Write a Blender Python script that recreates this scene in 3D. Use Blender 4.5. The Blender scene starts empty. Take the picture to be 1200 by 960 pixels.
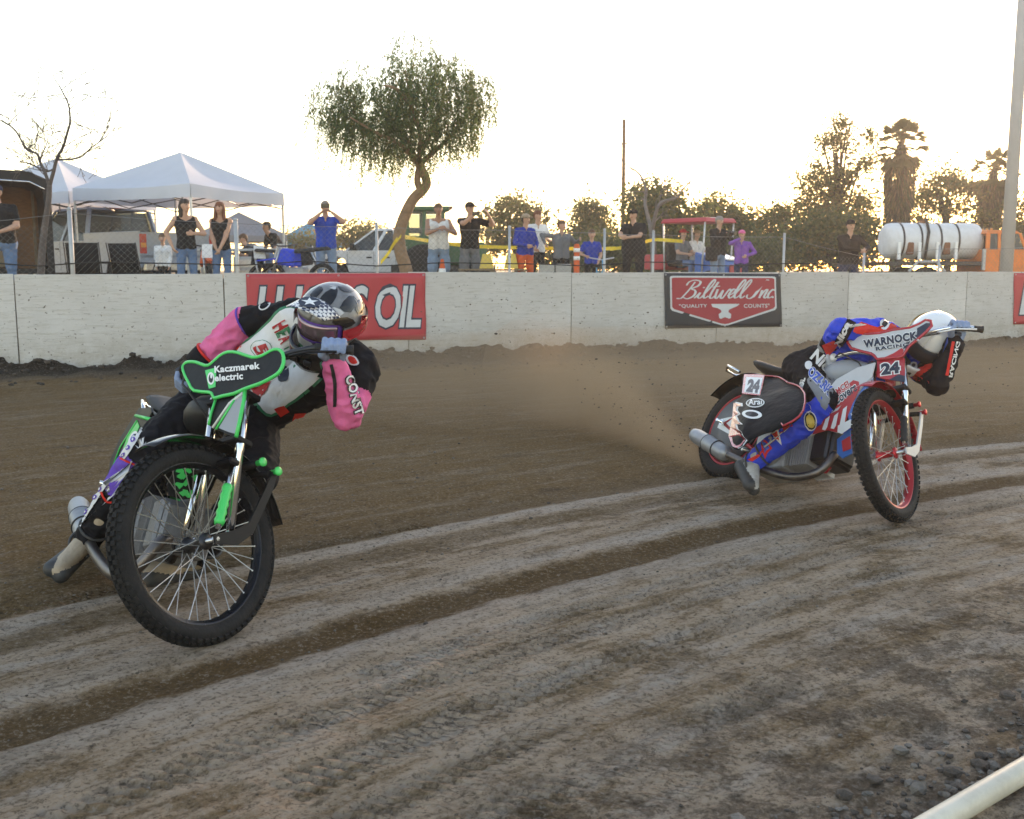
import bpy, bmesh, math, random
import numpy as np
from mathutils import Vector as V, Matrix as M
from mathutils.bvhtree import BVHTree

# ------------------------------------------------------------------ camera, sky, sun, exposure
SC = bpy.context.scene
COL = SC.collection
FPX, CAMH, PITCH = 1200.0, 1.30, math.radians(7.92)
cam_data = bpy.data.cameras.new('camera')
cam = bpy.data.objects.new('camera', cam_data)
COL.objects.link(cam)
cam.location = (0, 0, CAMH)
cam.rotation_euler = (math.pi / 2 - PITCH, 0, 0)
cam_data.sensor_width, cam_data.lens = 36.0, 36.0
cam_data.clip_start, cam_data.clip_end = 0.05, 3000.0
cam_data.dof.use_dof = True
cam_data.dof.focus_distance = 4.6
cam_data.dof.aperture_fstop = 7.0
SC.camera = cam

SUN_AZ, SUN_EL = math.radians(23.0), math.radians(6.0)
world = bpy.data.worlds.new('World'); SC.world = world; world.use_nodes = True
wn = world.node_tree.nodes; wl = world.node_tree.links
sky = wn.new('ShaderNodeTexSky'); sky.sky_type = 'NISHITA'; sky.sun_disc = False
sky.sun_elevation = SUN_EL; sky.sun_rotation = SUN_AZ
sky.air_density = 1.0; sky.dust_density = 0.3; sky.ozone_density = 1.0; sky.altitude = 0
wl.new(sky.outputs[0], wn['Background'].inputs[0])
wn['Background'].inputs[1].default_value = 0.15
sd = bpy.data.lights.new('sun', 'SUN'); sd.energy = 1.5; sd.angle = math.radians(0.6); sd.color = (1.0, 0.72, 0.45)
sun = bpy.data.objects.new('sun', sd); COL.objects.link(sun)
sun.location = (8, 20, 12)
_sv = V((math.sin(SUN_AZ) * math.cos(SUN_EL), math.cos(SUN_AZ) * math.cos(SUN_EL), math.sin(SUN_EL)))
sun.rotation_euler = _sv.to_track_quat('Z', 'Y').to_euler()
SC.view_settings.view_transform = 'Standard'; SC.view_settings.look = 'None'
SC.view_settings.gamma = 1.0; SC.view_settings.use_curve_mapping = False
SC.view_settings.exposure = 2.32
SC.view_settings.use_white_balance = True; SC.view_settings.white_balance_temperature = 7150; SC.view_settings.white_balance_tint = 22
SC.cycles.use_denoising = True
SC.cycles.max_bounces = 6
SC.cycles.transparent_max_bounces = 8
SC.cycles.volume_bounces = 1

# ------------------------------------------------------------------ photograph <-> place
_F = V((0, math.cos(PITCH), -math.sin(PITCH))); _U = V((0, math.sin(PITCH), math.cos(PITCH))); _R = V((1, 0, 0))
CAMP = V((0, 0, CAMH))
def ray(px, py): return _F + _R * ((px - 600) / FPX) + _U * ((480 - py) / FPX)
def at_y(px, py, y): d = ray(px, py); return CAMP + d * (y / d.y)          # the point that stands at distance y
def at_z(px, py, z=0.0): d = ray(px, py); return CAMP + d * ((z - CAMH) / d.z)   # the point that lies at height z
def on_plane(px, py, p0, n): d = ray(px, py); return CAMP + d * ((V(p0) - CAMP).dot(n) / d.dot(n))
WA, WB = 14.65, 0.37                                                        # the crash wall runs along y = WA + WB x
WDIR = V((1, WB, 0)).normalized(); WNOR = V((WB, -1, 0)).normalized()       # along it, and out of its track face
def wall_y(x): return WA + WB * x
def on_wall(px, py, off=0.0): return on_plane(px, py, V((0, WA, 0)) + WNOR * off, WNOR)
def beyond(px, off):                                                        # x, y on the line off metres behind the wall
    p = on_plane(px, 313, V((0, WA, 0)) - WNOR * off, WNOR); return p.x, p.y
PIT = 0.75                                                                  # ground level behind the wall

# ------------------------------------------------------------------ mesh building
def basis(d):
    d = V(d).normalized(); a = V((0, 0, 1)) if abs(d.z) < 0.9 else V((1, 0, 0))
    x = a.cross(d).normalized(); return x, d.cross(x), d
class MB:
    def __init__(s): s.v = []; s.f = []; s.m = []; s.sm = []
    def add(s, vs, fs, mi=0, smooth=False):
        o = len(s.v); s.v += [tuple(x) for x in vs]
        for f in fs: s.f.append(tuple(i + o for i in f)); s.m.append(mi); s.sm.append(smooth)
        return s
    def box(s, c, size, rot=None, mi=0):
        c = V(c); hx, hy, hz = size[0] / 2, size[1] / 2, size[2] / 2
        vs = [V((x, y, z)) for x in (-hx, hx) for y in (-hy, hy) for z in (-hz, hz)]
        if rot is not None: vs = [rot @ v for v in vs]
        return s.add([c + v for v in vs], [(0, 1, 3, 2), (4, 6, 7, 5), (0, 4, 5, 1), (2, 3, 7, 6), (0, 2, 6, 4), (1, 5, 7, 3)], mi)
    def hexa(s, b, t, mi=0):                                                # bottom ring and top ring of equal length
        n = len(b)
        fs = [tuple(range(n))[::-1], tuple(range(n, 2 * n))] + [(i, (i + 1) % n, n + (i + 1) % n, n + i) for i in range(n)]
        return s.add(list(b) + list(t), fs, mi)
    def tube(s, pts, r, n=8, mi=0, caps=True, smooth=True, flat=1.0):
        pts = [V(p) for p in pts]; k = len(pts)
        rs = list(r) if hasattr(r, '__len__') else [r] * k
        vs = []; px = None
        for i, p in enumerate(pts):
            d = (pts[min(i + 1, k - 1)] - pts[max(i - 1, 0)])
            if d.length < 1e-9: d = V((0, 0, 1))
            d.normalize()
            if px is None: x, y, _ = basis(d)
            else:
                x = (px - d * px.dot(d))
                x = x.normalized() if x.length > 1e-6 else basis(d)[0]
                y = d.cross(x)
            px = x
            for j in range(n):
                a = 2 * math.pi * j / n
                vs.append(p + (x * math.cos(a) + y * math.sin(a) * flat) * rs[i])
        fs = [(i * n + j, i * n + (j + 1) % n, (i + 1) * n + (j + 1) % n, (i + 1) * n + j) for i in range(k - 1) for j in range(n)]
        s.add(vs, fs, mi, smooth)
        if caps:
            o = len(s.v) - len(vs)
            s.f.append(tuple(o + j for j in range(n))[::-1]); s.m.append(mi); s.sm.append(False)
            s.f.append(tuple(o + (k - 1) * n + j for j in range(n))); s.m.append(mi); s.sm.append(False)
        return s
    def lathe(s, c, axis, prof, n=24, mi=0, smooth=True, closed=False):      # prof: (t along axis, radius)
        x, y, d = basis(axis); c = V(c); k = len(prof); vs = []
        for t, r in prof:
            for j in range(n):
                a = 2 * math.pi * j / n; vs.append(c + d * t + (x * math.cos(a) + y * math.sin(a)) * r)
        kk = k if closed else k - 1
        fs = [(i * n + j, i * n + (j + 1) % n, ((i + 1) % k) * n + (j + 1) % n, ((i + 1) % k) * n + j) for i in range(kk) for j in range(n)]
        if not closed: fs += [tuple(range(n))[::-1], tuple((k - 1) * n + j for j in range(n))]
        return s.add(vs, fs, mi, smooth)
    def ring(s, c, axis, R, r, n=32, m=8, mi=0, flat=1.0):
        return s.lathe(c, axis, [(r * flat * math.sin(2 * math.pi * j / m), R + r * math.cos(2 * math.pi * j / m)) for j in range(m)], n, mi, True, True)
    def prism(s, poly, off, mi=0):
        poly = [V(p) for p in poly]; off = V(off)
        return s.hexa(poly, [p + off for p in poly], mi)
    def ball(s, c, r, n=8, m=6, mi=0):
        r = r if hasattr(r, '__len__') else (r, r, r); c = V(c); vs = [c + V((0, 0, r[2]))]
        for i in range(1, m):
            a = math.pi * i / m
            for j in range(n):
                b = 2 * math.pi * j / n; vs.append(c + V((r[0] * math.sin(a) * math.cos(b), r[1] * math.sin(a) * math.sin(b), r[2] * math.cos(a))))
        vs.append(c - V((0, 0, r[2]))); L = len(vs) - 1
        fs = [(0, 1 + j, 1 + (j + 1) % n) for j in range(n)] + [(L, L - n + (j + 1) % n, L - n + j) for j in range(n)]
        fs += [(1 + i * n + j, 1 + (i + 1) * n + j, 1 + (i + 1) * n + (j + 1) % n, 1 + i * n + (j + 1) % n) for i in range(m - 2) for j in range(n)]
        return s.add(vs, fs, mi, True)
    def sheet(s, rows, mi=0, thick=None, smooth=True):                       # rows of points; thick = offset vector or None
        nr, nc = len(rows), len(rows[0]); vs = [V(p) for r in rows for p in r]
        fs = [(i * nc + j, i * nc + j + 1, (i + 1) * nc + j + 1, (i + 1) * nc + j) for i in range(nr - 1) for j in range(nc - 1)]
        if thick is None: return s.add(vs, fs, mi, smooth)
        t = V(thick); n = nr * nc; fs2 = [tuple(i + n for i in f[::-1]) for f in fs]; e = []
        bd = [i * nc for i in range(nr)] + [(nr - 1) * nc + j for j in range(1, nc)] + [i * nc + nc - 1 for i in range(nr - 2, -1, -1)] + list(range(nc - 2, 0, -1))
        for a, b in zip(bd, bd[1:] + bd[:1]): e.append((a, b, b + n, a + n))
        return s.add(vs + [v + t for v in vs], fs + fs2 + e, mi, smooth)
    def build(s, name, mats, parent=None, bevel=0.0, fix=True):
        me = bpy.data.meshes.new(name)
        L = origin(parent)
        me.from_pydata([(a[0] - L.x, a[1] - L.y, a[2] - L.z) for a in s.v], [], s.f)
        for m in (mats if isinstance(mats, (list, tuple)) else [mats]): me.materials.append(MT(m))
        me.polygons.foreach_set('material_index', s.m); me.polygons.foreach_set('use_smooth', s.sm)
        if bevel or fix:
            bm = bmesh.new(); bm.from_mesh(me)
            if fix: bmesh.ops.recalc_face_normals(bm, faces=bm.faces)
            if bevel:
                es = [e for e in bm.edges if len(e.link_faces) == 2 and e.calc_face_angle(0) > 0.5]
                bmesh.ops.bevel(bm, geom=es, offset=bevel, segments=1, affect='EDGES', clamp_overlap=True)
            bm.to_mesh(me); bm.free()
        me.update()
        o = bpy.data.objects.new(name, me); COL.objects.link(o)
        if parent is not None: o.parent = parent
        return o
ORI = {}
def origin(o):
    L = V((0, 0, 0))
    while o is not None: L = L + o.location; o = o.parent
    return L
def tag(o, label=None, cat=None, group=None, kind=None):
    for k, v in (('label', label), ('category', cat), ('group', group), ('kind', kind)):
        if v: o[k] = v
    return o
def thing(name, loc, label, cat, group=None):
    o = bpy.data.objects.new(name, None); COL.objects.link(o); o.location = loc; o.empty_display_size = 0.1
    return tag(o, label, cat, group)
def link_mesh(name, me, parent=None):
    o = bpy.data.objects.new(name, me); COL.objects.link(o)
    if parent is not None: o.parent = parent
    return o
def copy_tree(o, parent=None):
    c = o.copy(); COL.objects.link(c); c.parent = parent
    for ch in list(o.children): copy_tree(ch, c)
    return c

# ------------------------------------------------------------------ noise for geometry
def _hash(ix, iy, seed):
    h = (ix.astype(np.int64) * 374761393 + iy.astype(np.int64) * 668265263 + seed * 1442695041) & 0xffffffff
    h = ((h ^ (h >> 13)) * 1274126177) & 0xffffffff
    return ((h ^ (h >> 16)) & 0xffff) / 65535.0
def vnoise(x, y, seed=0):
    ix, iy = np.floor(x), np.floor(y); fx, fy = x - ix, y - iy
    fx = fx * fx * (3 - 2 * fx); fy = fy * fy * (3 - 2 * fy)
    a, b = _hash(ix, iy, seed), _hash(ix + 1, iy, seed); c, d = _hash(ix, iy + 1, seed), _hash(ix + 1, iy + 1, seed)
    return (a + (b - a) * fx) * (1 - fy) + (c + (d - c) * fx) * fy - 0.5
def fbm(x, y, oct=4, seed=0):
    r = 0; a = 1.0
    for i in range(oct): r = r + a * vnoise(x * 2 ** i, y * 2 ** i, seed + i * 17); a *= 0.5
    return r

# ------------------------------------------------------------------ materials
_MT = {}
def MT(m): return _MT[m] if isinstance(m, str) else m
def new_mat(name):
    m = bpy.data.materials.new(name); m.use_nodes = True; _MT[name] = m
    nt = m.node_tree; return m, nt, nt.nodes['Principled BSDF'], nt.nodes, nt.links
def rgb(c):
    c = tuple(c); return c if len(c) == 4 else c + (1.0,)
def mat(name, c, rough=0.6, metal=0.0, var=0.15, scale=8.0, bump=0.0, bscale=None, spec=0.5, coat=0.0, stretch=None, dirt=None, dirt_amt=0.35, transl=0.0):
    """colour broken up by noise, fine relief, and optional dirt of its own shape"""
    m, nt, b, N, L = new_mat(name)
    b.inputs['Roughness'].default_value = rough; b.inputs['Metallic'].default_value = metal
    b.inputs['Specular IOR Level'].default_value = spec
    if coat: b.inputs['Coat Weight'].default_value = coat; b.inputs['Coat Roughness'].default_value = 0.12
    tc = N.new('ShaderNodeTexCoord'); src = tc.outputs['Object']
    if stretch:
        mp = N.new('ShaderNodeMapping'); mp.inputs['Scale'].default_value = stretch; L.new(src, mp.inputs[0]); src = mp.outputs[0]
    nz = N.new('ShaderNodeTexNoise'); nz.inputs['Scale'].default_value = scale; nz.inputs['Detail'].default_value = 6; nz.inputs['Roughness'].default_value = 0.65
    L.new(src, nz.inputs['Vector'])
    rp = N.new('ShaderNodeValToRGB'); c = rgb(c)
    rp.color_ramp.elements[0].position = 0.3; rp.color_ramp.elements[1].position = 0.7
    rp.color_ramp.elements[0].color = tuple(x * (1 - var) for x in c[:3]) + (1,)
    rp.color_ramp.elements[1].color = tuple(min(1, x * (1 + var)) for x in c[:3]) + (1,)
    L.new(nz.outputs['Fac'], rp.inputs[0]); col = rp.outputs[0]
    if dirt:
        n2 = N.new('ShaderNodeTexNoise'); n2.inputs['Scale'].default_value = scale * 0.7 + 2; n2.inputs['Detail'].default_value = 8; n2.inputs['Roughness'].default_value = 0.75
        L.new(tc.outputs['Object'], n2.inputs['Vector'])
        r2 = N.new('ShaderNodeMapRange'); r2.inputs[1].default_value = 0.42; r2.inputs[2].default_value = 0.72; r2.inputs[4].default_value = dirt_amt * 2
        L.new(n2.outputs['Fac'], r2.inputs[0])
        mx = N.new('ShaderNodeMix'); mx.data_type = 'RGBA'; mx.inputs[7].default_value = rgb(dirt)
        L.new(r2.outputs[0], mx.inputs[0]); L.new(col, mx.inputs[6]); col = mx.outputs[2]
    L.new(col, b.inputs['Base Color'])
    rr = N.new('ShaderNodeMapRange'); rr.inputs[3].default_value = max(0.02, rough - 0.08); rr.inputs[4].default_value = min(1, rough + 0.1)
    L.new(nz.outputs['Fac'], rr.inputs[0]); L.new(rr.outputs[0], b.inputs['Roughness'])
    if bump:
        n3 = N.new('ShaderNodeTexNoise'); n3.inputs['Scale'].default_value = bscale or scale * 4; n3.inputs['Detail'].default_value = 5
        L.new(src, n3.inputs['Vector'])
        bp = N.new('ShaderNodeBump'); bp.inputs['Strength'].default_value = bump; bp.inputs['Distance'].default_value = 0.02
        L.new(n3.outputs['Fac'], bp.inputs['Height']); L.new(bp.outputs[0], b.inputs['Normal'])
    if transl:
        tb = N.new('ShaderNodeBsdfTranslucent'); L.new(col, tb.inputs[0]); ms = N.new('ShaderNodeMixShader'); ms.inputs[0].default_value = transl
        L.new(b.outputs[0], ms.inputs[1]); L.new(tb.outputs[0], ms.inputs[2]); L.new(ms.outputs[0], N['Material Output'].inputs[0])
    return m
def glass_mat(name, c, alpha=0.35, rough=0.05):
    m, nt, b, N, L = new_mat(name)
    b.inputs['Base Color'].default_value = rgb(c); b.inputs['Roughness'].default_value = rough
    tr = N.new('ShaderNodeBsdfTransparent'); tr.inputs[0].default_value = (0.85, 0.9, 0.88, 1)
    ms = N.new('ShaderNodeMixShader'); ms.inputs[0].default_value = alpha
    L.new(tr.outputs[0], ms.inputs[1]); L.new(b.outputs[0], ms.inputs[2]); L.new(ms.outputs[0], N['Material Output'].inputs[0])
    return m

mat('tyre', (0.010, 0.010, 0.011), 0.75, spec=0.3, bump=0.3, bscale=90, var=0.3, dirt=(0.10, 0.085, 0.07), dirt_amt=0.07)
mat('black_plastic', (0.008, 0.008, 0.010), 0.45, var=0.3, spec=0.2, dirt=(0.08, 0.07, 0.06), dirt_amt=0.02)
mat('black_rubber', (0.015, 0.015, 0.016), 0.7)
mat('chrome', (0.78, 0.79, 0.80), 0.14, 1.0, var=0.05, dirt=(0.20, 0.17, 0.14), dirt_amt=0.08)
mat('steel', (0.52, 0.53, 0.54), 0.32, 1.0, var=0.1)
mat('spoke', (0.75, 0.75, 0.74), 0.35, 0.6, var=0.05)
mat('alloy', (0.36, 0.36, 0.37), 0.45, 0.35, var=0.12, scale=20, bump=0.15, dirt=(0.16, 0.13, 0.10), dirt_amt=0.12)
mat('alloy_dark', (0.17, 0.17, 0.175), 0.5, 0.4, var=0.2, scale=20, bump=0.2, dirt=(0.10, 0.08, 0.06), dirt_amt=0.15)
mat('dark_metal', (0.05, 0.05, 0.055), 0.4, 0.8, var=0.2)
mat('exhaust_steel', (0.16, 0.14, 0.13), 0.4, 0.9, var=0.25, scale=14)
mat('silencer_alloy', (0.34, 0.35, 0.37), 0.42, 0.5, var=0.1, dirt=(0.15, 0.12, 0.1), dirt_amt=0.15)
mat('white', (0.78, 0.78, 0.77), 0.5, var=0.04)
mat('white_gloss', (0.80, 0.80, 0.80), 0.25, var=0.03, coat=0.3)
mat('ink_black', (0.012, 0.012, 0.014), 0.5, var=0.05)
mat('ink_navy', (0.015, 0.025, 0.05), 0.5, var=0.05)
mat('ink_red', (0.45, 0.025, 0.03), 0.5, var=0.06)
mat('ink_green', (0.02, 0.18, 0.09), 0.5, var=0.06)
mat('ink_blue', (0.03, 0.10, 0.50), 0.5, var=0.06)
mat('ink_yellow', (0.65, 0.46, 0.08), 0.5, var=0.06)
mat('lime', (0.02, 0.62, 0.13), 0.35, var=0.06, coat=0.2)
mat('galvanised', (0.42, 0.43, 0.44), 0.5, 0.4, var=0.12, scale=6)
mat('skin', (0.52, 0.30, 0.21), 0.55, var=0.06); mat('skin_tan', (0.40, 0.21, 0.14), 0.55, var=0.06)
# ------------------------------------------------------------------ track
_pts = [at_z(0, 860), at_z(600, 684), at_z(1200, 562)]
def _circle(a, b, c):
    ax, ay, bx, by, cx, cy = a.x, a.y, b.x, b.y, c.x, c.y
    d = 2 * (ax * (by - cy) + bx * (cy - ay) + cx * (ay - by))
    ux = ((ax**2 + ay**2) * (by - cy) + (bx**2 + by**2) * (cy - ay) + (cx**2 + cy**2) * (ay - by)) / d
    uy = ((ax**2 + ay**2) * (cx - bx) + (bx**2 + by**2) * (ax - cx) + (cx**2 + cy**2) * (bx - ax)) / d
    return ux, uy
TCX, TCY = _circle(*_pts)
RUT = math.hypot(_pts[1].x - TCX, _pts[1].y - TCY)                           # radius of the loose dark groove
def track_rs(x, y):
    r = np.hypot(x - TCX, y - TCY) - RUT
    return r, np.arctan2(y - TCY, x - TCX) * -RUT
def sstep(a, b, x): t = np.clip((x - a) / (b - a), 0, 1); return t * t * (3 - 2 * t)
def track_h(x, y, fine=True):
    r, s = track_rs(x, y)
    h = 0.014 * fbm(x * 0.5, y * 0.5, 3, 3) + 0.012 * fbm(r * 4.2, s * 0.18, 3, 9)
    g = np.exp(-((r - 0.04 * fbm(s * 1.4, r * 0, 3, 12)) / 0.11) ** 2)
    h = h - 0.022 * g + 0.012 * np.exp(-((r + 0.2) / 0.06) ** 2) * (0.5 + fbm(s * 2, r, 3, 5))
    h = h + 0.012 * np.exp(-((r - 0.95) / 0.05) ** 2) - 0.012 * np.exp(-((r - 1.12) / 0.12) ** 2)
    if fine:
        loose = np.clip(g * 0.9 + sstep(0.9, 1.5, r) * 0.5 + sstep(-1.25, -1.9, r) * 1.5 + 0.25, 0, 2)
        h = h + loose * (0.009 * fbm(r * 11, s * 7, 4, 21)) + 0.004 * fbm(r * 30, s * 18, 3, 31)
        h = h + 0.010 * (0.18 - np.abs(vnoise(r * 13, s * 7, 61))) * sstep(1.3, 0.7, r) + 0.006 * (0.2 - np.abs(vnoise(r * 31, s * 19, 62)))
        skew = s + 0.55 * r; knob = sstep(-0.1, 0.5, np.sin(2 * math.pi * skew / 0.055) + 0.55 * np.sin(2 * math.pi * r / 0.055)); wob = 0.05 * fbm(s * 0.6, r * 0, 3, 71)
        lane = 0 * r
        for k, (c0, w0) in enumerate(((-0.40, 0.05), (-0.58, 0.06), (-0.86, 0.07), (-1.10, 0.05), (-1.34, 0.07), (0.50, 0.06), (1.08, 0.05))):
            lane = np.maximum(lane, sstep(w0 + 0.015, w0, np.abs(r + wob - c0)) * sstep(-0.08, 0.10, fbm(s * 0.8 + k * 5.3, r * 0 + k, 3, 80 + k)))
        h = h - 0.009 * (1 - knob) * lane * (0.6 + 0.8 * np.clip(0.5 + vnoise(s * 9, r * 9, 77), 0, 1))
        lum = fbm(x * 5.5, y * 5.5, 4, 41); h = h + 0.035 * np.clip(lum - 0.12, 0, 1) * sstep(-1.55, -2.0, r)
    # dirt thrown up against the foot of the wall
    dw = (WA + WB * x - y) / math.sqrt(1 + WB * WB)
    lump = 0.55 + 0.9 * fbm(x * 0.9, x * 0 + 3.3, 3, 51) + 0.7 * fbm(x * 3.0, dw * 3.0, 4, 52) + 0.35 * fbm(x * 9.0, dw * 9.0, 3, 53)
    side = 1.0 - 0.45 * sstep(-1.0, 6.0, x)
    h = h + side * (0.20 * np.clip(lump, 0.15, 2) * sstep(0.75, 0.15, dw) + 0.055 * sstep(2.6, 0.6, dw) * (0.8 + fbm(x * 2, dw * 2, 4, 54)))
    return h
nu = 860
uu = np.linspace(-0.92, 0.92, nu); yy = np.concatenate([np.exp(np.linspace(math.log(0.95), math.log(7.0), 540)), np.exp(np.linspace(math.log(7.0), math.log(24.0), 150))[1:]]); nv = len(yy)
YY = np.repeat(yy[:, None], nu, 1); XX = uu[None, :] * (YY + 0.9)
keep_y = np.minimum(YY, WA + WB * XX + 0.12)
ZZ = track_h(XX, keep_y)
RR, SS = track_rs(XX, keep_y)
me = bpy.data.meshes.new('track')
co = np.stack([XX, keep_y, ZZ], -1).reshape(-1, 3).astype(np.float32)
ii = (np.arange(nv - 1)[:, None] * nu + np.arange(nu - 1)[None, :]); 
rowok = np.repeat((YY[:-1, :-1] < (WA + WB * XX[:-1, :-1] + 0.12)).reshape(-1)[:, None], 1, 1)[:, 0]
q = np.stack([ii, ii + 1, ii + nu + 1, ii + nu], -1).reshape(-1, 4)[rowok].astype(np.int32)
me.vertices.add(len(co)); me.vertices.foreach_set('co', co.ravel())
me.loops.add(q.size); me.loops.foreach_set('vertex_index', q.ravel())
me.polygons.add(len(q)); me.polygons.foreach_set('loop_start', np.arange(0, q.size, 4, dtype=np.int32)); me.polygons.foreach_set('loop_total', np.full(len(q), 4, np.int32))
me.update(calc_edges=True)
me.polygons.foreach_set('use_smooth', np.ones(len(q), bool))
for nm, arr in (('tr', RR), ('ts', SS)):
    at = me.attributes.new(nm, 'FLOAT', 'POINT'); at.data.foreach_set('value', arr.reshape(-1).astype(np.float32))
DWa = (WA + WB * XX - keep_y) / math.sqrt(1 + WB * WB)
at = me.attributes.new('tw', 'FLOAT', 'POINT'); at.data.foreach_set('value', DWa.reshape(-1).astype(np.float32))
track = link_mesh('track', me); tag(track, 'packed brown clay track with tyre grooves and loose dirt', kind='structure')

def dirt_material(name, attrs=True):
    m, nt, b, N, L = new_mat(name)
    b.inputs['Roughness'].default_value = 0.95; b.inputs['Specular IOR Level'].default_value = 0.06
    def val(op, a, c, d=None):
        n = N.new('ShaderNodeMath'); n.operation = op
        for i, x in enumerate((a, c, d)):
            if x is None: continue
            if isinstance(x, (int, float)): n.inputs[i].default_value = x
            else: L.new(x, n.inputs[i])
        return n.outputs[0]
    def rng(x, a, c, lo=0.0, hi=1.0, smooth=True):
        n = N.new('ShaderNodeMapRange'); n.interpolation_type = 'SMOOTHSTEP' if smooth else 'LINEAR'
        for i, v in ((1, a), (2, c), (3, lo), (4, hi)): n.inputs[i].default_value = v
        L.new(x, n.inputs[0]); return n.outputs[0]
    def mixc(f, a, c):
        n = N.new('ShaderNodeMix'); n.data_type = 'RGBA'
        for i, x in ((0, f), (6, a), (7, c)):
            if isinstance(x, (tuple, list)): n.inputs[i].default_value = rgb(x)
            elif isinstance(x, float): n.inputs[i].default_value = x
            else: L.new(x, n.inputs[i])
        return n.outputs[2]
    tc = N.new('ShaderNodeTexCoord')
    def noise(vec, scale, det=6, rough=0.6, dist=0.0):
        n = N.new('ShaderNodeTexNoise'); n.inputs['Scale'].default_value = scale; n.inputs['Detail'].default_value = det; n.inputs['Roughness'].default_value = rough; n.inputs['Distortion'].default_value = dist
        L.new(vec, n.inputs['Vector']); return n.outputs['Fac']
    P = tc.outputs['Object']
    GREY, BROWN, DARK, PALE, WET = (0.44, 0.325, 0.228), (0.185, 0.110, 0.045), (0.060, 0.040, 0.026), (0.46, 0.385, 0.32), (0.034, 0.025, 0.018)
    if not attrs:
        c = mixc(rng(noise(P, 1.3, 8, 0.7), 0.35, 0.65), GREY, BROWN)
        L.new(c, b.inputs['Base Color'])
        bp = N.new('ShaderNodeBump'); bp.inputs['Strength'].default_value = 0.6; bp.inputs['Distance'].default_value = 0.03
        L.new(noise(P, 14, 8, 0.7), bp.inputs['Height']); L.new(bp.outputs[0], b.inputs['Normal']); return m
    def attr(n):
        a = N.new('ShaderNodeAttribute'); a.attribute_name = n; return a.outputs['Fac']
    r, s, w = attr('tr'), attr('ts'), attr('tw')
    cx = N.new('ShaderNodeCombineXYZ'); L.new(r, cx.inputs[0]); L.new(val('MULTIPLY', s, 0.16), cx.inputs[1]); A = cx.outputs[0]    # drawn out along the racing line
    cy = N.new('ShaderNodeCombineXYZ'); L.new(r, cy.inputs[0]); L.new(val('MULTIPLY', s, 0.5), cy.inputs[1]); A2 = cy.outputs[0]
    wob = val('MULTIPLY', val('SUBTRACT', noise(A, 2.2, 4), 0.5), 0.22)
    rw = val('ADD', r, wob)
    # packed grey lane near the groove, brown loose soil further out, dark groove itself
    out = rng(rw, 0.85, 1.35); col = mixc(out, GREY, BROWN)
    streak = noise(A, 7.0, 7, 0.65); packed = val('SUBTRACT', 1.0, val('MULTIPLY', out, 0.7))
    col = mixc(val('MULTIPLY', val('MULTIPLY', rng(streak, 0.51, 0.62), 0.6), packed), col, PALE)
    col = mixc(val('MULTIPLY', rng(streak, 0.49, 0.38), 0.65), col, BROWN)
    blot = noise(A2, 3.2, 9, 0.72)
    col = mixc(val('MULTIPLY', rng(blot, 0.50, 0.60), 0.65), col, BROWN)
    col = mixc(val('MULTIPLY', rng(blot, 0.58, 0.68), 0.6), col, DARK)
    thin = noise(A, 30.0, 4, 0.6); col = mixc(val('MULTIPLY', rng(thin, 0.56, 0.66), 0.3), col, DARK)
    ed = val('MULTIPLY', val('SUBTRACT', noise(A2, 9.0, 5, 0.7), 0.5), 0.16); rg_ = val('ADD', val('ADD', r, val('MULTIPLY', wob, 0.5)), ed)
    g = val('MULTIPLY', rng(rg_, -0.15, -0.07), rng(rg_, 0.16, 0.08)); col = mixc(val('MULTIPLY', g, 0.92), col, (0.115, 0.064, 0.022))
    edge = val('MULTIPLY', rng(rg_, -0.34, -0.20), rng(rg_, -0.08, -0.13)); col = mixc(val('MULTIPLY', edge, 0.5), col, PALE)
    e2 = val('MULTIPLY', rng(rg_, 0.84, 0.92), rng(rg_, 1.00, 0.95)); col = mixc(val('MULTIPLY', e2, 0.55), col, PALE)
    e3 = val('MULTIPLY', rng(rg_, 0.14, 0.20), rng(rg_, 0.34, 0.24)); col = mixc(val('MULTIPLY', e3, 0.5), col, PALE)
    g2 = val('MULTIPLY', rng(rg_, 0.60, 0.66), rng(rg_, 0.86, 0.80)); col = mixc(val('MULTIPLY', g2, 0.6), col, (0.13, 0.078, 0.032))
    g3 = val('MULTIPLY', rng(rg_, 0.98, 1.04), rng(rg_, 1.36, 1.2)); col = mixc(val('MULTIPLY', g3, 0.6), col, (0.13, 0.078, 0.032))
    # inner edge by the pipe: damp crumbly soil
    inn = rng(val('ADD', r, val('MULTIPLY', wob, 2.0)), -0.85, -1.6); damp = val('MULTIPLY', inn, rng(noise(P, 4.4, 9, 0.78), 0.44, 0.56))
    col = mixc(val('MULTIPLY', damp, 0.7), col, (0.075, 0.052, 0.036)); rosy = val('MULTIPLY', inn, rng(noise(P, 6.4, 9, 0.78), 0.52, 0.62)); col = mixc(val('MULTIPLY', rosy, 0.4), col, (0.27, 0.20, 0.155))
    # thin pale scrapes on the far brown lane
    sc = noise(A, 22.0, 4, 0.5); far = rng(r, 1.2, 2.0)
    col = mixc(val('MULTIPLY', val('MULTIPLY', rng(sc, 0.57, 0.66), far), 0.55), col, (0.21, 0.165, 0.115))
    # damp soil thrown against the wall
    wm = val('ADD', w, val('MULTIPLY', val('SUBTRACT', noise(P, 2.0, 6), 0.5), 0.8))
    col = mixc(rng(wm, 1.5, 0.7), col, (0.085, 0.064, 0.045)); col = mixc(rng(wm, 0.75, 0.45), col, WET)
    fine = noise(P, 60, 6, 0.75); col = mixc(val('MULTIPLY', rng(fine, 0.52, 0.60), 0.6), col, DARK); col = mixc(val('MULTIPLY', rng(fine, 0.46, 0.38), 0.4), col, PALE)
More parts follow.
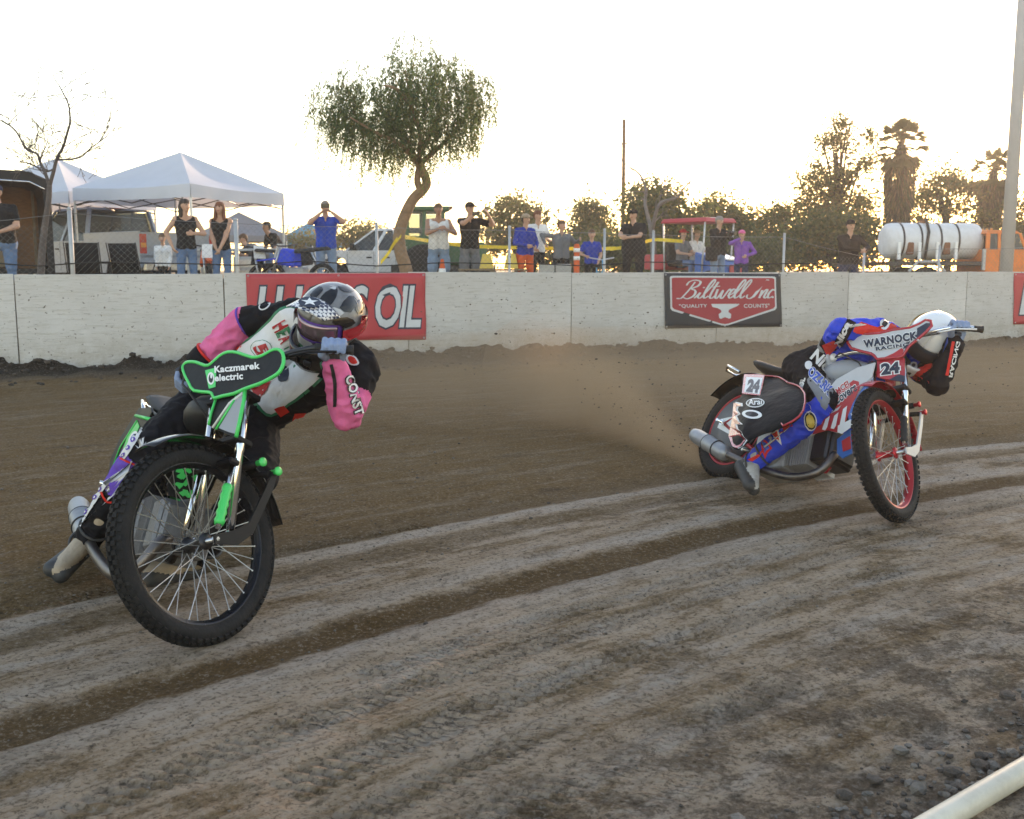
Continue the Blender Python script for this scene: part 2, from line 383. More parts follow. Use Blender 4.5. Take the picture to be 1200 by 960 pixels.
    mid = noise(A2, 22, 6, 0.7); col = mixc(val('MULTIPLY', rng(mid, 0.53, 0.62), 0.4), col, DARK)
    L.new(col, b.inputs['Base Color'])
    # packed clay has a dull sheen
    L.new(rng(noise(A2, 3.0, 5), 0.38, 0.62, 0.72, 0.98), b.inputs['Roughness'])
    # relief: crumbs, streaks and knobbly tyre prints
    k = 2 * math.pi
    skew = val('ADD', s, val('MULTIPLY', r, 0.55))
    bars = val('SINE', val('MULTIPLY', skew, k / 0.052), 0)
    rows = val('SINE', val('MULTIPLY', r, k / 0.062), 0)
    knob = rng(val('ADD', bars, val('MULTIPLY', rows, 0.5)), -0.2, 0.6)
    rl = val('ADD', r, val('MULTIPLY', wob, 0.35)); lanes = None
    for c0, w0 in ((-0.42, 0.05), (-0.62, 0.045), (-0.88, 0.06), (-1.12, 0.05), (-1.36, 0.06), (0.5, 0.05), (1.05, 0.05)):
        d0 = val('ABSOLUTE', val('SUBTRACT', rl, c0), 0); q_ = rng(d0, w0 + 0.02, w0); lanes = q_ if lanes is None else val('MAXIMUM', lanes, q_)
    broad = val('MULTIPLY', rng(noise(A, 5.0, 3, 0.5, 0.3), 0.52, 0.58), rng(r, 0.9, 0.6)); lanes = val('MAXIMUM', lanes, broad)
    lanes = val('MULTIPLY', lanes, rng(noise(A2, 1.5, 4), 0.44, 0.54))
    prints = val('MULTIPLY', val('SUBTRACT', knob, 0.6), lanes)
    hgt = val('ADD', val('MULTIPLY', noise(P, 42, 8, 0.75), 0.5), val('MULTIPLY', prints, 0.42))
    hgt = val('ADD', hgt, val('MULTIPLY', noise(A2, 16, 6, 0.7), 0.7))
    hgt = val('ADD', hgt, val('MULTIPLY', noise(P, 11, 6, 0.65), 0.5))
    bp = N.new('ShaderNodeBump'); bp.inputs['Strength'].default_value = 1.0; bp.inputs['Distance'].default_value = 0.045
    L.new(hgt, bp.inputs['Height']); L.new(bp.outputs[0], b.inputs['Normal'])
    return m
dirt_material('dirt'); dirt_material('dirt_plain', False)
me.materials.append(MT('dirt'))
# the ground goes on around the track and behind the wall
g = MB(); g.add([(-380, -200, -0.10), (380, -200, -0.10), (380, 400, -0.10), (-380, 400, -0.10)], [(0, 1, 2, 3)])
tag(g.build('ground', 'dirt_plain'), 'bare brown ground of the infield and surroundings', kind='structure')
p0, p1 = V((-700, wall_y(-700), 0)), V((900, wall_y(900), 0)); o_ = -WNOR
def pit_z(x): return PIT - 0.40 * min(1.0, max(0.0, (x - 4.0) / 4.0))
g = MB(); xs_ = [-300, 4.0, 5.0, 6.0, 7.0, 8.0, 300]; rows = [[], [], []]
for x in xs_:
    a = V((x, wall_y(x), 0)) + o_ * 0.06; rows[0].append((a.x, a.y, -0.05)); rows[1].append((a.x, a.y, pit_z(x))); rows[2].append((a.x + o_.x * 260, a.y + o_.y * 260, pit_z(x)))
g.sheet(rows, smooth=False)
tag(g.build('pit_ground', 'dirt_plain'), 'raised dirt of the pit area behind the wall', kind='structure')

# clods and stones lying on the track, crumbs along the wall and the pipe
rnd = random.Random(4)
def clod_mesh(n, seed):
    r0 = random.Random(seed); bm = bmesh.new(); bmesh.ops.create_icosphere(bm, subdivisions=1 if n < 2 else 2, radius=1.0)
    for v in bm.verts: v.co *= 0.62 + 0.65 * r0.random(); v.co.z *= 0.7
    return [v.co.copy() for v in bm.verts], [[v.index for v in f.verts] for f in bm.faces]
cl = [clod_mesh(1, i) for i in range(5)]
def scatter(name, label, spots, mats):
    mb = MB(); hs = track_h(np.array([p[0] for p in spots]), np.array([p[1] for p in spots]))
    for (x, y, rad), hz in zip(spots, hs):
        vs, fs = cl[rnd.randrange(5)]; a = rnd.random() * 6.28; ca, sa = math.cos(a), math.sin(a)
        z = float(hz) + rad * 0.25
        mb.add([(x + rad * (v.x * ca - v.y * sa), y + rad * (v.x * sa + v.y * ca), z + rad * v.z) for v in vs], fs, rnd.randrange(len(mats)), False)
    return tag(mb.build(name, mats, fix=False), label, kind='stuff')
mat('clod', (0.085, 0.065, 0.05), 0.95, var=0.35, scale=20, bump=0.8, bscale=60); mat('clod_pale', (0.17, 0.145, 0.12), 0.95, var=0.3, scale=20, bump=0.8, bscale=60)
mat('clod_wet', (0.036, 0.028, 0.022), 0.95, var=0.4, scale=14, bump=0.8, bscale=40)
sp = []
for i in range(1500):
    x = rnd.uniform(-3.5, 4.5); y = rnd.uniform(1.6, 8); sp.append((x, y, rnd.uniform(0.002, 0.007) * (1.8 if rnd.random() < 0.06 else 1)))
scatter('loose_crumbs', 'small crumbs of dirt lying loose on the clay track', sp, ['clod', 'clod_pale'])
sp = []
for i in range(700):
    x = rnd.uniform(-8, 12); d = rnd.random() ** 1.6 * 1.6 + 0.08; p = V((x, wall_y(x), 0)) + WNOR * d; sp.append((p.x, p.y, rnd.uniform(0.015, 0.055) * (1 if d < 0.6 else 0.6)))
scatter('wall_foot_clods', 'dark clods of damp dirt piled along the wall foot', sp, ['clod_wet', 'clod'])
# inner pipe
pa, pb = at_z(1090, 966, 0.03), at_z(1200, 899, 0.03); dr = (pb - pa).normalized()
mat('pipe_white', (0.62, 0.58, 0.47), 0.45, var=0.08, scale=5, dirt=(0.2, 0.16, 0.11), dirt_amt=0.2)
def arc_pt(base, d): 
    p = V(base) + dr * d; nrm = V((dr.y, -dr.x, 0)); return p + nrm * (d * d / 2 / 26)
mb = MB(); pr = 0.030
pts = [arc_pt(pa, -1.6 + 0.2 * i) for i in range(40)]
pts = [V((p.x, p.y, float(track_h(np.array([p.x]), np.array([p.y]), False)[0]) + 0.028)) for p in pts]
tag(mb.tube(pts, pr, 14).build('boundary_pipe', 'pipe_white'), 'off white plastic pipe marking the inner edge of the track', 'pipe')
sp = []
for i in range(900):
    d = rnd.uniform(-0.6, 3.2); p = arc_pt(pa, d); n_ = V((-dr.y, dr.x, 0)); p = p + n_ * (0.045 + abs(rnd.gauss(0, 0.10))); sp.append((p.x, p.y, rnd.uniform(0.003, 0.013) + (0.016 if rnd.random() < 0.07 else 0)))
scatter('pipe_side_clods', 'grey brown clods crumbled along the track side of the pipe', sp, ['clod', 'clod_pale'])

# ------------------------------------------------------------------ crash wall
def wall_material():
    m, nt, b, N, L = new_mat('wall_board'); b.inputs['Roughness'].default_value = 0.75
    tc = N.new('ShaderNodeTexCoord'); oi = N.new('ShaderNodeObjectInfo')
    ad = N.new('ShaderNodeVectorMath'); ad.operation = 'ADD'; mu = N.new('ShaderNodeVectorMath'); mu.operation = 'SCALE'; mu.inputs['Scale'].default_value = 37.0
    cb = N.new('ShaderNodeCombineXYZ'); L.new(oi.outputs['Random'], cb.inputs[0]); L.new(oi.outputs['Random'], cb.inputs[2]); L.new(cb.outputs[0], mu.inputs[0])
    L.new(tc.outputs['Object'], ad.inputs[0]); L.new(mu.outputs[0], ad.inputs[1]); P = ad.outputs[0]
    mp = N.new('ShaderNodeMapping'); mp.inputs['Scale'].default_value = (1.1, 1.1, 16); L.new(P, mp.inputs[0])
    def noise(v, s, d=6, r=0.65):
        n = N.new('ShaderNodeTexNoise'); n.inputs['Scale'].default_value = s; n.inputs['Detail'].default_value = d; n.inputs['Roughness'].default_value = r; L.new(v, n.inputs[0]); return n.outputs['Fac']
    def ramp(x, a, c, hi=1.0):
        n = N.new('ShaderNodeMapRange'); n.inputs[1].default_value = a; n.inputs[2].default_value = c; n.inputs[4].default_value = hi; L.new(x, n.inputs[0]); return n.outputs[0]
    def mixc(f, a, c):
        n = N.new('ShaderNodeMix'); n.data_type = 'RGBA'
        for i, x in ((0, f), (6, a), (7, c)):
            if isinstance(x, tuple): n.inputs[i].default_value = rgb(x)
            else: L.new(x, n.inputs[i])
        return n.outputs[2]
    g = noise(mp.outputs[0], 2.2); c = mixc(ramp(noise(P, 1.2, 5), 0.3, 0.7), (0.63, 0.61, 0.585), (0.52, 0.495, 0.465))
    c = mixc(ramp(g, 0.52, 0.62, 0.40), c, (0.40, 0.37, 0.31))
    mp2 = N.new('ShaderNodeMapping'); mp2.inputs['Scale'].default_value = (2.2, 2.2, 26); L.new(P, mp2.inputs[0])
    flake = noise(mp2.outputs[0], 3.2, 9, 0.72); c = mixc(ramp(flake, 0.60, 0.64, 0.8), c, (0.17, 0.14, 0.11))
    mp3 = N.new('ShaderNodeMapping'); mp3.inputs['Scale'].default_value = (0.5, 0.5, 30); L.new(P, mp3.inputs[0])
    crk = noise(mp3.outputs[0], 4.0, 3, 0.5); c = mixc(ramp(crk, 0.69, 0.705, 0.6), c, (0.16, 0.14, 0.12))
    sx = N.new('ShaderNodeSeparateXYZ'); L.new(tc.outputs['Object'], sx.inputs[0])
    mud = N.new('ShaderNodeMath'); mud.operation = 'MULTIPLY'; L.new(ramp(sx.outputs[2], -0.02, -0.60), mud.inputs[0]); L.new(ramp(noise(P, 5, 9, 0.8), 0.34, 0.62, 0.9), mud.inputs[1])
    c = mixc(mud.outputs[0], c, (0.30, 0.25, 0.18))
    spl = noise(P, 23, 3, 0.5); c = mixc(ramp(spl, 0.69, 0.705, 0.85), c, (0.12, 0.095, 0.07))
    hs = N.new('ShaderNodeHueSaturation'); L.new(ramp(oi.outputs['Random'], 0.0, 1.0), hs.inputs['Value']); hs.inputs['Value'].links[0].from_node.inputs[3].default_value = 0.90; hs.inputs['Value'].links[0].from_node.inputs[4].default_value = 1.06; L.new(c, hs.inputs['Color']); c = hs.outputs[0]
    L.new(c, b.inputs['Base Color'])
    bp = N.new('ShaderNodeBump'); bp.inputs['Strength'].default_value = 0.5; bp.inputs['Distance'].default_value = 0.012
    mm = N.new('ShaderNodeMath'); mm.operation = 'SUBTRACT'; L.new(g, mm.inputs[0]); L.new(ramp(flake, 0.60, 0.64, 0.8), mm.inputs[1])
    L.new(mm.outputs[0], bp.inputs['Height']); L.new(bp.outputs[0], b.inputs['Normal'])
wall_material()
mat('wood_raw', (0.22, 0.16, 0.10), 0.85, var=0.3, stretch=(4, 4, 1)); mat('concrete', (0.38, 0.37, 0.35), 0.85, var=0.15, bump=0.4)
WH = 1.22
wall = thing('crash_wall', (-6.0, wall_y(-6.0), 0), 'long white weathered plywood crash wall along the outside of the track', 'wall')
rp = random.Random(11); wrot = M.Rotation(math.atan2(WDIR.y, WDIR.x), 3, 'Z')
pw = 2.44 / math.sqrt(1 + WB * WB)
for i in range(-3, 13):
    x0 = -6.0 + pw * i; c = V((x0 + pw / 2, wall_y(x0 + pw / 2), WH / 2)) - WNOR * (0.02 + rp.uniform(0, 0.006))
    z = rp.uniform(-0.010, 0.008)
    t = wrot @ M.Rotation(rp.uniform(-0.005, 0.005), 3, 'Y')
    mb = MB(); mb.box((0, 0, 0), (2.428, 0.036, WH), None)
    o = mb.build('panel', 'wall_board', None, 0.003); o.parent = wall
    o.matrix_local = M.Translation(c + V((0, 0, z)) - wall.location) @ t.to_4x4()
    mb = MB(); pc = V((x0, wall_y(x0), 0.55)) - WNOR * 0.10
    o = mb.box(pc, (0.09, 0.09, 1.2), wrot).build('back_post', 'wood_raw', wall)

# ------------------------------------------------------------------ lettering
_TX = {}
def text_2d(s, bold=0.0, shear=0.0, space=1.0):
    k = (s, bold, shear, space)
    if k not in _TX:
        cu = bpy.data.curves.new('txt', 'FONT'); cu.body = s; cu.size = 1.0; cu.offset = bold; cu.shear = shear; cu.space_character = space; cu.resolution_u = 3; cu.space_line = 0.85
        o = bpy.data.objects.new('txt', cu); COL.objects.link(o); dg = bpy.context.evaluated_depsgraph_get()
        m = bpy.data.meshes.new_from_object(o.evaluated_get(dg)); bpy.data.objects.remove(o)
        vs = [(v.co.x, v.co.y) for v in m.vertices]; fs = [tuple(p.vertices) for p in m.polygons]; bpy.data.meshes.remove(m)
        if bold:
            pass
        _TX[k] = (vs, fs)
    return _TX[k]
def letter(mb, s, fn, mi=0, bold=0.0, shear=0.0, space=1.0, box=None):
    """lay lettering over fn(u, v), u and v running 0..1 over the lettering's own box (box: shared box of the outline copy)"""
    vs, fs = text_2d(s, bold, shear, space)
    xs = [v[0] for v in vs]; ys = [v[1] for v in vs]
    b = box or (min(xs), max(xs), min(ys), max(ys))
    mb.add([fn((x - b[0]) / (b[1] - b[0]), (y - b[2]) / (b[3] - b[2])) for x, y in vs], fs, mi)
    return b
def quad_fn(p00, p10, p01, p11, off=(0, 0, 0)):
    p00, p10, p01, p11, off = V(p00), V(p10), V(p01), V(p11), V(off)
    return lambda u, v: (p00 * (1 - u) + p10 * u) * (1 - v) + (p01 * (1 - u) + p11 * u) * v + off
def strokes(mb, lines, w, fn, mi=0):
    """ribbon strokes for drawn lettering: lines of (u, v)"""
    for ln in lines:
        pts = []
        for i in range(len(ln) - 1):                                        # Catmull-Rom
            p0, p1, p2, p3 = ln[max(i - 1, 0)], ln[i], ln[i + 1], ln[min(i + 2, len(ln) - 1)]
            for t in (0, .25, .5, .75):
                pts.append(tuple(0.5 * (2 * b + (c - a) * t + (2 * a - 5 * b + 4 * c - d) * t * t + (3 * b - a - 3 * c + d) * t ** 3) for a, b, c, d in zip(p0, p1, p2, p3)))
        pts.append(ln[-1]); vs = []
        for i, p in enumerate(pts):
            a, c = pts[max(i - 1, 0)], pts[min(i + 1, len(pts) - 1)]; dx, dy = c[0] - a[0], c[1] - a[1]; l = math.hypot(dx, dy) or 1
            ww = w * (1.15 if dy < 0 else 0.85)
            vs.append(fn(p[0] - dy / l * ww, p[1] + dx / l * ww)); vs.append(fn(p[0] + dy / l * ww, p[1] - dx / l * ww))
        mb.add(vs, [(2 * i, 2 * i + 1, 2 * i + 3, 2 * i + 2) for i in range(len(pts) - 1)], mi)

# ------------------------------------------------------------------ banners
mat('banner_red', (0.47, 0.045, 0.055), 0.5, var=0.06, scale=3, bump=0.06, bscale=6); mat('banner_navy', (0.018, 0.024, 0.034), 0.5, var=0.12, scale=4, bump=0.06, bscale=6)
mat('banner_maroon', (0.36, 0.035, 0.05), 0.5, var=0.08, scale=4); mat('print_grey', (0.56, 0.58, 0.60), 0.5, var=0.04); mat('print_navy', (0.025, 0.03, 0.06), 0.5, var=0.05)
def banner_sheet(name, corners, mats, label, wav=0.014):
    fn0 = quad_fn(*corners)
    def fn(u, v, off=0.0):
        p = fn0(u, v); return p + WNOR * (off + 0.012 + wav * math.sin(7 * u + 3 * v) * math.sin(5 * v + 1) * 0.5 + wav * 0.5 * math.sin(23 * (u - 0.4 * v)))
    t = thing(name, fn0(0.5, 0), label, 'banner')
    mb = MB(); mb.sheet([[fn(i / 40, j / 12) for i in range(41)] for j in range(13)], 0, WNOR * -0.002)
    mb.build('sheet', mats[0], t)
    for u in (0.012, 0.5, 0.988):
        for v in (0.03, 0.97): MB().ring(fn(u, v, 0.003), WNOR, 0.010, 0.004, 10, 5).build('eyelet', 'steel', t)
    return t, fn
def red_banner(corners, label):
    t, fn = banner_sheet('red_banner', [on_wall(*p, 0.0) for p in corners], ['banner_red'], label)
    mb = MB()
    def bfn(off, u0, u1, v0, v1): return lambda u, v: fn(u0 + (u1 - u0) * u, v0 + (v1 - v0) * v, off)
    for wd, u0, u1 in (('LUCAS', 0.045, 0.66), ('OIL', 0.71, 0.965)):
        box = letter(mb, wd, bfn(0.006, u0, u1, 0.20, 0.80), 1, 0.0, 0.22, 0.9)
        letter(mb, wd, bfn(0.004, u0, u1, 0.20, 0.80), 0, 0.055, 0.22, 0.9, box)
        letter(mb, wd, bfn(0.0052, u0, u1, 0.20, 0.80), 1, 0.022, 0.22, 0.9, box)
    mb.build('lettering', ['print_navy', 'print_grey'], t)
red_banner(((291, 400), (499, 398), (288, 321), (498, 320)), 'red vinyl banner reading LUCAS OIL hung behind the silver helmet')
red_banner(((1187, 380), (1345, 378), (1188, 320), (1344, 320)), 'red vinyl banner hung on the wall beside the grey light pole')
t, fn = banner_sheet('shield_banner', [on_wall(*p, 0.0) for p in ((779, 385), (916, 383), (778, 320), (914, 321))], ['banner_navy'], 'navy banner with a red shield reading Biltwell Inc. on the white crash wall', 0.005)
def shield(k, off):
    c = (0.5, 0.56); out = [(0.045, 0.93), (0.055, 0.945), (0.075, 0.95), (0.925, 0.95), (0.945, 0.945), (0.955, 0.93), (0.955, 0.36), (0.94, 0.32), (0.53, 0.045), (0.5, 0.035), (0.47, 0.045), (0.06, 0.32), (0.045, 0.36)]
    res = []
    for u, v in out:
        du = 0.014 * k if u < 0.4 else (-0.014 * k if u > 0.6 else 0); dv = -0.03 * k if v > 0.5 else (0.03 * k if 0.4 < abs(u - 0.5) + 0.42 else 0)
        res.append(fn(u + du, v + dv, off))
    return res
mb = MB()
for k, off, mi in ((0, 0.005, 0), (1, 0.0075, 1)): mb.add(shield(k, off), [tuple(range(13))], mi)
mb.build('shield', ['print_grey', 'banner_maroon'], t)
mb = MB(); S = lambda u, v: fn(u, v, 0.011)
# script "Biltwell Inc." drawn stroke by stroke in banner coordinates
x0, y0, h = 0.105, 0.545, 0.30
def scr(dx, pts, hh=h): return [(x0 + dx + px * 0.9 + py * 0.12 * hh / 0.3 * 0.6, y0 + py * hh) for px, py in pts]
B1 = [(-0.01, 0.0), (0.03, 0.0), (0.05, 0.25), (0.07, 0.6), (0.085, 1.0)]
B2 = [(0.02, 0.78), (0.03, 1.0), (0.08, 1.1), (0.135, 1.0), (0.13, 0.75), (0.085, 0.58), (0.13, 0.45), (0.135, 0.15), (0.09, -0.03), (0.05, 0.05)]
I1 = [(0.0, 0.0), (0.03, 0.35), (0.025, 0.1), (0.05, 0.0), (0.075, 0.2)]; Idot = [(0.037, 0.62), (0.045, 0.68)]
L1 = [(0.0, 0.1), (0.03, 0.5), (0.055, 0.95), (0.045, 1.15), (0.02, 0.9), (0.01, 0.3), (0.03, 0.0), (0.06, 0.15)]
T1 = [(0.03, 1.0), (0.015, 0.4), (0.02, 0.05), (0.045, 0.0), (0.06, 0.15)]; Tb = [(-0.005, 0.68), (0.065, 0.74)]
W1 = [(0.0, 0.55), (0.01, 0.1), (0.035, 0.0), (0.055, 0.5), (0.06, 0.1), (0.085, 0.0), (0.11, 0.55), (0.13, 0.45)]
E1 = [(0.0, 0.15), (0.04, 0.3), (0.05, 0.5), (0.025, 0.55), (0.008, 0.25), (0.03, 0.0), (0.065, 0.18)]
C1 = [(0.05, 0.45), (0.03, 0.55), (0.005, 0.3), (0.02, 0.0), (0.06, 0.12)]
N1 = [(0.0, 0.5), (0.005, 0.0)]; N2 = [(0.005, 0.1), (0.03, 0.5), (0.05, 0.5), (0.045, 0.1), (0.065, 0.0), (0.08, 0.15)]
CI = [(0.088, 1.12), (0.078, 0.75), (0.066, 0.35), (0.05, 0.06), (0.022, -0.03), (-0.006, 0.06), (-0.008, 0.22)]; CI2 = [(0.135, 1.12), (0.095, 1.13), (0.05, 1.08), (0.022, 0.9), (0.03, 0.74)]; CI3 = [(0.096, 1.12), (0.086, 0.75), (0.074, 0.35), (0.058, 0.06)]
ln = []
for dx, gl in ((0, (B1, B2)), (0.145, (I1, Idot)), (0.205, (L1,)), (0.262, (T1, Tb)), (0.318, (W1,)), (0.435, (E1,)), (0.485, (L1,)), (0.54, (L1,)), (0.625, (CI, CI2, CI3)), (0.735, (N1, N2)), (0.805, (C1,)), (0.865, ([(0.0, 0.0), (0.006, 0.08)],))):
    for gpts in gl: ln.append(scr(dx * 0.94, gpts))
strokes(mb, ln, 0.0085, lambda u, v: fn(u, v, 0.011))
letter(mb, '"QUALITY', lambda u, v: fn(0.115 + 0.235 * u, 0.365 + 0.075 * v, 0.011), 0, 0.02, 0, 1.1)
letter(mb, 'COUNTS"', lambda u, v: fn(0.665 + 0.225 * u, 0.365 + 0.075 * v, 0.011), 0, 0.02, 0, 1.1)
anv = [(0.385, 0.44), (0.63, 0.44), (0.61, 0.40), (0.56, 0.355), (0.535, 0.33), (0.53, 0.29), (0.555, 0.25), (0.55, 0.175), (0.535, 0.165), (0.5, 0.195), (0.465, 0.165), (0.45, 0.175), (0.445, 0.25), (0.47, 0.29), (0.465, 0.33), (0.44, 0.36), (0.395, 0.385)]
mb.add([S(*p) for p in anv], [tuple(range(len(anv)))])
mb.build('lettering', ['print_grey'], t)
# ------------------------------------------------------------------ speedway motorcycles
# bike coordinates: x forward, y to the rider's left, z up; the front end turns about the steering axis through HEAD
RA, FA, HEAD = V((0, 0, 0.335)), V((1.33, 0, 0.355)), V((1.05, 0, 0.80))
RAKE = math.radians(26); SAX = V((-math.sin(RAKE), 0, math.cos(RAKE))); FPERP = V((math.cos(RAKE), 0, math.sin(RAKE)))
class Pose:
    def __init__(s, x, y, psi, lean, pit, dz, steer):
        s.R = M.Rotation(psi, 3, 'Z') @ M.Rotation(-lean, 3, 'X') @ M.Rotation(-pit, 3, 'Y')
        s.T = V((x, y, dz)); s.grip = {}; s.S = M.Rotation(-steer, 3, SAX)
    def b(s, p): return s.T + s.R @ V(p)
    def f(s, p): return s.T + s.R @ (HEAD + s.S @ (V(p) - HEAD))
    def bd(s, d): return s.R @ V(d)
    def fd(s, d): return s.R @ (s.S @ V(d))
P1 = Pose(-1.8196, 4.5688, -1.06, 0.38, 0.0432, -0.048, 1.2076)
P2 = Pose(1.3076, 6.3533, -1.1451, 0.466, 0.0364, -0.0317, 1.3212)
def xf(mb, fn): mb.v = [tuple(fn(v)) for v in mb.v]; return mb
def trace(poly, ox, oy, sc, p0, n): return [on_plane(ox + x / sc, oy + y / sc, p0, n) for x, y in poly]
def smooth_loop(pts, k=3):
    out = []; n = len(pts)
    for i in range(n):
        a, b, c, d = pts[i - 1], pts[i], pts[(i + 1) % n], pts[(i + 2) % n]
        for j in range(k):
            t = j / k; out.append(0.5 * (2 * b + (c - a) * t + (2 * a - 5 * b + 4 * c - d) * t * t + (3 * b - a - 3 * c + d) * t ** 3))
    return out
def plate(name, pts, n, th, m, parent, bevel=0.0):
    mb = MB(); mb.prism(pts, V(n).normalized() * th); return mb.build(name, m, parent, bevel)
def edging(name, pts, n, lift, r, m, parent):
    pts = [p + V(n).normalized() * lift for p in pts]; mb = MB(); mb.tube(pts + [pts[0], pts[1]], r, 6, caps=False, flat=1.0); return mb.build(name, m, parent)

def wheel(root, name, fn, fd, c, R, tr, rim_m, spokes, seed, knob_rows, rim_w, label=None):
    ax = V((0, 1, 0)); w = thing_part(name, fn(c), root, label)
    # tyre carcass
    prof = []
    for j in range(16):
        a = 2 * math.pi * j / 16; prof.append((tr * 1.02 * math.sin(a), R - tr * 1.05 - 0.006 + tr * 1.05 * math.cos(a)))
    xf(MB().lathe(c, ax, prof, 96, closed=True), fn).build('tyre', 'tyre', w)
    kb = MB(); nk = int(2 * math.pi * R / 0.031)
    for row in knob_rows:
        a0 = math.asin(max(-1, min(1, row / tr))); rr = R - tr * 1.05 - 0.006 + tr * 1.05 * math.cos(a0)
        for i in range(nk):
            th = 2 * math.pi * (i + (0.5 if round(row / 0.012) % 2 else 0)) / nk
            rad = V((math.cos(th), 0, math.sin(th))); tan = V((-math.sin(th), 0, math.cos(th))); nrm = (rad * math.cos(a0) + ax * math.sin(a0)); side = tan.cross(nrm)
            kb.box(c + rad * rr + ax * row + nrm * 0.002, (0.017, 0.0135, 0.013), M((tan, side, nrm)).transposed())
    o = xf(kb, fn).build('tread_blocks', 'tyre', w, fix=False); o['kind'] = 'stuff'
    ri = R - 2 * tr - 0.004
    hw = rim_w / 2
    xf(MB().lathe(c, ax, [(-hw, ri + 0.010), (-hw, ri - 0.006), (-hw * 0.6, ri - 0.004), (-hw * 0.45, ri - 0.014), (hw * 0.45, ri - 0.014), (hw * 0.6, ri - 0.004), (hw, ri - 0.006), (hw, ri + 0.010)], 72, closed=True), fn).build('rim', rim_m, w)
    return w, ri
def thing_part(name, loc, parent, label=None):
    o = bpy.data.objects.new(name, None); COL.objects.link(o); o.parent = parent; o.location = V(loc) - origin(parent); o.empty_display_size = 0.05
    if label: o['label'] = label
    return o
def spokes(w, fn, c, ri, n, hubr, hubw):
    me0 = None
    for i in range(n):
        th = 2 * math.pi * i / n; side = 1 if i % 2 else -1; cr = (1 if (i // 2) % 2 else -1) * 0.62
        a = V((math.cos(th), 0, math.sin(th))) * (ri - 0.012) + V((0, side * 0.004, 0)); h = V((math.cos(th + cr), 0, math.sin(th + cr))) * hubr + V((0, side * hubw, 0))
        pa, pb = fn(c + a), fn(c + h); d = pb - pa; L = d.length
        if me0 is None:
            mb = MB(); mb.tube([(0, 0, 0), (0, 0, 0.02), (0, 0, 0.021), (0, 0, 1)], [0.0034, 0.0034, 0.0017, 0.0017], 5)
            ob = mb.build('spoke', 'spoke', None, fix=False); me0 = ob.data
        else: ob = link_mesh('spoke', me0)
        ob.parent = w
        x, y, z = basis(d); rot = M((x, y, z)).transposed().to_4x4(); ob.matrix_local = M.Translation(pa - origin(w)) @ rot @ M.Diagonal((1, 1, L, 1))

def fender(name, fn, c, r, a0, a1, w, m, root, lip=0.25, n=22):
    rows = []
    for i in range(n + 1):
        a = a0 + (a1 - a0) * i / n; rad = V((math.cos(a), 0, math.sin(a))); row = []
        for j in range(9):
            t = -1 + j / 4; row.append(fn(c + rad * (r - lip * w * t * t * 0.5) + V((0, t * w / 2, 0))))
        rows.append(row)
    mb = MB(); mb.sheet(rows)
    o = mb.build(name, m, root); s = o.modifiers.new('s', 'SOLIDIFY'); s.thickness = 0.003; return o

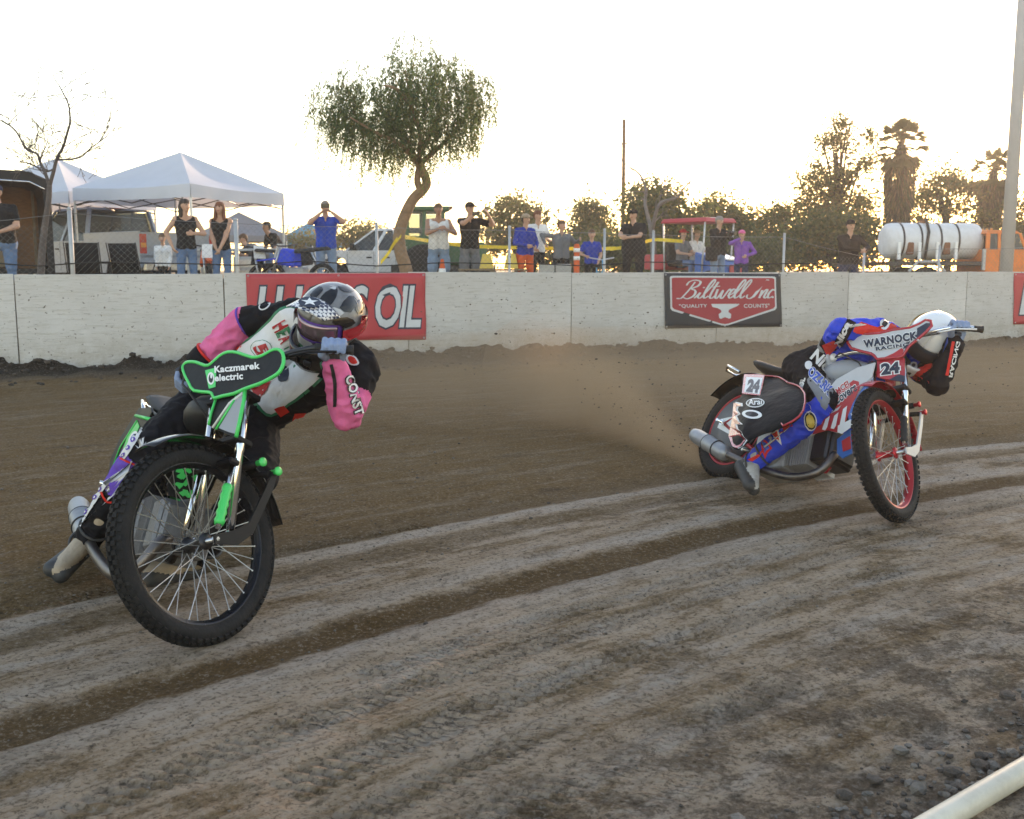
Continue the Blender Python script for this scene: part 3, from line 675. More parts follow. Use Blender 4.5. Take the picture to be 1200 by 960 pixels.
def bike(root, P, cfg):
    f, b = P.f, P.b
    LB = lambda mb, nm, m, par=root, bev=0.0, front=False: xf(mb, f if front else b).build(nm, m, par, bev)
    # ---- front wheel
    w, ri = wheel(root, 'front_wheel', f, P.fd, FA, 0.355, 0.034, cfg['rim'], 36, 1, (-0.026, -0.013, 0.0, 0.013, 0.026), 0.044)
    MBh = MB().lathe(FA, (0, 1, 0), [(-0.055, 0.012), (-0.05, 0.03), (-0.042, 0.03), (-0.038, 0.018), (0.038, 0.018), (0.042, 0.03), (0.05, 0.03), (0.055, 0.012)], 20)
    LB(MBh, 'hub', cfg['hub'], w, front=True); spokes(w, f, FA, ri, 36, 0.028, 0.045)
    LB(MB().tube([FA + V((0, -0.105, 0)), FA + V((0, 0.105, 0))], 0.009, 10).lathe(FA + V((0, 0.095, 0)), (0, 1, 0), [(0, 0.015), (0.014, 0.015), (0.016, 0.008)], 6, smooth=False), 'axle', 'steel', w, front=True)
    # ---- fork: two chrome legs a side, yokes, leading links
    for s in (-1, 1):
        bot, top = V((1.252, s * 0.086, 0.362)), HEAD + SAX * 0.10 + V((0.045, s * 0.086, 0.0))
        mb = MB(); mb.tube([bot, bot.lerp(top, 0.55), bot.lerp(top, 0.56), top], [0.0155, 0.0155, 0.0185, 0.0185], 14)
        mb.lathe(bot + V((0, -s * 0.008, 0)), (0, s, 0), [(0, 0.02), (0.014, 0.02), (0.018, 0.012)], 12)
        leg = LB(mb, 'fork_leg', cfg['fork'], front=True)
        g0, g1 = V((1.305, s * 0.090, 0.392)), bot.lerp(top, 0.50) + V((0.022, 0, 0.0))
        k = 11; pts = [g0.lerp(g1, 0.05 + 0.58 * i / (k - 1)) for i in range(k)]
        if cfg.get('gaiter_both') or s > 0:
            LB(MB().tube(pts, [0.020 if i % 2 else 0.0155 for i in range(k)], 12), 'gaiter', cfg['gaiter'], front=True)
        LB(MB().tube([g0, g1], 0.010, 10), 'strut', 'chrome', front=True)
        # leading link plate from the axle back past the leg, then up behind the tyre
        y = s * 0.103
        pl = [V((1.345, y, 0.372)), V((1.345, y, 0.338)), V((1.245, y, 0.322)), V((1.165, y, 0.352)), V((1.03, y, 0.50)), V((0.985, y, 0.565)), V((1.005, y, 0.58)), V((1.06, y, 0.515)), V((1.175, y, 0.392)), V((1.25, y, 0.375))]
        LB(MB().prism(pl, V((0, s * 0.008, 0))), 'link_arm', cfg['link'], front=True)
        for q in ((1.005, 0.565), (1.075, 0.605)):
            LB(MB().lathe(V((q[0], y - s * 0.012, q[1])), (0, s, 0), [(0, 0.011), (0.03, 0.011), (0.034, 0.017), (0.042, 0.017), (0.044, 0.008)], 12), 'link_bolt', cfg['bolt'], front=True)
    LB(MB().tube([V((1.02, -0.10, 0.56)), V((1.0, 0, 0.575)), V((1.02, 0.10, 0.56))], 0.013, 10).tube([V((1.075, -0.10, 0.605)), V((1.075, 0.10, 0.605))], 0.016, 10), 'link_bridge', 'black_plastic', front=True)
    rt = M((FPERP, V((0, 1, 0)), SAX)).transposed()
    for k, z in (('upper_yoke', 0.06), ('lower_yoke', -0.13)):
        LB(MB().box(HEAD + SAX * z + FPERP * 0.02, (0.085, 0.215, 0.026), rt), k, cfg['yoke'], bev=0.006, front=True)
    LB(MB().box(V((1.185, 0, 0.62)), (0.05, 0.21, 0.022), rt), 'fork_brace', 'black_plastic', bev=0.006, front=True)
    fender('front_mudguard', f, FA, 0.392, math.radians(66), math.radians(178), 0.105, cfg['fender'], root)
    # ---- handlebar
    brz = cfg.get('bar_r', 0.0); lift = lambda p: V((p.x, p.y, p.z + brz * max(0, min(1, (-p.y - 0.02) / 0.3))))
    bar = [V((0.855, s * 0.45, 0.955)) for s in (-1,)] + [V((0.93, -0.36, 0.985)), V((0.975, -0.20, 0.985)), V((0.985, -0.08, 0.945)), V((0.985, 0.08, 0.945)), V((0.975, 0.20, 0.985)), V((0.93, 0.36, 0.985)), V((0.855, 0.45, 0.955))]
    pts = []
    for i in range(len(bar) - 1):
        a0, b0, c0, d0 = bar[max(i - 1, 0)], bar[i], bar[i + 1], bar[min(i + 2, len(bar) - 1)]
        for j in range(5):
            t = j / 5; pts.append(0.5 * (2 * b0 + (c0 - a0) * t + (2 * a0 - 5 * b0 + 4 * c0 - d0) * t * t + (3 * b0 - a0 - 3 * c0 + d0) * t ** 3))
    pts.append(bar[-1]); pts = [lift(p) for p in pts]; LB(MB().tube(pts, 0.0125, 12), 'handlebar', cfg['bar'], front=True)
    for s in (-1, 1):
        g0, g1 = lift(V((0.935, s * 0.352, 0.986))), lift(V((0.848, s * 0.458, 0.952))); P.grip[s] = (f(g0.lerp(g1, 0.5)), (f(g1) - f(g0)).normalized()); gp = [g0.lerp(g1, t / 10) for t in range(11)]
        LB(MB().tube(gp, [0.019] + [0.0165 if t % 2 else 0.0178 for t in range(9)] + [0.021], 12), 'grip', 'black_rubber', front=True)
        LB(MB().tube([V((0.965, s * 0.27, 0.975)), V((1.02, s * 0.30, 0.965)), V((0.995, s * 0.37, 0.965)), V((0.94, s * 0.455, 0.945))], [0.010, 0.007, 0.006, 0.006], 8, flat=0.8) if s > 0 else MB().lathe(g0, g0 - g1, [(-0.005, 0.022), (0.028, 0.022), (0.034, 0.015)], 14), 'clutch_lever' if s > 0 else 'throttle_housing', cfg['lever'], front=True)
    LB(MB().tube([V((0.96, 0.27, 0.97)), V((1.06, 0.20, 0.96)), V((1.10, 0.06, 0.86)), V((1.06, 0.0, 0.72))], 0.0045, 6), 'clutch_cable', 'black_rubber', front=True)
    LB(MB().tube([lift(V((0.95, -0.33, 0.985))), V((1.04, -0.26, 0.99)), V((1.10, -0.14, 0.90)), V((1.04, -0.10, 0.74))], 0.0045, 6), 'throttle_cable', 'black_rubber', front=True)
    # ---- frame
    FT = lambda pts, r, nm='frame_tube': LB(MB().tube(pts, r, 10), nm, cfg['frame'])
    FT([HEAD + SAX * 0.07, HEAD - SAX * 0.12], 0.028, 'steering_head')
    FT([HEAD + SAX * 0.03, V((0.75, 0, 0.73)), V((0.40, 0, 0.66)), V((0.20, 0, 0.60))], 0.019)
    FT([HEAD - SAX * 0.10, V((0.98, 0, 0.45)), V((0.86, 0, 0.20)), V((0.45, 0, 0.17))], 0.019)
    for s in (-1, 1):
        FT([V((0.40, s * 0.03, 0.66)), V((0.22, s * 0.10, 0.50)), V((0.0, s * 0.12, 0.335))], 0.012, 'rear_stay')
        FT([V((0.45, s * 0.06, 0.17)), V((0.25, s * 0.11, 0.24)), V((0.0, s * 0.12, 0.335))], 0.013, 'rear_stay')
    # ---- engine, laid down
    EM = cfg.get('engine', 'alloy')
    e0 = V((0.51, -0.005, 0.225)); ed = V((math.cos(math.radians(15)), 0, math.sin(math.radians(15)))); en = V((-ed.z, 0, ed.x)); er = M((ed, V((0, 1, 0)), en)).transposed()
    en_o = LB(MB().box(e0 + V((-0.02, 0, 0)), (0.26, 0.22, 0.24), er).lathe(e0 + V((-0.01, -0.13, 0.0)), (0, 1, 0), [(0, 0.05), (0.0, 0.095), (0.03, 0.105), (0.23, 0.105), (0.26, 0.09), (0.26, 0.04)], 24), 'engine_case', EM, bev=0.008)
    for i in range(11):
        t = 0.125 + i * 0.0165; sz = 0.235 if 2 < i else 0.215
        o = xf(MB().box(e0 + ed * t, (0.006, sz, sz), er), b).build('fin', EM, en_o, 0.0)
    LB(MB().box(e0 + ed * 0.21, (0.20, 0.13, 0.13), er), 'cylinder', EM, en_o)
    LB(MB().box(e0 + ed * 0.36, (0.12, 0.22, 0.20), er).box(e0 + ed * 0.43, (0.03, 0.19, 0.17), er), 'cylinder_head', 'dark_metal' if cfg.get('dark_head') else EM, en_o, 0.012)
    LB(MB().tube([e0 + ed * 0.36 + en * 0.08, e0 + ed * 0.33 + en * 0.17, e0 + ed * 0.22 + en * 0.22], [0.026, 0.026, 0.03], 12), 'carburettor', EM, en_o)
    LB(MB().box(V((0.32, 0.10, 0.33)), (0.22, 0.05, 0.16)).lathe(V((0.26, 0.13, 0.34)), (0, 1, 0), [(0, 0.085), (0.035, 0.085), (0.04, 0.07)], 20), 'clutch_cover', cfg['accent'], bev=0.01)
    # ---- exhaust along the right side
    ex = [e0 + ed * 0.40 - en * 0.05 + V((0, -0.03, 0)), V((0.97, -0.09, 0.27)), V((0.96, -0.14, 0.15)), V((0.82, -0.17, 0.085)), V((0.60, -0.19, 0.085)), V((0.40, -0.205, 0.105)), V((0.24, -0.21, 0.128))]
    LB(MB().tube(smooth_open(ex, 4), 0.023, 12), 'exhaust_pipe', 'exhaust_steel')
    s0, s1 = V((0.27, -0.212, 0.120)), V((-0.12, -0.225, 0.205)); sdir = (s1 - s0).normalized(); sl = (s1 - s0).length
    so = LB(MB().lathe(s0, sdir, [(0, 0.024), (0.03, 0.046), (0.06, 0.048), (sl * 0.55, 0.050), (sl * 0.56, 0.053), (sl * 0.60, 0.053), (sl * 0.61, 0.049), (sl - 0.05, 0.048), (sl - 0.01, 0.040), (sl, 0.030), (sl - 0.03, 0.024)], 24), 'silencer', cfg['silencer'])
    for t in (0.30, 0.58): LB(MB().ring(s0 + sdir * sl * t, sdir, 0.051, 0.004, 28, 6), 'clamp_band', 'dark_metal', so)
    # ---- rear wheel
    w, ri = wheel(root, 'rear_wheel', b, P.bd, RA, 0.335, 0.047, cfg['rim'], 36, 2, (-0.036, -0.024, -0.012, 0.0, 0.012, 0.024, 0.036), 0.066)
    LB(MB().lathe(RA, (0, 1, 0), [(-0.07, 0.012), (-0.06, 0.04), (0.06, 0.04), (0.07, 0.012)], 20), 'hub', cfg['hub'], w)
    for s in (-1, 1): LB(MB().lathe(RA + V((0, s * 0.034, 0)), (0, s, 0), [(0, ri - 0.016), (0.004, ri - 0.016), (0.010, 0.10), (0.010, 0.03)], 48), 'wheel_disc', cfg['disc'], w)
    LB(MB().tube([RA + V((0, -0.19, 0)), RA + V((0, 0.16, 0))], 0.010, 10).lathe(RA + V((0, -0.15, 0)), (0, 1, 0), [(0, 0.02), (0.02, 0.02)], 6, smooth=False), 'axle', 'chrome', w)
    for s in (-1, 1): LB(MB().prism([V((0.06, s * 0.118, 0.39)), V((-0.05, s * 0.118, 0.36)), V((-0.05, s * 0.118, 0.30)), V((0.10, s * 0.118, 0.27))], V((0, s * 0.008, 0))), 'axle_plate', cfg['plate'])
    LB(MB().ring(RA + V((0, 0.075, 0)), (0, 1, 0), 0.095, 0.006, 40, 6).tube([V((0.0, 0.075, 0.43)), V((0.30, 0.10, 0.40))], 0.006, 6).tube([V((0.0, 0.075, 0.24)), V((0.30, 0.10, 0.28))], 0.006, 6), 'chain', 'dark_metal')
    # ---- saddle, tail
    rows = []
    for i in range(11):
        t = i / 10; x = 0.52 - 0.48 * t; wd = 0.045 + 0.085 * math.sin(min(1, t * 1.35) * math.pi / 2); zc = 0.715 + 0.03 * t + 0.05 * max(0, t - 0.6)
        rows.append([V((x, wd * math.cos(a), zc + 0.035 * math.sin(a))) for a in [math.pi * 2 * j / 14 for j in range(14)]])
    mb = MB()
    for i in range(10):
        for j in range(14): pass
    mb.add([p for r in rows for p in r], [(i * 14 + j, i * 14 + (j + 1) % 14, (i + 1) * 14 + (j + 1) % 14, (i + 1) * 14 + j) for i in range(10) for j in range(14)] + [tuple(range(14))[::-1], tuple(140 + j for j in range(14))], 0, True)
    LB(mb, 'saddle', 'black_rubber')
    fender('rear_mudguard', b, RA, 0.395, math.radians(20), math.radians(150), 0.15, cfg['tail'], root, 0.3)
    LB(MB().tube([V((-0.10, -0.09, 0.70)), V((-0.26, -0.08, 0.74)), V((-0.31, -0.04, 0.72)), V((-0.31, 0.04, 0.72)), V((-0.26, 0.08, 0.74)), V((-0.10, 0.09, 0.70))], 0.009, 10), 'lift_loop', 'chrome')
    LB(MB().tube([V((0.40, -0.05, 0.20)), V((0.38, -0.22, 0.175))], 0.011, 8), 'footrest', 'steel')
    # ---- tank
    mb = MB(); rows = []
    for i in range(9):
        t = i / 8; x = 0.90 - 0.36 * t; hw = 0.02 + 0.085 * math.sin(math.pi * (0.12 + 0.8 * t)); zc = 0.80 - 0.06 * t; hz = 0.03 + 0.06 * math.sin(math.pi * (0.1 + 0.8 * t))
        rows.append([V((x, hw * math.cos(a), zc + hz * math.sin(a))) for a in [math.pi * 2 * j / 14 for j in range(14)]])
    mb.add([p for r in rows for p in r], [(i * 14 + j, i * 14 + (j + 1) % 14, (i + 1) * 14 + (j + 1) % 14, (i + 1) * 14 + j) for i in range(8) for j in range(14)] + [tuple(range(14))[::-1], tuple(112 + j for j in range(14))], 0, True)
    LB(mb, 'fuel_tank', cfg['tank'])
def smooth_open(pts, k=4):
    out = []
    for i in range(len(pts) - 1):
        a, b, c, d = pts[max(i - 1, 0)], pts[i], pts[i + 1], pts[min(i + 2, len(pts) - 1)]
        for j in range(k):
            t = j / k; out.append(0.5 * (2 * b + (c - a) * t + (2 * a - 5 * b + 4 * c - d) * t * t + (3 * b - a - 3 * c + d) * t ** 3))
    return out + [pts[-1]]

mat('rim_black', (0.012, 0.013, 0.018), 0.25, 0.5, var=0.2); mat('rim_red', (0.42, 0.02, 0.03), 0.3, 0.3, var=0.1)
mat('hub_red', (0.5, 0.03, 0.04), 0.3, 0.5, var=0.1); mat('gloss_black', (0.006, 0.006, 0.008), 0.2, var=0.2, coat=0.4, spec=0.4, dirt=(0.12, 0.1, 0.08), dirt_amt=0.03)
mat('gloss_red', (0.42, 0.015, 0.03), 0.25, var=0.1, coat=0.4, dirt=(0.15, 0.11, 0.08), dirt_amt=0.08)
mat('panel_grey', (0.30, 0.32, 0.35), 0.4, var=0.06, dirt=(0.2, 0.16, 0.12), dirt_amt=0.06); mat('panel_light', (0.50, 0.51, 0.53), 0.4, var=0.05, dirt=(0.25, 0.2, 0.15), dirt_amt=0.08)
mat('cover_black', (0.008, 0.009, 0.011), 0.45, var=0.3, scale=5, bump=0.2, bscale=9, spec=0.2, dirt=(0.10, 0.085, 0.07), dirt_amt=0.02)
mat('cover_sheen', (0.006, 0.007, 0.009), 0.55, var=0.3, scale=5, bump=0.8, bscale=8, spec=0.08)
mat('disc_grey', (0.10, 0.105, 0.115), 0.45, var=0.15, dirt=(0.15, 0.12, 0.09), dirt_amt=0.2)
mat('panel_blue', (0.03, 0.13, 0.42), 0.4, var=0.08); mat('panel_white', (0.70, 0.70, 0.69), 0.4, var=0.05, dirt=(0.25, 0.2, 0.15), dirt_amt=0.08)

# ================= green and black motorcycle
mc1 = thing('speedway_motorcycle', (P1.b((0.6, 0, 0)).x, P1.b((0.6, 0, 0)).y, 0), 'black and lime green speedway motorcycle leaning in a slide under the pink sleeved rider', 'motorcycle', 'speedway motorcycles racing')
bike(mc1, P1, dict(bar_r=0.08, engine='alloy_dark', rim='rim_black', hub='dark_metal', fork='chrome', gaiter='lime', link='black_plastic', bolt='lime', yoke='black_plastic', fender='gloss_black', bar='dark_metal', lever='black_plastic', frame='gloss_black', accent='lime', silencer='silencer_alloy', disc='cover_black', plate='black_plastic', tail='cover_black', tank='cover_black'))
pn = P1.fd(FPERP); pn = pn if pn.y < 0 else -pn
pp = P1.f(HEAD + FPERP * 0.085)
up1 = [(160, 195), (172, 168), (200, 154), (255, 156), (320, 180), (358, 168), (420, 112), (480, 84), (550, 90), (650, 122), (720, 110), (780, 76), (828, 66), (862, 95), (868, 160), (842, 220), (800, 255), (720, 298), (660, 320), (590, 345), (520, 376), (440, 392), (382, 408), (368, 380), (340, 366), (240, 355), (205, 305), (172, 240)]
lo1 = [(386, 408), (445, 391), (520, 375), (588, 346), (582, 420), (552, 560), (528, 682), (450, 650), (372, 618), (332, 590), (350, 510)]
U1 = smooth_loop(trace(up1, 190, 400, 6, pp, pn), 2); L1_ = trace(lo1, 190, 400, 6, pp - pn * 0.012, pn)
bc = plate('handlebar_cover', U1, pn, 0.012, 'cover_black', mc1); edging('trim', U1, pn, 0.010, 0.0072, 'lime', bc)
sc_ = plate('fork_shield', L1_, pn, 0.010, 'cover_black', mc1); 
q = trace([(536, 385), (578, 362), (572, 420), (548, 540), (524, 655), (470, 640), (402, 612)], 190, 400, 6, pp + pn * 0.0, pn); plate('grey_panel', q, pn, 0.003, 'panel_grey', sc_)
for nm, a, r_, m_ in (('trim', [(382, 412), (350, 510), (334, 590)], 0.0055, 'lime'), ('trim', [(588, 350), (580, 420), (552, 560), (526, 676)], 0.0075, 'lime'), ('trim', [(530, 390), (460, 500), (384, 622)], 0.005, 'lime'), ('stripe', [(575, 366), (480, 440), (362, 612)], 0.0055, 'panel_white')):
    MB().tube([p + pn * 0.004 for p in trace(a, 190, 400, 6, pp, pn)], r_, 6).build(nm, m_, sc_)
fn = quad_fn(*[p + pn * 0.0155 for p in trace([(392, 296), (712, 270), (388, 180), (708, 150)], 190, 400, 6, pp, pn)])
mb = MB(); letter(mb, 'Kaczmarek', lambda u, v: fn(u, 0.52 + 0.42 * v), 0, 0.032, 0.0, 1.05); letter(mb, 'electric', lambda u, v: fn(0.63 * u, 0.0 + 0.42 * v), 0, 0.032, 0, 1.05)
mb.build('lettering', 'white', bc)
q = trace([(304, 206), (382, 186), (376, 322), (330, 334)], 190, 400, 6, pp + pn * 0.013, pn); em = plate('emblem', q, pn, 0.0015, 'lime', bc)
def disc(cx, cy, rx, ry, n=20, a=0.0): return [(cx + rx * math.cos(2 * math.pi * i / n) * math.cos(a) - ry * math.sin(2 * math.pi * i / n) * math.sin(a), cy + rx * math.cos(2 * math.pi * i / n) * math.sin(a) + ry * math.sin(2 * math.pi * i / n) * math.cos(a)) for i in range(n)]
for k, (cx, cy, rx, ry, m_) in enumerate(((343, 262, 25, 44, 'white'), (343, 262, 15, 30, 'ink_black'), (346, 246, 7, 16, 'white'))):
    plate('emblem_ring', trace(disc(cx, cy, rx, ry), 190, 400, 6, pp + pn * (0.0148 + 0.001 * k), pn), pn, 0.0008, m_, em)
# right side and tail covers, tilted like the frame
sn = P1.bd((0, -1, 0)); sp_ = P1.b((0.1, -0.13, 0.5))
q = trace([(545, 40), (610, 35), (612, 60), (560, 170), (500, 260), (430, 345), (385, 380), (400, 300), (450, 190), (500, 110)], 40, 470, 4.36, sp_, sn); tc_ = plate('tail_cover', q, sn, 0.01, 'cover_black', mc1, 0.002)
q = trace([(530, 105), (540, 130), (500, 215), (455, 248), (475, 190)], 40, 470, 4.36, sp_ + sn * 0.012, sn); plate('green_patch', q, sn, 0.002, 'lime', tc_)
q = trace(disc(505, 190, 18, 40, 16, 0.45), 40, 470, 4.36, sp_ + sn * 0.015, sn); plate('badge', q, sn, 0.001, 'white', tc_)
q = trace(disc(504, 192, 10, 27, 14, 0.45), 40, 470, 4.36, sp_ + sn * 0.017, sn); plate('badge_centre', q, sn, 0.001, 'ink_blue', tc_)
MB().tube(trace([(520, 75), (600, 95)], 40, 470, 4.36, sp_ + sn * 0.015, sn), 0.008, 6).build('trim', 'lime', tc_)
MB().tube(trace([(525, 100), (440, 235), (400, 340)], 40, 470, 4.36, sp_ + sn * 0.014, sn), 0.004, 6).build('trim', 'lime', tc_)
fn = quad_fn(*trace([(400, 350), (415, 365), (380, 330), (395, 345)], 40, 470, 4.36, sp_ + sn * 0.013, sn))
# green spattered guard seen above the engine
q = trace([(385, 150), (430, 135), (515, 140), (525, 200), (500, 270), (420, 280), (360, 262), (350, 215)], 100, 510, 3.69, P1.b((0.93, 0, 0.55)), P1.bd((1, 0, 0.2)))
plate('radiator_guard', q, P1.bd((1, 0, 0.2)), 0.01, 'black_plastic', mc1)
rg = random.Random(3)
for i in range(16):
    cx, cy = rg.uniform(375, 510), rg.uniform(150, 270); q = [(cx + rg.uniform(6, 30) * math.cos(a + i), cy + rg.uniform(5, 22) * math.sin(a + i)) for a in (0, 0.8, 1.7, 2.5, 3.4, 4.3, 5.3)]
    plate('green_fleck', trace(q, 100, 510, 3.69, P1.b((0.945 + 0.0007 * i, 0, 0.55)), P1.bd((1, 0, 0.2))), P1.bd((1, 0, 0.2)), 0.002, 'lime', mc1)

# ================= red and grey motorcycle
mc2 = thing('speedway_motorcycle', (P2.b((0.6, 0, 0)).x, P2.b((0.6, 0, 0)).y, 0), 'red rimmed speedway motorcycle numbered 24 sliding under the white helmeted rider', 'motorcycle', 'speedway motorcycles racing')
bike(mc2, P2, dict(rim='rim_red', hub='hub_red', fork='chrome', gaiter='black_rubber', link='panel_light', bolt='hub_red', yoke='dark_metal', fender='gloss_red', bar='chrome', lever='white', frame='gloss_red', accent='alloy', silencer='silencer_alloy', disc='disc_grey', plate='panel_white', tail='cover_black', tank='panel_grey', dark_head=True))
pn = P2.fd(FPERP); pn = pn if pn.y < 0 else -pn
pp = P2.f(HEAD + FPERP * 0.085)
T5 = lambda pl, off=0.0: trace(pl, 930, 340, 5.4545, pp + pn * off, pn)
U2 = T5([(340, 280), (410, 283), (480, 288), (560, 282), (640, 262), (750, 247), (810, 222), (850, 198), (882, 203), (887, 235), (850, 275), (800, 318), (760, 350), (735, 375), (705, 425), (690, 434), (615, 441), (540, 448), (520, 425), (500, 412), (440, 398), (375, 378), (352, 345)])
bc = plate('handlebar_cover', U2, pn, 0.012, 'panel_light', mc2); edging('trim', U2, pn, 0.010, 0.0085, 'gloss_red', bc)
plate('dark_panel', T5([(790, 245), (848, 212), (874, 214), (874, 236), (810, 298), (745, 330), (720, 372), (700, 376), (735, 310), (790, 285)], 0.0125), pn, 0.002, 'ink_navy', bc)
plate('red_flash', T5([(690, 372), (705, 382), (690, 430), (610, 436), (560, 440), (640, 405)], 0.0125), pn, 0.002, 'ink_red', bc)
NP = T5([(538, 452), (700, 434), (714, 442), (712, 590), (600, 578), (536, 562)], -0.012)
npl = plate('number_plate', NP, pn, 0.012, 'gloss_red', mc2, 0.002)
plate('dark_edge', T5([(672, 540), (712, 548), (712, 588), (610, 574)], 0.0012), pn, 0.001, 'ink_navy', npl)
fn = quad_fn(*T5([(560, 545), (680, 530), (556, 470), (676, 455)], 0.0048)); fo = quad_fn(*T5([(560, 545), (680, 530), (556, 470), (676, 455)], 0.0028)); mb = MB(); bx_ = letter(mb, '24', fn, 0, 0.06); letter(mb, '24', fo, 1, 0.125, 0, 1.0, bx_); mb.build('lettering', ['ink_navy', 'white'], npl)
fn = quad_fn(*T5([(450, 372), (795, 318), (444, 320), (788, 262)], 0.0175)); fo = quad_fn(*T5([(450, 372), (795, 318), (444, 320), (788, 262)], 0.0155))
mb = MB(); bx_ = letter(mb, 'WARNOCK', fn, 0, 0.055, 0, 1.12); letter(mb, 'WARNOCK', fo, 1, 0.115, 0, 1.12, bx_)
f2 = quad_fn(*T5([(527, 388), (735, 357), (524, 365), (732, 338)], 0.0175)); letter(mb, 'RACING', f2, 0, 0.045, 0, 1.15)
f2 = quad_fn(*T5([(527, 388), (735, 357), (524, 365), (732, 338)], 0.016)); letter(mb, 'RACING', f2, 1, 0.11, 0, 1.15, None)
mb.build('lettering', ['ink_navy', 'white'], bc)
# side panels of the frame cover (right side)
sn = P2.bd((0, -1, 0.0)); spt = P2.b((0.75, -0.115, 0.55))
T4 = lambda pl, off=0.0: trace(pl, 790, 340, 3.3333, spt + sn * off, sn)
fp = plate('frame_cover', T4([(600, 395), (640, 350), (720, 305), (790, 285), (775, 345), (735, 385), (690, 450), (660, 520), (640, 560), (600, 548), (560, 560), (500, 590), (540, 520)]), sn, 0.012, 'panel_light', mc2, 0.003)
plate('red_field', T4([(575, 500), (640, 470), (690, 400), (728, 378), (700, 440), (668, 520), (645, 558), (600, 548), (540, 565)], 0.013), sn, 0.0015, 'ink_red', fp)
for i, s_ in enumerate(((592, 0), (626, -14), (660, -40))):
    x, dy = s_; plate('white_stripe', T4([(x, 505 + dy), (x + 16, 492 + dy), (x + 6, 535 + dy * 0.4), (x - 2, 548 + dy * 0.35), (x - 14, 545 + dy * 0.35)], 0.0155), sn, 0.001, 'white', fp)
plate('white_tip', T4([(640, 530), (690, 505), (700, 530), (655, 562), (638, 556)], 0.0158), sn, 0.001, 'white', fp)
plate('blue_field', T4([(700, 440), (735, 385), (778, 360), (775, 400), (730, 440), (700, 500), (685, 520), (680, 490)], 0.0135), sn, 0.0015, 'panel_blue', fp)
for x, y in ((748, 392), (735, 410), (718, 432), (705, 458), (762, 380), (695, 485)):
    plate('star', T4([(x + (7 if k % 2 == 0 else 3) * math.sin(math.pi * k / 5), y - (7 if k % 2 == 0 else 3) * math.cos(math.pi * k / 5)) for k in range(10)], 0.0155), sn, 0.001, 'white', fp)
def decal(parent, txt, quad, off, m_in, m_out=None, bold=0.03, ob=0.09, TT=None, shear=0.0):
    mb = MB(); bx = letter(mb, txt, quad_fn(*TT(quad, off + 0.0012)), 0, bold, shear)
    if m_out: letter(mb, txt, quad_fn(*TT(quad, off)), 1, ob, shear, 1.0, bx)
    return mb.build('lettering', [m_in] + ([m_out] if m_out else []), parent)
decal(fp, 'Covers', [(630, 452), (716, 392), (618, 418), (704, 358)], 0.0135, 'ink_navy', 'white', TT=T4)
plate('badge_rim', T4([(612, 430), (640, 400), (700, 352), (722, 358), (724, 392), (680, 432), (632, 464), (614, 456)], 0.0125), sn, 0.0008, 'ink_red', fp)
decal(fp, 'MCEI', [(640, 408), (686, 375), (628, 388), (676, 352)], 0.0135, 'ink_red', 'white', TT=T4)
decal(fp, 'Mwi', [(560, 520), (622, 470), (552, 494), (612, 446)], 0.0175, 'white', 'ink_navy', TT=T4)
plate('lower_cover', T4([(640, 585), (690, 545), (698, 640), (660, 660), (640, 640)], -0.02), sn, 0.01, 'panel_blue', mc2, 0.002)
plate('skull_patch', T4([(655, 590), (688, 570), (692, 620), (660, 632)], -0.008), sn, 0.002, 'ink_red', mc2)
# rear cover: a limp black sheet over the seat and rear wheel, with the tail number
rn = P2.bd((-0.15, -0.86, 0.5)).normalized(); rp0 = P2.b((0.12, -0.15, 0.58))
T6 = lambda pl, off=0.0: trace(pl, 800, 420, 5.645, rp0 + rn * off, rn)
outl = [(405, 112), (545, 118), (640, 128), (700, 165), (765, 185), (810, 240), (800, 350), (730, 420), (600, 480), (455, 535), (372, 600), (330, 585), (305, 520), (330, 400), (352, 300), (392, 238), (395, 170)]
ctr = T6([(540, 320)])[0]; ol = smooth_loop(T6(outl), 2); rows = []
rr_ = random.Random(9)
for k in range(9):
    t = k / 8; row = []
    for i, p in enumerate(ol + [ol[0]]):
        i = i % len(ol); q = ctr.lerp(p, t); row.append(q + rn * (0.05 * (1 - t * t) + 0.012 * math.sin(i * 0.55 + 3 * t) * t * (1.1 - t) + 0.004 * math.sin(i * 1.1 - 4 * t) * t))
    rows.append(row)
mb = MB(); mb.sheet(rows, 0, rn * -0.004); rc = mb.build('rear_cover', 'cover_sheen', mc2)
def on_cover(u):                                                            # lift of the cover over its flat outline
    return 0.062
edging('trim', [p + rn * 0.004 for p in ol[:16]][::1], rn, 0.0, 0.006, 'gloss_red', rc)
bvr = BVHTree.FromPolygons([V(v) for v in mb.v], mb.f)
def T6s(pl, off):
    out = []
    for x, y in pl:
        d = ray(800 + x / 5.645, 420 + y / 5.645).normalized(); hit = bvr.ray_cast(CAMP, d)
        out.append((hit[0] if hit[0] else on_plane(800 + x / 5.645, 420 + y / 5.645, rp0 + rn * 0.004, rn)) + rn * off)
    return out
def fill_patch(name, pl, off, m_, parent, TT):
    c = (sum(p[0] for p in pl) / len(pl), sum(p[1] for p in pl) / len(pl)); rows = []
    for k in range(6): rows.append(TT([(c[0] + (x - c[0]) * k / 5, c[1] + (y - c[1]) * k / 5) for x, y in pl + [pl[0]]], off))
    mb = MB(); mb.sheet(rows); return mb.build(name, m_, parent)
np_ = plate('tail_number', T6([(410, 110), (545, 116), (515, 250), (395, 236)], 0.046), rn, 0.006, 'gloss_red', rc)
plate('number_field', T6([(422, 124), (530, 130), (507, 236), (408, 224)], 0.0525), rn, 0.001, 'white', np_)
from mathutils.geometry import tessellate_polygon
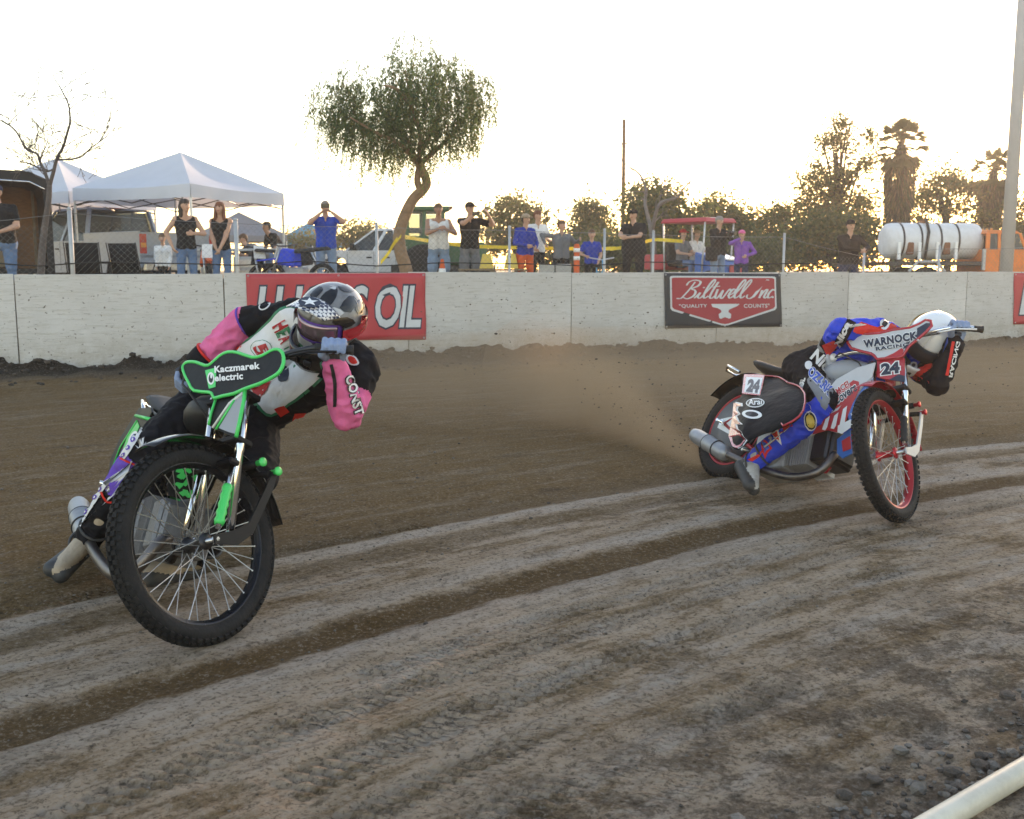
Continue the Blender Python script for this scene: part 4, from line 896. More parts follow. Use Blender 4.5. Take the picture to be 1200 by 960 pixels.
def poly_patch(name, pl, off, m_, parent, TT):
    q = []
    for i in range(len(pl)):
        a, b = pl[i], pl[(i + 1) % len(pl)]
        for j in range(2): q.append((a[0] + (b[0] - a[0]) * j / 2, a[1] + (b[1] - a[1]) * j / 2))
    tri = tessellate_polygon([[V((x, y, 0)) for x, y in q]]); mb = MB(); mb.add(TT(q, off), [tuple(t) for t in tri]); return mb.build(name, m_, parent, fix=False)
def surf_letter(parent, txt, quad, off, m_, TT, bold=0.03):
    mb = MB(); fq = lambda u, v: TT([((quad[0][0] * (1 - u) + quad[1][0] * u) * (1 - v) + (quad[2][0] * (1 - u) + quad[3][0] * u) * v, (quad[0][1] * (1 - u) + quad[1][1] * u) * (1 - v) + (quad[2][1] * (1 - u) + quad[3][1] * u) * v)], off)[0]
    letter(mb, txt, fq, 0, bold); return mb.build('lettering', m_, parent)
surf_letter(np_, '24', [(418, 220), (500, 230), (436, 136), (518, 140)], 0.0545, 'ink_navy', T6, 0.07)
for k, (rx, ry, m_) in enumerate(((62, 31, 'white'), (55, 25, 'cover_black'))): fill_patch('oval_badge', disc(482, 297, rx, ry, 20, -0.05), 0.003 + 0.0015 * k, m_, rc, T6s)
surf_letter(rc, 'Arai', [(438, 316), (528, 312), (438, 276), (530, 274)], 0.007, 'white', T6s, 0.02)
for k, (rx, ry, m_) in enumerate(((67, 29, 'white'), (44, 17, 'cover_black'))): fill_patch('ring_badge', disc(460, 373, rx, ry, 20, 0.1), 0.003 + 0.0015 * k, m_, rc, T6s)
fl = [(352, 290), (398, 300), (400, 320), (372, 322), (366, 345), (385, 372), (362, 385), (378, 420), (400, 440), (362, 440), (370, 470), (392, 490), (405, 520), (430, 545), (400, 585), (372, 600), (330, 585), (306, 520), (330, 400)]
poly_patch('flame_edge', fl, 0.003, 'white', rc, T6s); 
c_ = (340, 460); poly_patch('flame_field', [(x - 12 if x > 345 else x, y + 8 if y < 320 else y) for x, y in fl], 0.0055, 'gloss_red', rc, T6s)
sn2 = P2.bd((0, -1, 0.2)); q = trace([(640, 130), (690, 62), (785, 92), (785, 180), (740, 175)], 800, 420, 5.645, P2.b((0.2, 0.10, 0.70)), sn2)
sf = plate('seat_flap', q, sn2, 0.01, 'cover_black', mc2, 0.002); edging('trim', q, sn2, 0.01, 0.006, 'gloss_red', sf)
q = trace([(650, 128), (685, 82), (726, 98), (715, 130)], 800, 420, 5.645, P2.b((0.2, 0.085, 0.70)), sn2); plate('patch', q, sn2, 0.002, 'white', sf)
q = trace([(668, 120), (688, 90), (714, 104), (704, 124)], 800, 420, 5.645, P2.b((0.2, 0.080, 0.70)), sn2); plate('patch_centre', q, sn2, 0.002, 'ink_red', sf)
# ------------------------------------------------------------------ bodies grown from tapered limbs into one skin
from mathutils import noise as mnoise
def cap_mesh(mb, a, b, ra, rb, n=14):
    a, b = V(a), V(b); d = b - a; L = d.length
    if L < 1e-5: d = V((0, 0, 1)); L = 1e-5
    d = d / L; pts, rs = [], []
    for t in (0.0, 0.35, 0.65, 0.88): pts.append(a - d * ra * math.cos(t * math.pi / 2)); rs.append(max(ra * math.sin(t * math.pi / 2), ra * 0.02))
    for t in (0.0, 0.33, 0.67, 1.0): pts.append(a.lerp(b, t)); rs.append(ra + (rb - ra) * t)
    for t in (0.88, 0.65, 0.35, 0.0): pts.append(b + d * rb * math.cos(t * math.pi / 2)); rs.append(max(rb * math.sin(t * math.pi / 2), rb * 0.02))
    mb.tube(pts, rs, n)
def grow(name, caps, mats, parent, voxel=0.012, smooth=4, wr=0.0, wf=16.0, pick=None, cloth=None):
    """caps: (p0, p1, r0, r1, material name). One continuous mesh, faces coloured by the limb they belong to."""
    mb = MB()
    for c in caps: cap_mesh(mb, c[0], c[1], c[2], c[3])
    tmp = mb.build('tmp', mats[0], None, fix=False)
    md = tmp.modifiers.new('r', 'REMESH'); md.mode = 'VOXEL'; md.voxel_size = voxel
    if smooth: ms = tmp.modifiers.new('s', 'SMOOTH'); ms.factor = 0.5; ms.iterations = smooth
    dg = bpy.context.evaluated_depsgraph_get(); me = bpy.data.meshes.new_from_object(tmp.evaluated_get(dg)); bpy.data.objects.remove(tmp)
    nv = len(me.vertices); co = np.empty(nv * 3, np.float32); me.vertices.foreach_get('co', co); co = co.reshape(-1, 3)
    def owner(P):
        best = np.full(len(P), 1e9); own = np.zeros(len(P), int)
        for i, c in enumerate(caps):
            a, b = np.array(c[0]), np.array(c[1]); d = b - a; L2 = d @ d + 1e-9; t = np.clip((P - a) @ d / L2, 0, 1)
            r = c[2] + (c[3] - c[2]) * t; ds = np.linalg.norm(P - a - t[:, None] * d, axis=1) - r
            ds = ds - (c[5] if len(c) > 5 else 0); m = ds < best; best[m] = ds[m]; own[m] = i
        return own
    if wr:
        nn = np.empty(nv * 3, np.float32); me.vertices.foreach_get('normal', nn); nn = nn.reshape(-1, 3); ow = owner(co); fold = np.array([(1.0 if (cloth is None or c[4] in cloth) else 0.0) for c in caps])[ow]
        dsp = np.array([mnoise.noise(V((p[0] * wf, p[1] * wf, p[2] * wf * 1.5))) + 0.5 * mnoise.noise(V((p[0] * wf * 2.3, p[1] * wf * 2.3, p[2] * wf * 2.3))) for p in co])
        dsp = (0.35 - np.abs(dsp)) * wr * fold; co = co + nn * dsp[:, None].astype(np.float32)
    nf = len(me.polygons); ce = np.empty(nf * 3, np.float32); me.polygons.foreach_get('center', ce); ce = ce.reshape(-1, 3); ow = owner(ce)
    names = list(dict.fromkeys(list(mats) + [c[4] for c in caps])); idx = np.array([names.index(c[4]) for c in caps])[ow].astype(np.int32)
    if pick is not None: idx = pick(ce, idx, names)
    L = origin(parent); me.vertices.foreach_set('co', (co - np.array(L)).astype(np.float32).ravel())
    me.materials.clear()
    for m in names: me.materials.append(MT(m))
    me.polygons.foreach_set('material_index', idx); me.polygons.foreach_set('use_smooth', np.ones(nf, bool)); me.update()
    o = link_mesh(name, me, parent); return o
def reach(px, py, p, L, near=True):
    """the point on the sight line through a pixel that lies L from p (a limb's length)"""
    d = ray(px, py).normalized(); w = CAMP - V(p); b = d.dot(w); c = w.dot(w) - L * L; q = b * b - c
    t = -b if q < 0 else (-b - math.sqrt(q) if near else -b + math.sqrt(q)); return CAMP + d * t
def at_d(px, py, d): return CAMP + ray(px, py) * d
def elbow(a, b, l1, l2, hint):
    a, b, hint = V(a), V(b), V(hint); d = b - a; L = min(d.length, (l1 + l2) * 0.995); d.normalize()
    x = (l1 * l1 - l2 * l2 + L * L) / (2 * L); h = math.sqrt(max(l1 * l1 - x * x, 0.0)); p = hint - d * hint.dot(d)
    return a + d * x + p.normalized() * h
def hand_caps(w, d, palm, m, s=1.0, curl=0.5, skin=None):
    """relaxed hand: wrist w, pointing along d, palm facing palm"""
    d = V(d).normalized(); palm = V(palm); palm = (palm - d * palm.dot(d)).normalized(); sd = d.cross(palm); cp = []
    for k in (-1, 1): cp.append((w + sd * 0.014 * k * s, w + d * 0.085 * s + sd * 0.024 * k * s, 0.016 * s, 0.016 * s, m))
    for i, (off, ln) in enumerate(((-0.033, 0.070), (-0.011, 0.082), (0.011, 0.076), (0.032, 0.060))):
        b = w + d * 0.092 * s + sd * off * s; e = b + (d * (1 - 0.4 * curl) + palm * curl * 0.7) * ln * 0.5 * s; f = e + (d * (1 - curl) + palm * curl * 1.2) * ln * 0.5 * s
        cp += [(b, e, 0.0095 * s, 0.009 * s, m), (e, f, 0.009 * s, 0.0078 * s, m)]
    tb = w + d * 0.03 * s - sd * 0.025 * s; te = tb + (d * 0.6 - sd * 0.8 + palm * 0.3).normalized() * 0.045 * s
    cp += [(tb, te, 0.013 * s, 0.011 * s, m), (te, te + (d * 0.9 + palm * 0.4).normalized() * 0.03 * s, 0.011 * s, 0.009 * s, m)]
    return cp
def glove(name, parent, grip, axis, back, m, m2, r=0.019):
    """a gloved hand closed on a bar: axis = along the bar towards its end, back = from the bar towards the knuckles' far side (wrist side)"""
    axis = V(axis).normalized(); back = V(back); back = (back - axis * back.dot(axis)).normalized(); up = axis.cross(back).normalized()
    if up.z < 0: up = -up
    C0 = V(grip); ring = lambda a, rr: C0 + back * math.cos(a) * rr + up * math.sin(a) * rr
    caps = []; R = r + 0.012
    for i, (off, k) in enumerate(((-0.036, 0.97), (-0.012, 1.04), (0.012, 1.0), (0.035, 0.9))):
        o = axis * off; an = [0.55, 1.55, 2.6, 3.7, 4.5]; rr = [R * 1.5 * k, R * 1.30 * k, R * 1.05, R, R]
        ps = [ring(a, q) + o for a, q in zip(an, rr)]
        for a, b, ra, rb in zip(ps, ps[1:], (0.0135, 0.013, 0.012, 0.0112), (0.013, 0.012, 0.0112, 0.010)): caps.append((a, b, ra, rb, m if i % 2 == 0 or ra > 0.0125 else m))
        caps.append((ps[1], ps[1] + (ps[0] - ps[1]) * 0.05, 0.0152, 0.0152, m2))
    w = C0 + back * 0.085 + up * 0.028
    for off in (-0.03, -0.01, 0.012, 0.03): caps.append((ring(0.5, R * 1.5) + axis * off, w + axis * off * 0.55, 0.016, 0.019, m2 if abs(off) < 0.02 else m))
    tb = C0 + back * 0.045 - axis * 0.034 + up * 0.01; t1 = C0 - up * (R * 0.9) + back * 0.012 - axis * 0.046; t2 = C0 - up * R - back * 0.022 - axis * 0.030
    caps += [(tb, t1, 0.016, 0.0135, m), (t1, t2, 0.0135, 0.011, m)]
    o = grow(name, caps, [m], parent, 0.0042, 2); return o, w
def boot(name, parent, ankle, toe, shin_dir, mats, s=1.0, sole=None):
    a, t = V(ankle), V(toe); d = (t - a); sh = V(shin_dir).normalized(); fl = (d - sh * d.dot(sh)); fl = fl.normalized(); dn = -sh
    heel = a + dn * 0.085 * s - fl * 0.03 * s; tt = a + dn * 0.095 * s + fl * 0.185 * s; side = fl.cross(sh)
    m0, m1, m2 = mats
    caps = [(a + sh * 0.16 * s, a, 0.062 * s, 0.052 * s, m0), (a, heel, 0.052 * s, 0.038 * s, m1), (a + dn * 0.02 * s, tt + sh * 0.015, 0.050 * s, 0.032 * s, m0)]
    for k in (-1, 1): caps.append((heel + side * 0.012 * k * s, tt + side * 0.022 * k * s, 0.036 * s, 0.038 * s, m1)); caps.append((a + dn * 0.05 * s + fl * 0.05 * s, tt + side * 0.016 * k * s, 0.036 * s, 0.030 * s, m0))
    for k in (-1, 1): caps.append((heel + dn * 0.022 * s + side * 0.012 * k, tt + dn * 0.016 * s + side * 0.022 * k, 0.022 * s, 0.022 * s, m2))
    o = grow(name, caps, [m0], parent, 0.007 * s, 2)
    for t_, r_ in ((0.06, 0.066), (-0.03, 0.062)): MB().ring(a + sh * t_ * s + fl * (0.012 if t_ < 0 else 0), sh * 0.9 + fl * (0.5 if t_ < 0 else 0.1), r_ * s, 0.007 * s, 22, 6).build('strap', m1, o)
    return o
def bvh_of(*obs):
    vs, fs = [], []
    for o in obs:
        L = origin(o); k = len(vs); vs += [v.co + L for v in o.data.vertices]; fs += [tuple(i + k for i in p.vertices) for p in o.data.polygons]
    return BVHTree.FromPolygons(vs, fs)
class Skin:
    """lays patches and lettering on a body where the photograph shows them"""
    def __init__(s, bv, ox, oy, sc, dist): s.bv, s.ox, s.oy, s.sc, s.dist = bv, ox, oy, sc, dist
    def pt(s, x, y, off):
        px, py = s.ox + x / s.sc, s.oy + y / s.sc; d = ray(px, py).normalized(); h = s.bv.ray_cast(CAMP, d)
        if h[0] is None: 
            n = s.bv.find_nearest(CAMP + d * s.dist); return n[0] + n[1] * off
        n = h[1] if h[1].dot(d) < 0 else -h[1]; return h[0] + (n * 0.6 - d * 0.4).normalized() * off
    def near(s, x, y, off, ref, lim):
        p = s.pt(x, y, off)
        if (p - ref).length > lim:
            d = ray(s.ox + x / s.sc, s.oy + y / s.sc).normalized(); q = s.bv.find_nearest(CAMP + d * (ref - CAMP).length); p = q[0] + q[1] * off
        return p
    def patch(s, name, pl, m, parent, off=0.006, rings=10, k=3, smooth=True):
        pl = [V((a, b)) for a, b in pl]
        if smooth: pl = smooth_loop(pl, k)
        else:
            q = []
            for i in range(len(pl)):
                for j in range(k): q.append(pl[i].lerp(pl[(i + 1) % len(pl)], j / k))
            pl = q
        c = sum(pl, V((0, 0))) / len(pl); ref = s.pt(c.x, c.y, off); lim = max((p - c).length for p in pl) / s.sc * s.dist / 1200 * 1.7 + 0.03; rows = [[s.near(c.x + (p.x - c.x) * r / rings, c.y + (p.y - c.y) * r / rings, off, ref, lim) for p in pl + [pl[0]]] for r in range(rings + 1)]
        for r in rows[1:]:                                                   # keep the cloth from diving into gaps
            pass
        mb = MB(); mb.sheet(rows); o = mb.build(name, m, parent); return o
    def text(s, txt, quad, m, parent, off=0.008, bold=0.03, outline=None, ob=0.09, shear=0.0):
        def fq(o): return lambda u, v: s.pt((quad[0][0] * (1 - u) + quad[1][0] * u) * (1 - v) + (quad[2][0] * (1 - u) + quad[3][0] * u) * v, (quad[0][1] * (1 - u) + quad[1][1] * u) * (1 - v) + (quad[2][1] * (1 - u) + quad[3][1] * u) * v, o)
        mb = MB(); bx = letter(mb, txt, fq(off + 0.002), 0, bold, shear)
        if outline: letter(mb, txt, fq(off), 1, ob, shear, 1.0, bx)
        return mb.build('lettering', [m] + ([outline] if outline else []), parent)
    def band(s, name, line, w, m, parent, off=0.006):
        ln = smooth_open([V(p) for p in line], 6); rows = [[] for _ in range(7)]
        for i, p in enumerate(ln):
            a, b = ln[max(i - 1, 0)], ln[min(i + 1, len(ln) - 1)]; d = (b - a).normalized(); n = V((-d.y, d.x))
            for r, k in zip(rows, (-1, -.67, -.33, 0, .33, .67, 1)): q = p + n * w * k / 2; r.append(s.pt(q.x, q.y, off))
        mb = MB(); mb.sheet(rows); return mb.build(name, m, parent)

def helmet(parent, c, face, up, cfg, s=1.0):
    """full face off-road helmet: shell, chin guard, peak, goggles"""
    f = V(face).normalized(); u = V(up); u = (u - f * u.dot(f)).normalized(); r = f.cross(u); c = V(c)
    W = lambda x, y, z: c + (r * x + f * y + u * z) * s
    # shell with the eye port left open
    rows = []
    for i in range(25):
        th = math.pi * 0.80 * i / 24; row = []
        for j in range(49):
            ph = 2 * math.pi * j / 48; x = math.sin(th) * math.sin(ph); y = math.sin(th) * math.cos(ph); z = math.cos(th)
            low = max(0, -z); sx = 0.125 * (1 - 0.22 * low); sy = 0.155 if y < 0 else 0.138; sy *= (1 - 0.25 * low * (1 if y < 0 else 0.2)); row.append((x * sx, y * sy, z * 0.135, ph, th))
        rows.append(row)
    mb = MB(); vs = [W(p[0], p[1], p[2]) for r_ in rows for p in r_]; fs = []
    for i in range(24):
        for j in range(48):
            p = rows[i][j]; ph = (p[3] + math.pi) % (2 * math.pi) - math.pi
            if abs(ph) < 1.15 and p[2] < 0.045: continue                        # eye port and below: open, the chin guard closes it
            fs.append((i * 49 + j, i * 49 + j + 1, (i + 1) * 49 + j + 1, (i + 1) * 49 + j))
    mb.add(vs, fs, 0, True); o = mb.build('helmet', cfg['shell'], parent); sl = o.modifiers.new('t', 'SOLIDIFY'); sl.thickness = 0.008; sl.offset = -1
    # face inside
    MB().ball(W(0, 0.01, -0.02), 0.098 * s, 16, 10).build('balaclava', 'ink_black', parent)
    # chin guard sweeps forward from the sides
    rows = []
    for i in range(21):
        a = -1.35 + 2.7 * i / 20; ex = 0.118 * math.sin(a) / math.sin(1.35) * (1.0); ey = 0.015 + 0.172 * math.cos(a) ** 1.0 * 1.0; row = []
        for k in range(7):
            t = k / 6; z = -0.040 - 0.105 * t - 0.012 * math.cos(a); bul = 0.014 * math.sin(math.pi * t); row.append(W(ex * (1 - 0.10 * t) * 1.02, ey * (1 - 0.16 * t) + bul, z))
        rows.append(row)
    mb = MB(); mb.sheet(rows); ch = mb.build('chin_guard', cfg['chin'], o); sl = ch.modifiers.new('t', 'SOLIDIFY'); sl.thickness = 0.012
    for k in (-1, 1):
        MB().box(W(0.03 * k, 0.190, -0.098), (0.030 * s, 0.010 * s, 0.022 * s), M((r, f, u)).transposed()).build('vent', 'ink_black', ch, 0.003)
    # goggles
    def strip(name, z0, z1, a1, rad, m, th=0.006):
        rows = []
        for i in range(17):
            a = -a1 + 2 * a1 * i / 16; rows.append([W(rad * 0.86 * math.sin(a), rad * math.cos(a) - 0.004 + (0.0 if abs(z) < 9 else 0), z) for z in (z0, z0 * 0.6 + z1 * 0.4, z0 * 0.3 + z1 * 0.7, z1)])
        mb = MB(); mb.sheet(rows); q = mb.build(name, m, o); q.modifiers.new('t', 'SOLIDIFY').thickness = th; return q
    strip('goggle_frame', -0.048, 0.046, 1.02, 0.130, cfg['frame'], 0.012); strip('goggle_lens', -0.034, 0.032, 0.86, 0.136, cfg['lens'], 0.003)
    rows = []
    for i in range(33):
        a = 0.98 + (2 * math.pi - 1.96) * i / 32; rows.append([W(0.131 * math.sin(a), (0.146 if math.cos(a) > 0 else 0.163) * math.cos(a), z) for z in (-0.026, 0.0, 0.022)])
    MB().sheet(rows).build('goggle_strap', cfg['strap'], o)
    # peak
    if cfg.get('peak'):
        rows = []
        for i in range(9):
            t = i / 8; y = 0.085 + 0.115 * t; z = 0.120 + 0.006 * t; w = 0.098 - 0.016 * t; rows.append([W(w * q, y - 0.03 * q * q * t, z - 0.045 * q * q * (1 - 0.3 * t)) for q in (-1, -0.75, -0.5, -0.25, 0, 0.25, 0.5, 0.75, 1)])
        mb = MB(); mb.sheet(rows); q = mb.build('peak', cfg['peak'], o); q.modifiers.new('t', 'SOLIDIFY').thickness = 0.004
    return o, W

# ------------------------------------------------------------------ bystanders
for nm, c in (('cloth_black', (0.014, 0.014, 0.016)), ('cloth_white', (0.72, 0.72, 0.72)), ('cloth_blue', (0.02, 0.07, 0.42)), ('cloth_purple', (0.22, 0.08, 0.38)), ('denim', (0.10, 0.17, 0.30)), ('denim_pale', (0.20, 0.29, 0.42)), ('cloth_grey', (0.16, 0.165, 0.18)), ('cloth_orange', (0.65, 0.12, 0.04)), ('cloth_navy', (0.02, 0.03, 0.07)), ('cloth_red', (0.42, 0.03, 0.04)), ('cloth_royal', (0.025, 0.05, 0.32)), ('cloth_tan', (0.35, 0.28, 0.2))):
    mat(nm, c, 0.85, var=0.18, scale=9, bump=0.35, bscale=30, spec=0.2)
mat('hair_dark', (0.03, 0.02, 0.014), 0.6, var=0.3, scale=40); mat('hair_brown', (0.12, 0.06, 0.03), 0.6, var=0.3, scale=40); mat('hair_grey', (0.25, 0.22, 0.20), 0.6, var=0.25, scale=40); mat('hair_auburn', (0.16, 0.05, 0.02), 0.6, var=0.3, scale=40)
mat('phone', (0.02, 0.02, 0.022), 0.25)
mat('lips', (0.38, 0.14, 0.11), 0.5)
def person(label, x, y, yaw, H, hands, shirt='cloth_black', pants='denim', sleeve='tee', skin='skin', shorts=False, hair='hair_dark', long_hair=False, cap=None, bulk=1.0, lean=0.0, look=0.0, nod=0.0, group='bystanders behind the wall', z0=PIT, palms=None, sit=False, extra=None, shoe='ink_black', female=False):
    """yaw: direction faced, 0 = towards the camera (-y), positive turns to the camera's right. hands: (right, left) wrist targets in body axes (side, forward, up) as shares of height."""
    t = thing('person', (x, y, z0), label, 'person', group); T = V((x, y, z0))
    fw = V((math.sin(yaw), -math.cos(yaw), 0)); rt = V((-fw.y, fw.x, 0)) * -1.0; rt = V((fw.y, -fw.x, 0))
    # body axes: s = to the person's left (positive), f = forward
    lf = V((-fw.y, fw.x, 0))
    def W(s, f, u, hip=True):
        if u > 0.50 and lean: 
            du = u - 0.50; f = f + math.sin(lean) * du + 0; u = 0.50 + math.cos(lean) * du + (-math.sin(lean) * f * 0.0)
        return T + (lf * s + fw * f + V((0, 0, u))) * H
    if sit:
        zs = 0.27; base = zs - 0.52
        Wl = W; W = lambda s, f, u: Wl(s, f, u + base)
    B = bulk; cp = []
    sh = 0.108 * (0.9 if female else 1.0) * (0.5 + 0.5 * B); hp = 0.055 * B
    for k in (-1, 1):
        hip, shd = W(hp * k, 0, 0.51), W(sh * k, 0, 0.805)
        # trunk
        cp.append((W(0.048 * B * k, 0.006, 0.53), W(0.045 * B * k, 0.01, 0.63), 0.062 * B * H, 0.056 * B * H * (0.9 if female else 1), shirt)); cp.append((W(0.045 * B * k, 0.01, 0.63), W(0.055 * B * k, 0.008, 0.745), 0.056 * B * H * (0.9 if female else 1), 0.064 * B * H, shirt))
        cp.append((W(0.055 * B * k, 0.005, 0.745), W(sh * 0.8 * k, 0, 0.80), 0.058 * H * (0.6 + 0.4 * B), 0.040 * H, shirt)); cp.append((W(0.02 * k, 0, 0.815), W(sh * k, 0, 0.803), 0.030 * H, 0.036 * H, shirt if sleeve != 'tank' else skin))
        if female: cp.append((W(0.045 * k, 0.045, 0.735), W(0.045 * k, 0.05, 0.73), 0.036 * H, 0.034 * H, shirt))
        cp.append((W(0.045 * B * k, -0.005, 0.50), W(0.045 * B * k, 0.0, 0.535), 0.066 * B * H, 0.062 * B * H, pants))
        # legs
        st = 0.012 * k
        if sit: kn, an = W(hp * k * 1.4, 0.25, 0.50), W(hp * k * 1.4, 0.25, 0.26)
        else: kn, an = W(hp * k + st, 0.012, 0.285), W(hp * k + st * 1.6, -0.008, 0.045)
        cp.append((hip, kn, 0.056 * H * B ** 0.7, 0.040 * H * B ** 0.5, pants)); 
        if shorts: cp.append((hip.lerp(kn, 0.5), kn + (hip - kn) * 0.02, 0.060 * H * B ** 0.5, 0.056 * H * B ** 0.5, pants))
        lo = skin if shorts else pants
        cp.append((kn, kn.lerp(an, 0.4), 0.036 * H, 0.037 * H * (1 if shorts else 1.08), lo)); cp.append((kn.lerp(an, 0.4), an, 0.036 * H * (1 if shorts else 1.08), 0.024 * H * (1 if shorts else 1.4), lo))
        fd_ = fw + lf * 0.2 * k; cp.append((an - V((0, 0, 0.022 * H)), an - V((0, 0, 0.026 * H)) + fd_ * 0.105 * H, 0.022 * H, 0.019 * H, shoe)); cp.append((an + V((0, 0, 0.005)), an - V((0, 0, 0.02 * H)), 0.026 * H, 0.022 * H, shoe))
        # arm
        hx = hands[0] if k < 0 else hands[1]
        hd = W(hx[0], hx[1], hx[2]); hint = lf * k * (hx[3] if len(hx) > 3 else 0.6) + V((0, 0, -1)) * (hx[4] if len(hx) > 4 else 0.6) - fw * (hx[5] if len(hx) > 5 else 0.4)
        el = elbow(shd, hd, 0.168 * H, 0.150 * H, hint)
        if (hd - shd).length > 0.316 * H: hd = shd + (hd - shd).normalized() * 0.316 * H
        up_m = shirt if sleeve in ('tee', 'long') else skin
        if sleeve == 'tee':
            md = shd.lerp(el, 0.62); cp.append((shd, md, 0.036 * H, 0.037 * H, shirt)); cp.append((md, el, 0.029 * H, 0.025 * H, skin)); cp.append((el, hd, 0.026 * H, 0.017 * H, skin))
        else:
            cp.append((shd, el, 0.033 * H if sleeve == 'long' else 0.030 * H, 0.029 * H if sleeve == 'long' else 0.025 * H, up_m)); cp.append((el, hd, 0.030 * H if sleeve == 'long' else 0.025 * H, 0.022 * H if sleeve == 'long' else 0.017 * H, up_m))
        pm = palms[0 if k < 0 else 1] if palms else None
        pv = (lf * pm[0] + fw * pm[1] + V((0, 0, pm[2]))) if pm else (-lf * k)
        cp += hand_caps(hd, (hd - el), pv, skin, H / 1.75, 0.55)
    # neck and head
    cp.append((W(0, 0.0, 0.80), W(0, 0.018, 0.875), 0.034 * H * (0.85 if female else 1), 0.031 * H * (0.85 if female else 1), skin, -0.016 if sleeve != 'tank' else -0.004))
    hs = H / 1.75 if H > 1.45 else (H / 1.75) ** 0.55
    hc = W(0, 0.022, 0.868) + V((0, 0, 0.115 * hs)); hf = M.Rotation(look, 3, 'Z') @ fw; hl = V((-hf.y, hf.x, 0)); hf = (hf - V((0, 0, math.tan(nod)))).normalized() if nod else hf
    hu = hf.cross(hl).normalized() * (1 if hf.cross(hl).z > 0 else -1)
    Hd = lambda s, f, u: hc + (hl * s + hf * f + hu * u) * hs
    cp += [(Hd(0, -0.018, 0.03), Hd(0, 0.012, 0.03), 0.078 * hs, 0.075 * hs, skin), (Hd(0, 0.035, -0.03), Hd(0, 0.045, -0.062), 0.054 * hs, 0.042 * hs, skin), (Hd(0, 0.0, -0.02), Hd(0, 0.03, 0.0), 0.065 * hs, 0.065 * hs, skin),
           (Hd(0, 0.085, 0.02), Hd(0, 0.100, -0.018), 0.010 * hs, 0.014 * hs, skin)]
    for k in (-1, 1): cp.append((Hd(0.076 * k, 0.0, 0.015), Hd(0.074 * k, -0.002, -0.02), 0.014 * hs, 0.011 * hs, skin)); cp.append((Hd(0.030 * k, 0.080, 0.020), Hd(0.034 * k, 0.079, 0.020), 0.0075 * hs, 0.0075 * hs, 'hair_dark')); cp.append((Hd(0.014 * k, 0.086, 0.045), Hd(0.045 * k, 0.076, 0.046), 0.008 * hs, 0.006 * hs, hair if hair else skin))
    cp.append((Hd(-0.02, 0.083, -0.045), Hd(0.02, 0.083, -0.045), 0.008 * hs, 0.008 * hs, 'lips'))
    grow('body', cp, [shirt, skin], t, 0.0125 if H > 1.3 else 0.011, 3, 0.012, 14, cloth=(shirt, pants))
    if hair:
        hcps = [(Hd(0, -0.03, 0.045), Hd(0, 0.015, 0.055), 0.084 * hs, 0.074 * hs, hair), (Hd(0, -0.045, 0.0), Hd(0, -0.04, -0.03), 0.066 * hs, 0.05 * hs, hair)]
        for k in (-1, 1): hcps.append((Hd(0.055 * k, -0.02, 0.05), Hd(0.060 * k, -0.012, 0.0), 0.035 * hs, 0.022 * hs, hair))
        if long_hair:
            for k in (-1, 0, 1): hcps.append((Hd(0.045 * k, -0.05, 0.0), Hd(0.06 * k, -0.055, -0.20), 0.05 * hs, 0.035 * hs, hair))
            if long_hair == 2:
                for k in (-1, 1): hcps.append((Hd(0.075 * k, 0.0, 0.02), Hd(0.085 * k, 0.02, -0.19), 0.028 * hs, 0.03 * hs, hair))
        grow('hair', hcps, [hair], t, 0.010, 2, 0.010, 40)
    if cap:
        mb = MB(); rows = []
        for i in range(9):
            th = math.pi / 2 * 1.08 * i / 8; rows.append([Hd(0.094 * math.sin(th) * math.sin(a), -0.008 + 0.106 * math.sin(th) * math.cos(a), 0.052 + 0.088 * math.cos(th)) for a in [2 * math.pi * j / 20 for j in range(21)]])
        mb.sheet(rows); co_ = mb.build('cap', cap, t)
        brd = -1 if (extra and 'backcap' in extra) else 1
        rows = [[Hd(0.078 * q, brd * (0.085 + 0.085 * v * (1 - 0.45 * q * q)), 0.052 + 0.012 * v - 0.02 * q * q) for q in (-1, -0.6, -0.2, 0.2, 0.6, 1)] for v in (0, 0.5, 1)]
        MB().sheet(rows, 0, V((0, 0, -0.005))).build('brim', cap, co_)
    t_axes = (W, Hd, fw, lf, T, H)
    return t, t_axes
# ------------------------------------------------------------------ riders
mat('suit_black', (0.008, 0.008, 0.011), 0.8, var=0.25, scale=7, bump=0.35, bscale=22, spec=0.18, dirt=(0.08, 0.06, 0.05), dirt_amt=0.02)
mat('suit_pink', (0.78, 0.15, 0.34), 0.75, var=0.12, scale=9, bump=0.35, bscale=24, spec=0.25, dirt=(0.35, 0.12, 0.16), dirt_amt=0.15)
mat('suit_purple', (0.13, 0.06, 0.42), 0.75, var=0.15, scale=9, bump=0.3, bscale=24, spec=0.25, dirt=(0.12, 0.09, 0.1), dirt_amt=0.1)
mat('suit_blue', (0.012, 0.055, 0.60), 0.6, var=0.14, scale=9, bump=0.3, bscale=22, spec=0.3, dirt=(0.12, 0.09, 0.08), dirt_amt=0.08)
mat('suit_red', (0.66, 0.03, 0.02), 0.6, var=0.12, scale=9, bump=0.3, bscale=22, spec=0.3)
mat('suit_grey', (0.22, 0.225, 0.24), 0.65, var=0.14, scale=9, bump=0.3, bscale=22, spec=0.3, dirt=(0.12, 0.09, 0.07), dirt_amt=0.1)
mat('bib_white', (0.70, 0.70, 0.70), 0.6, var=0.05, scale=6, bump=0.25, bscale=10, dirt=(0.3, 0.25, 0.2), dirt_amt=0.08)
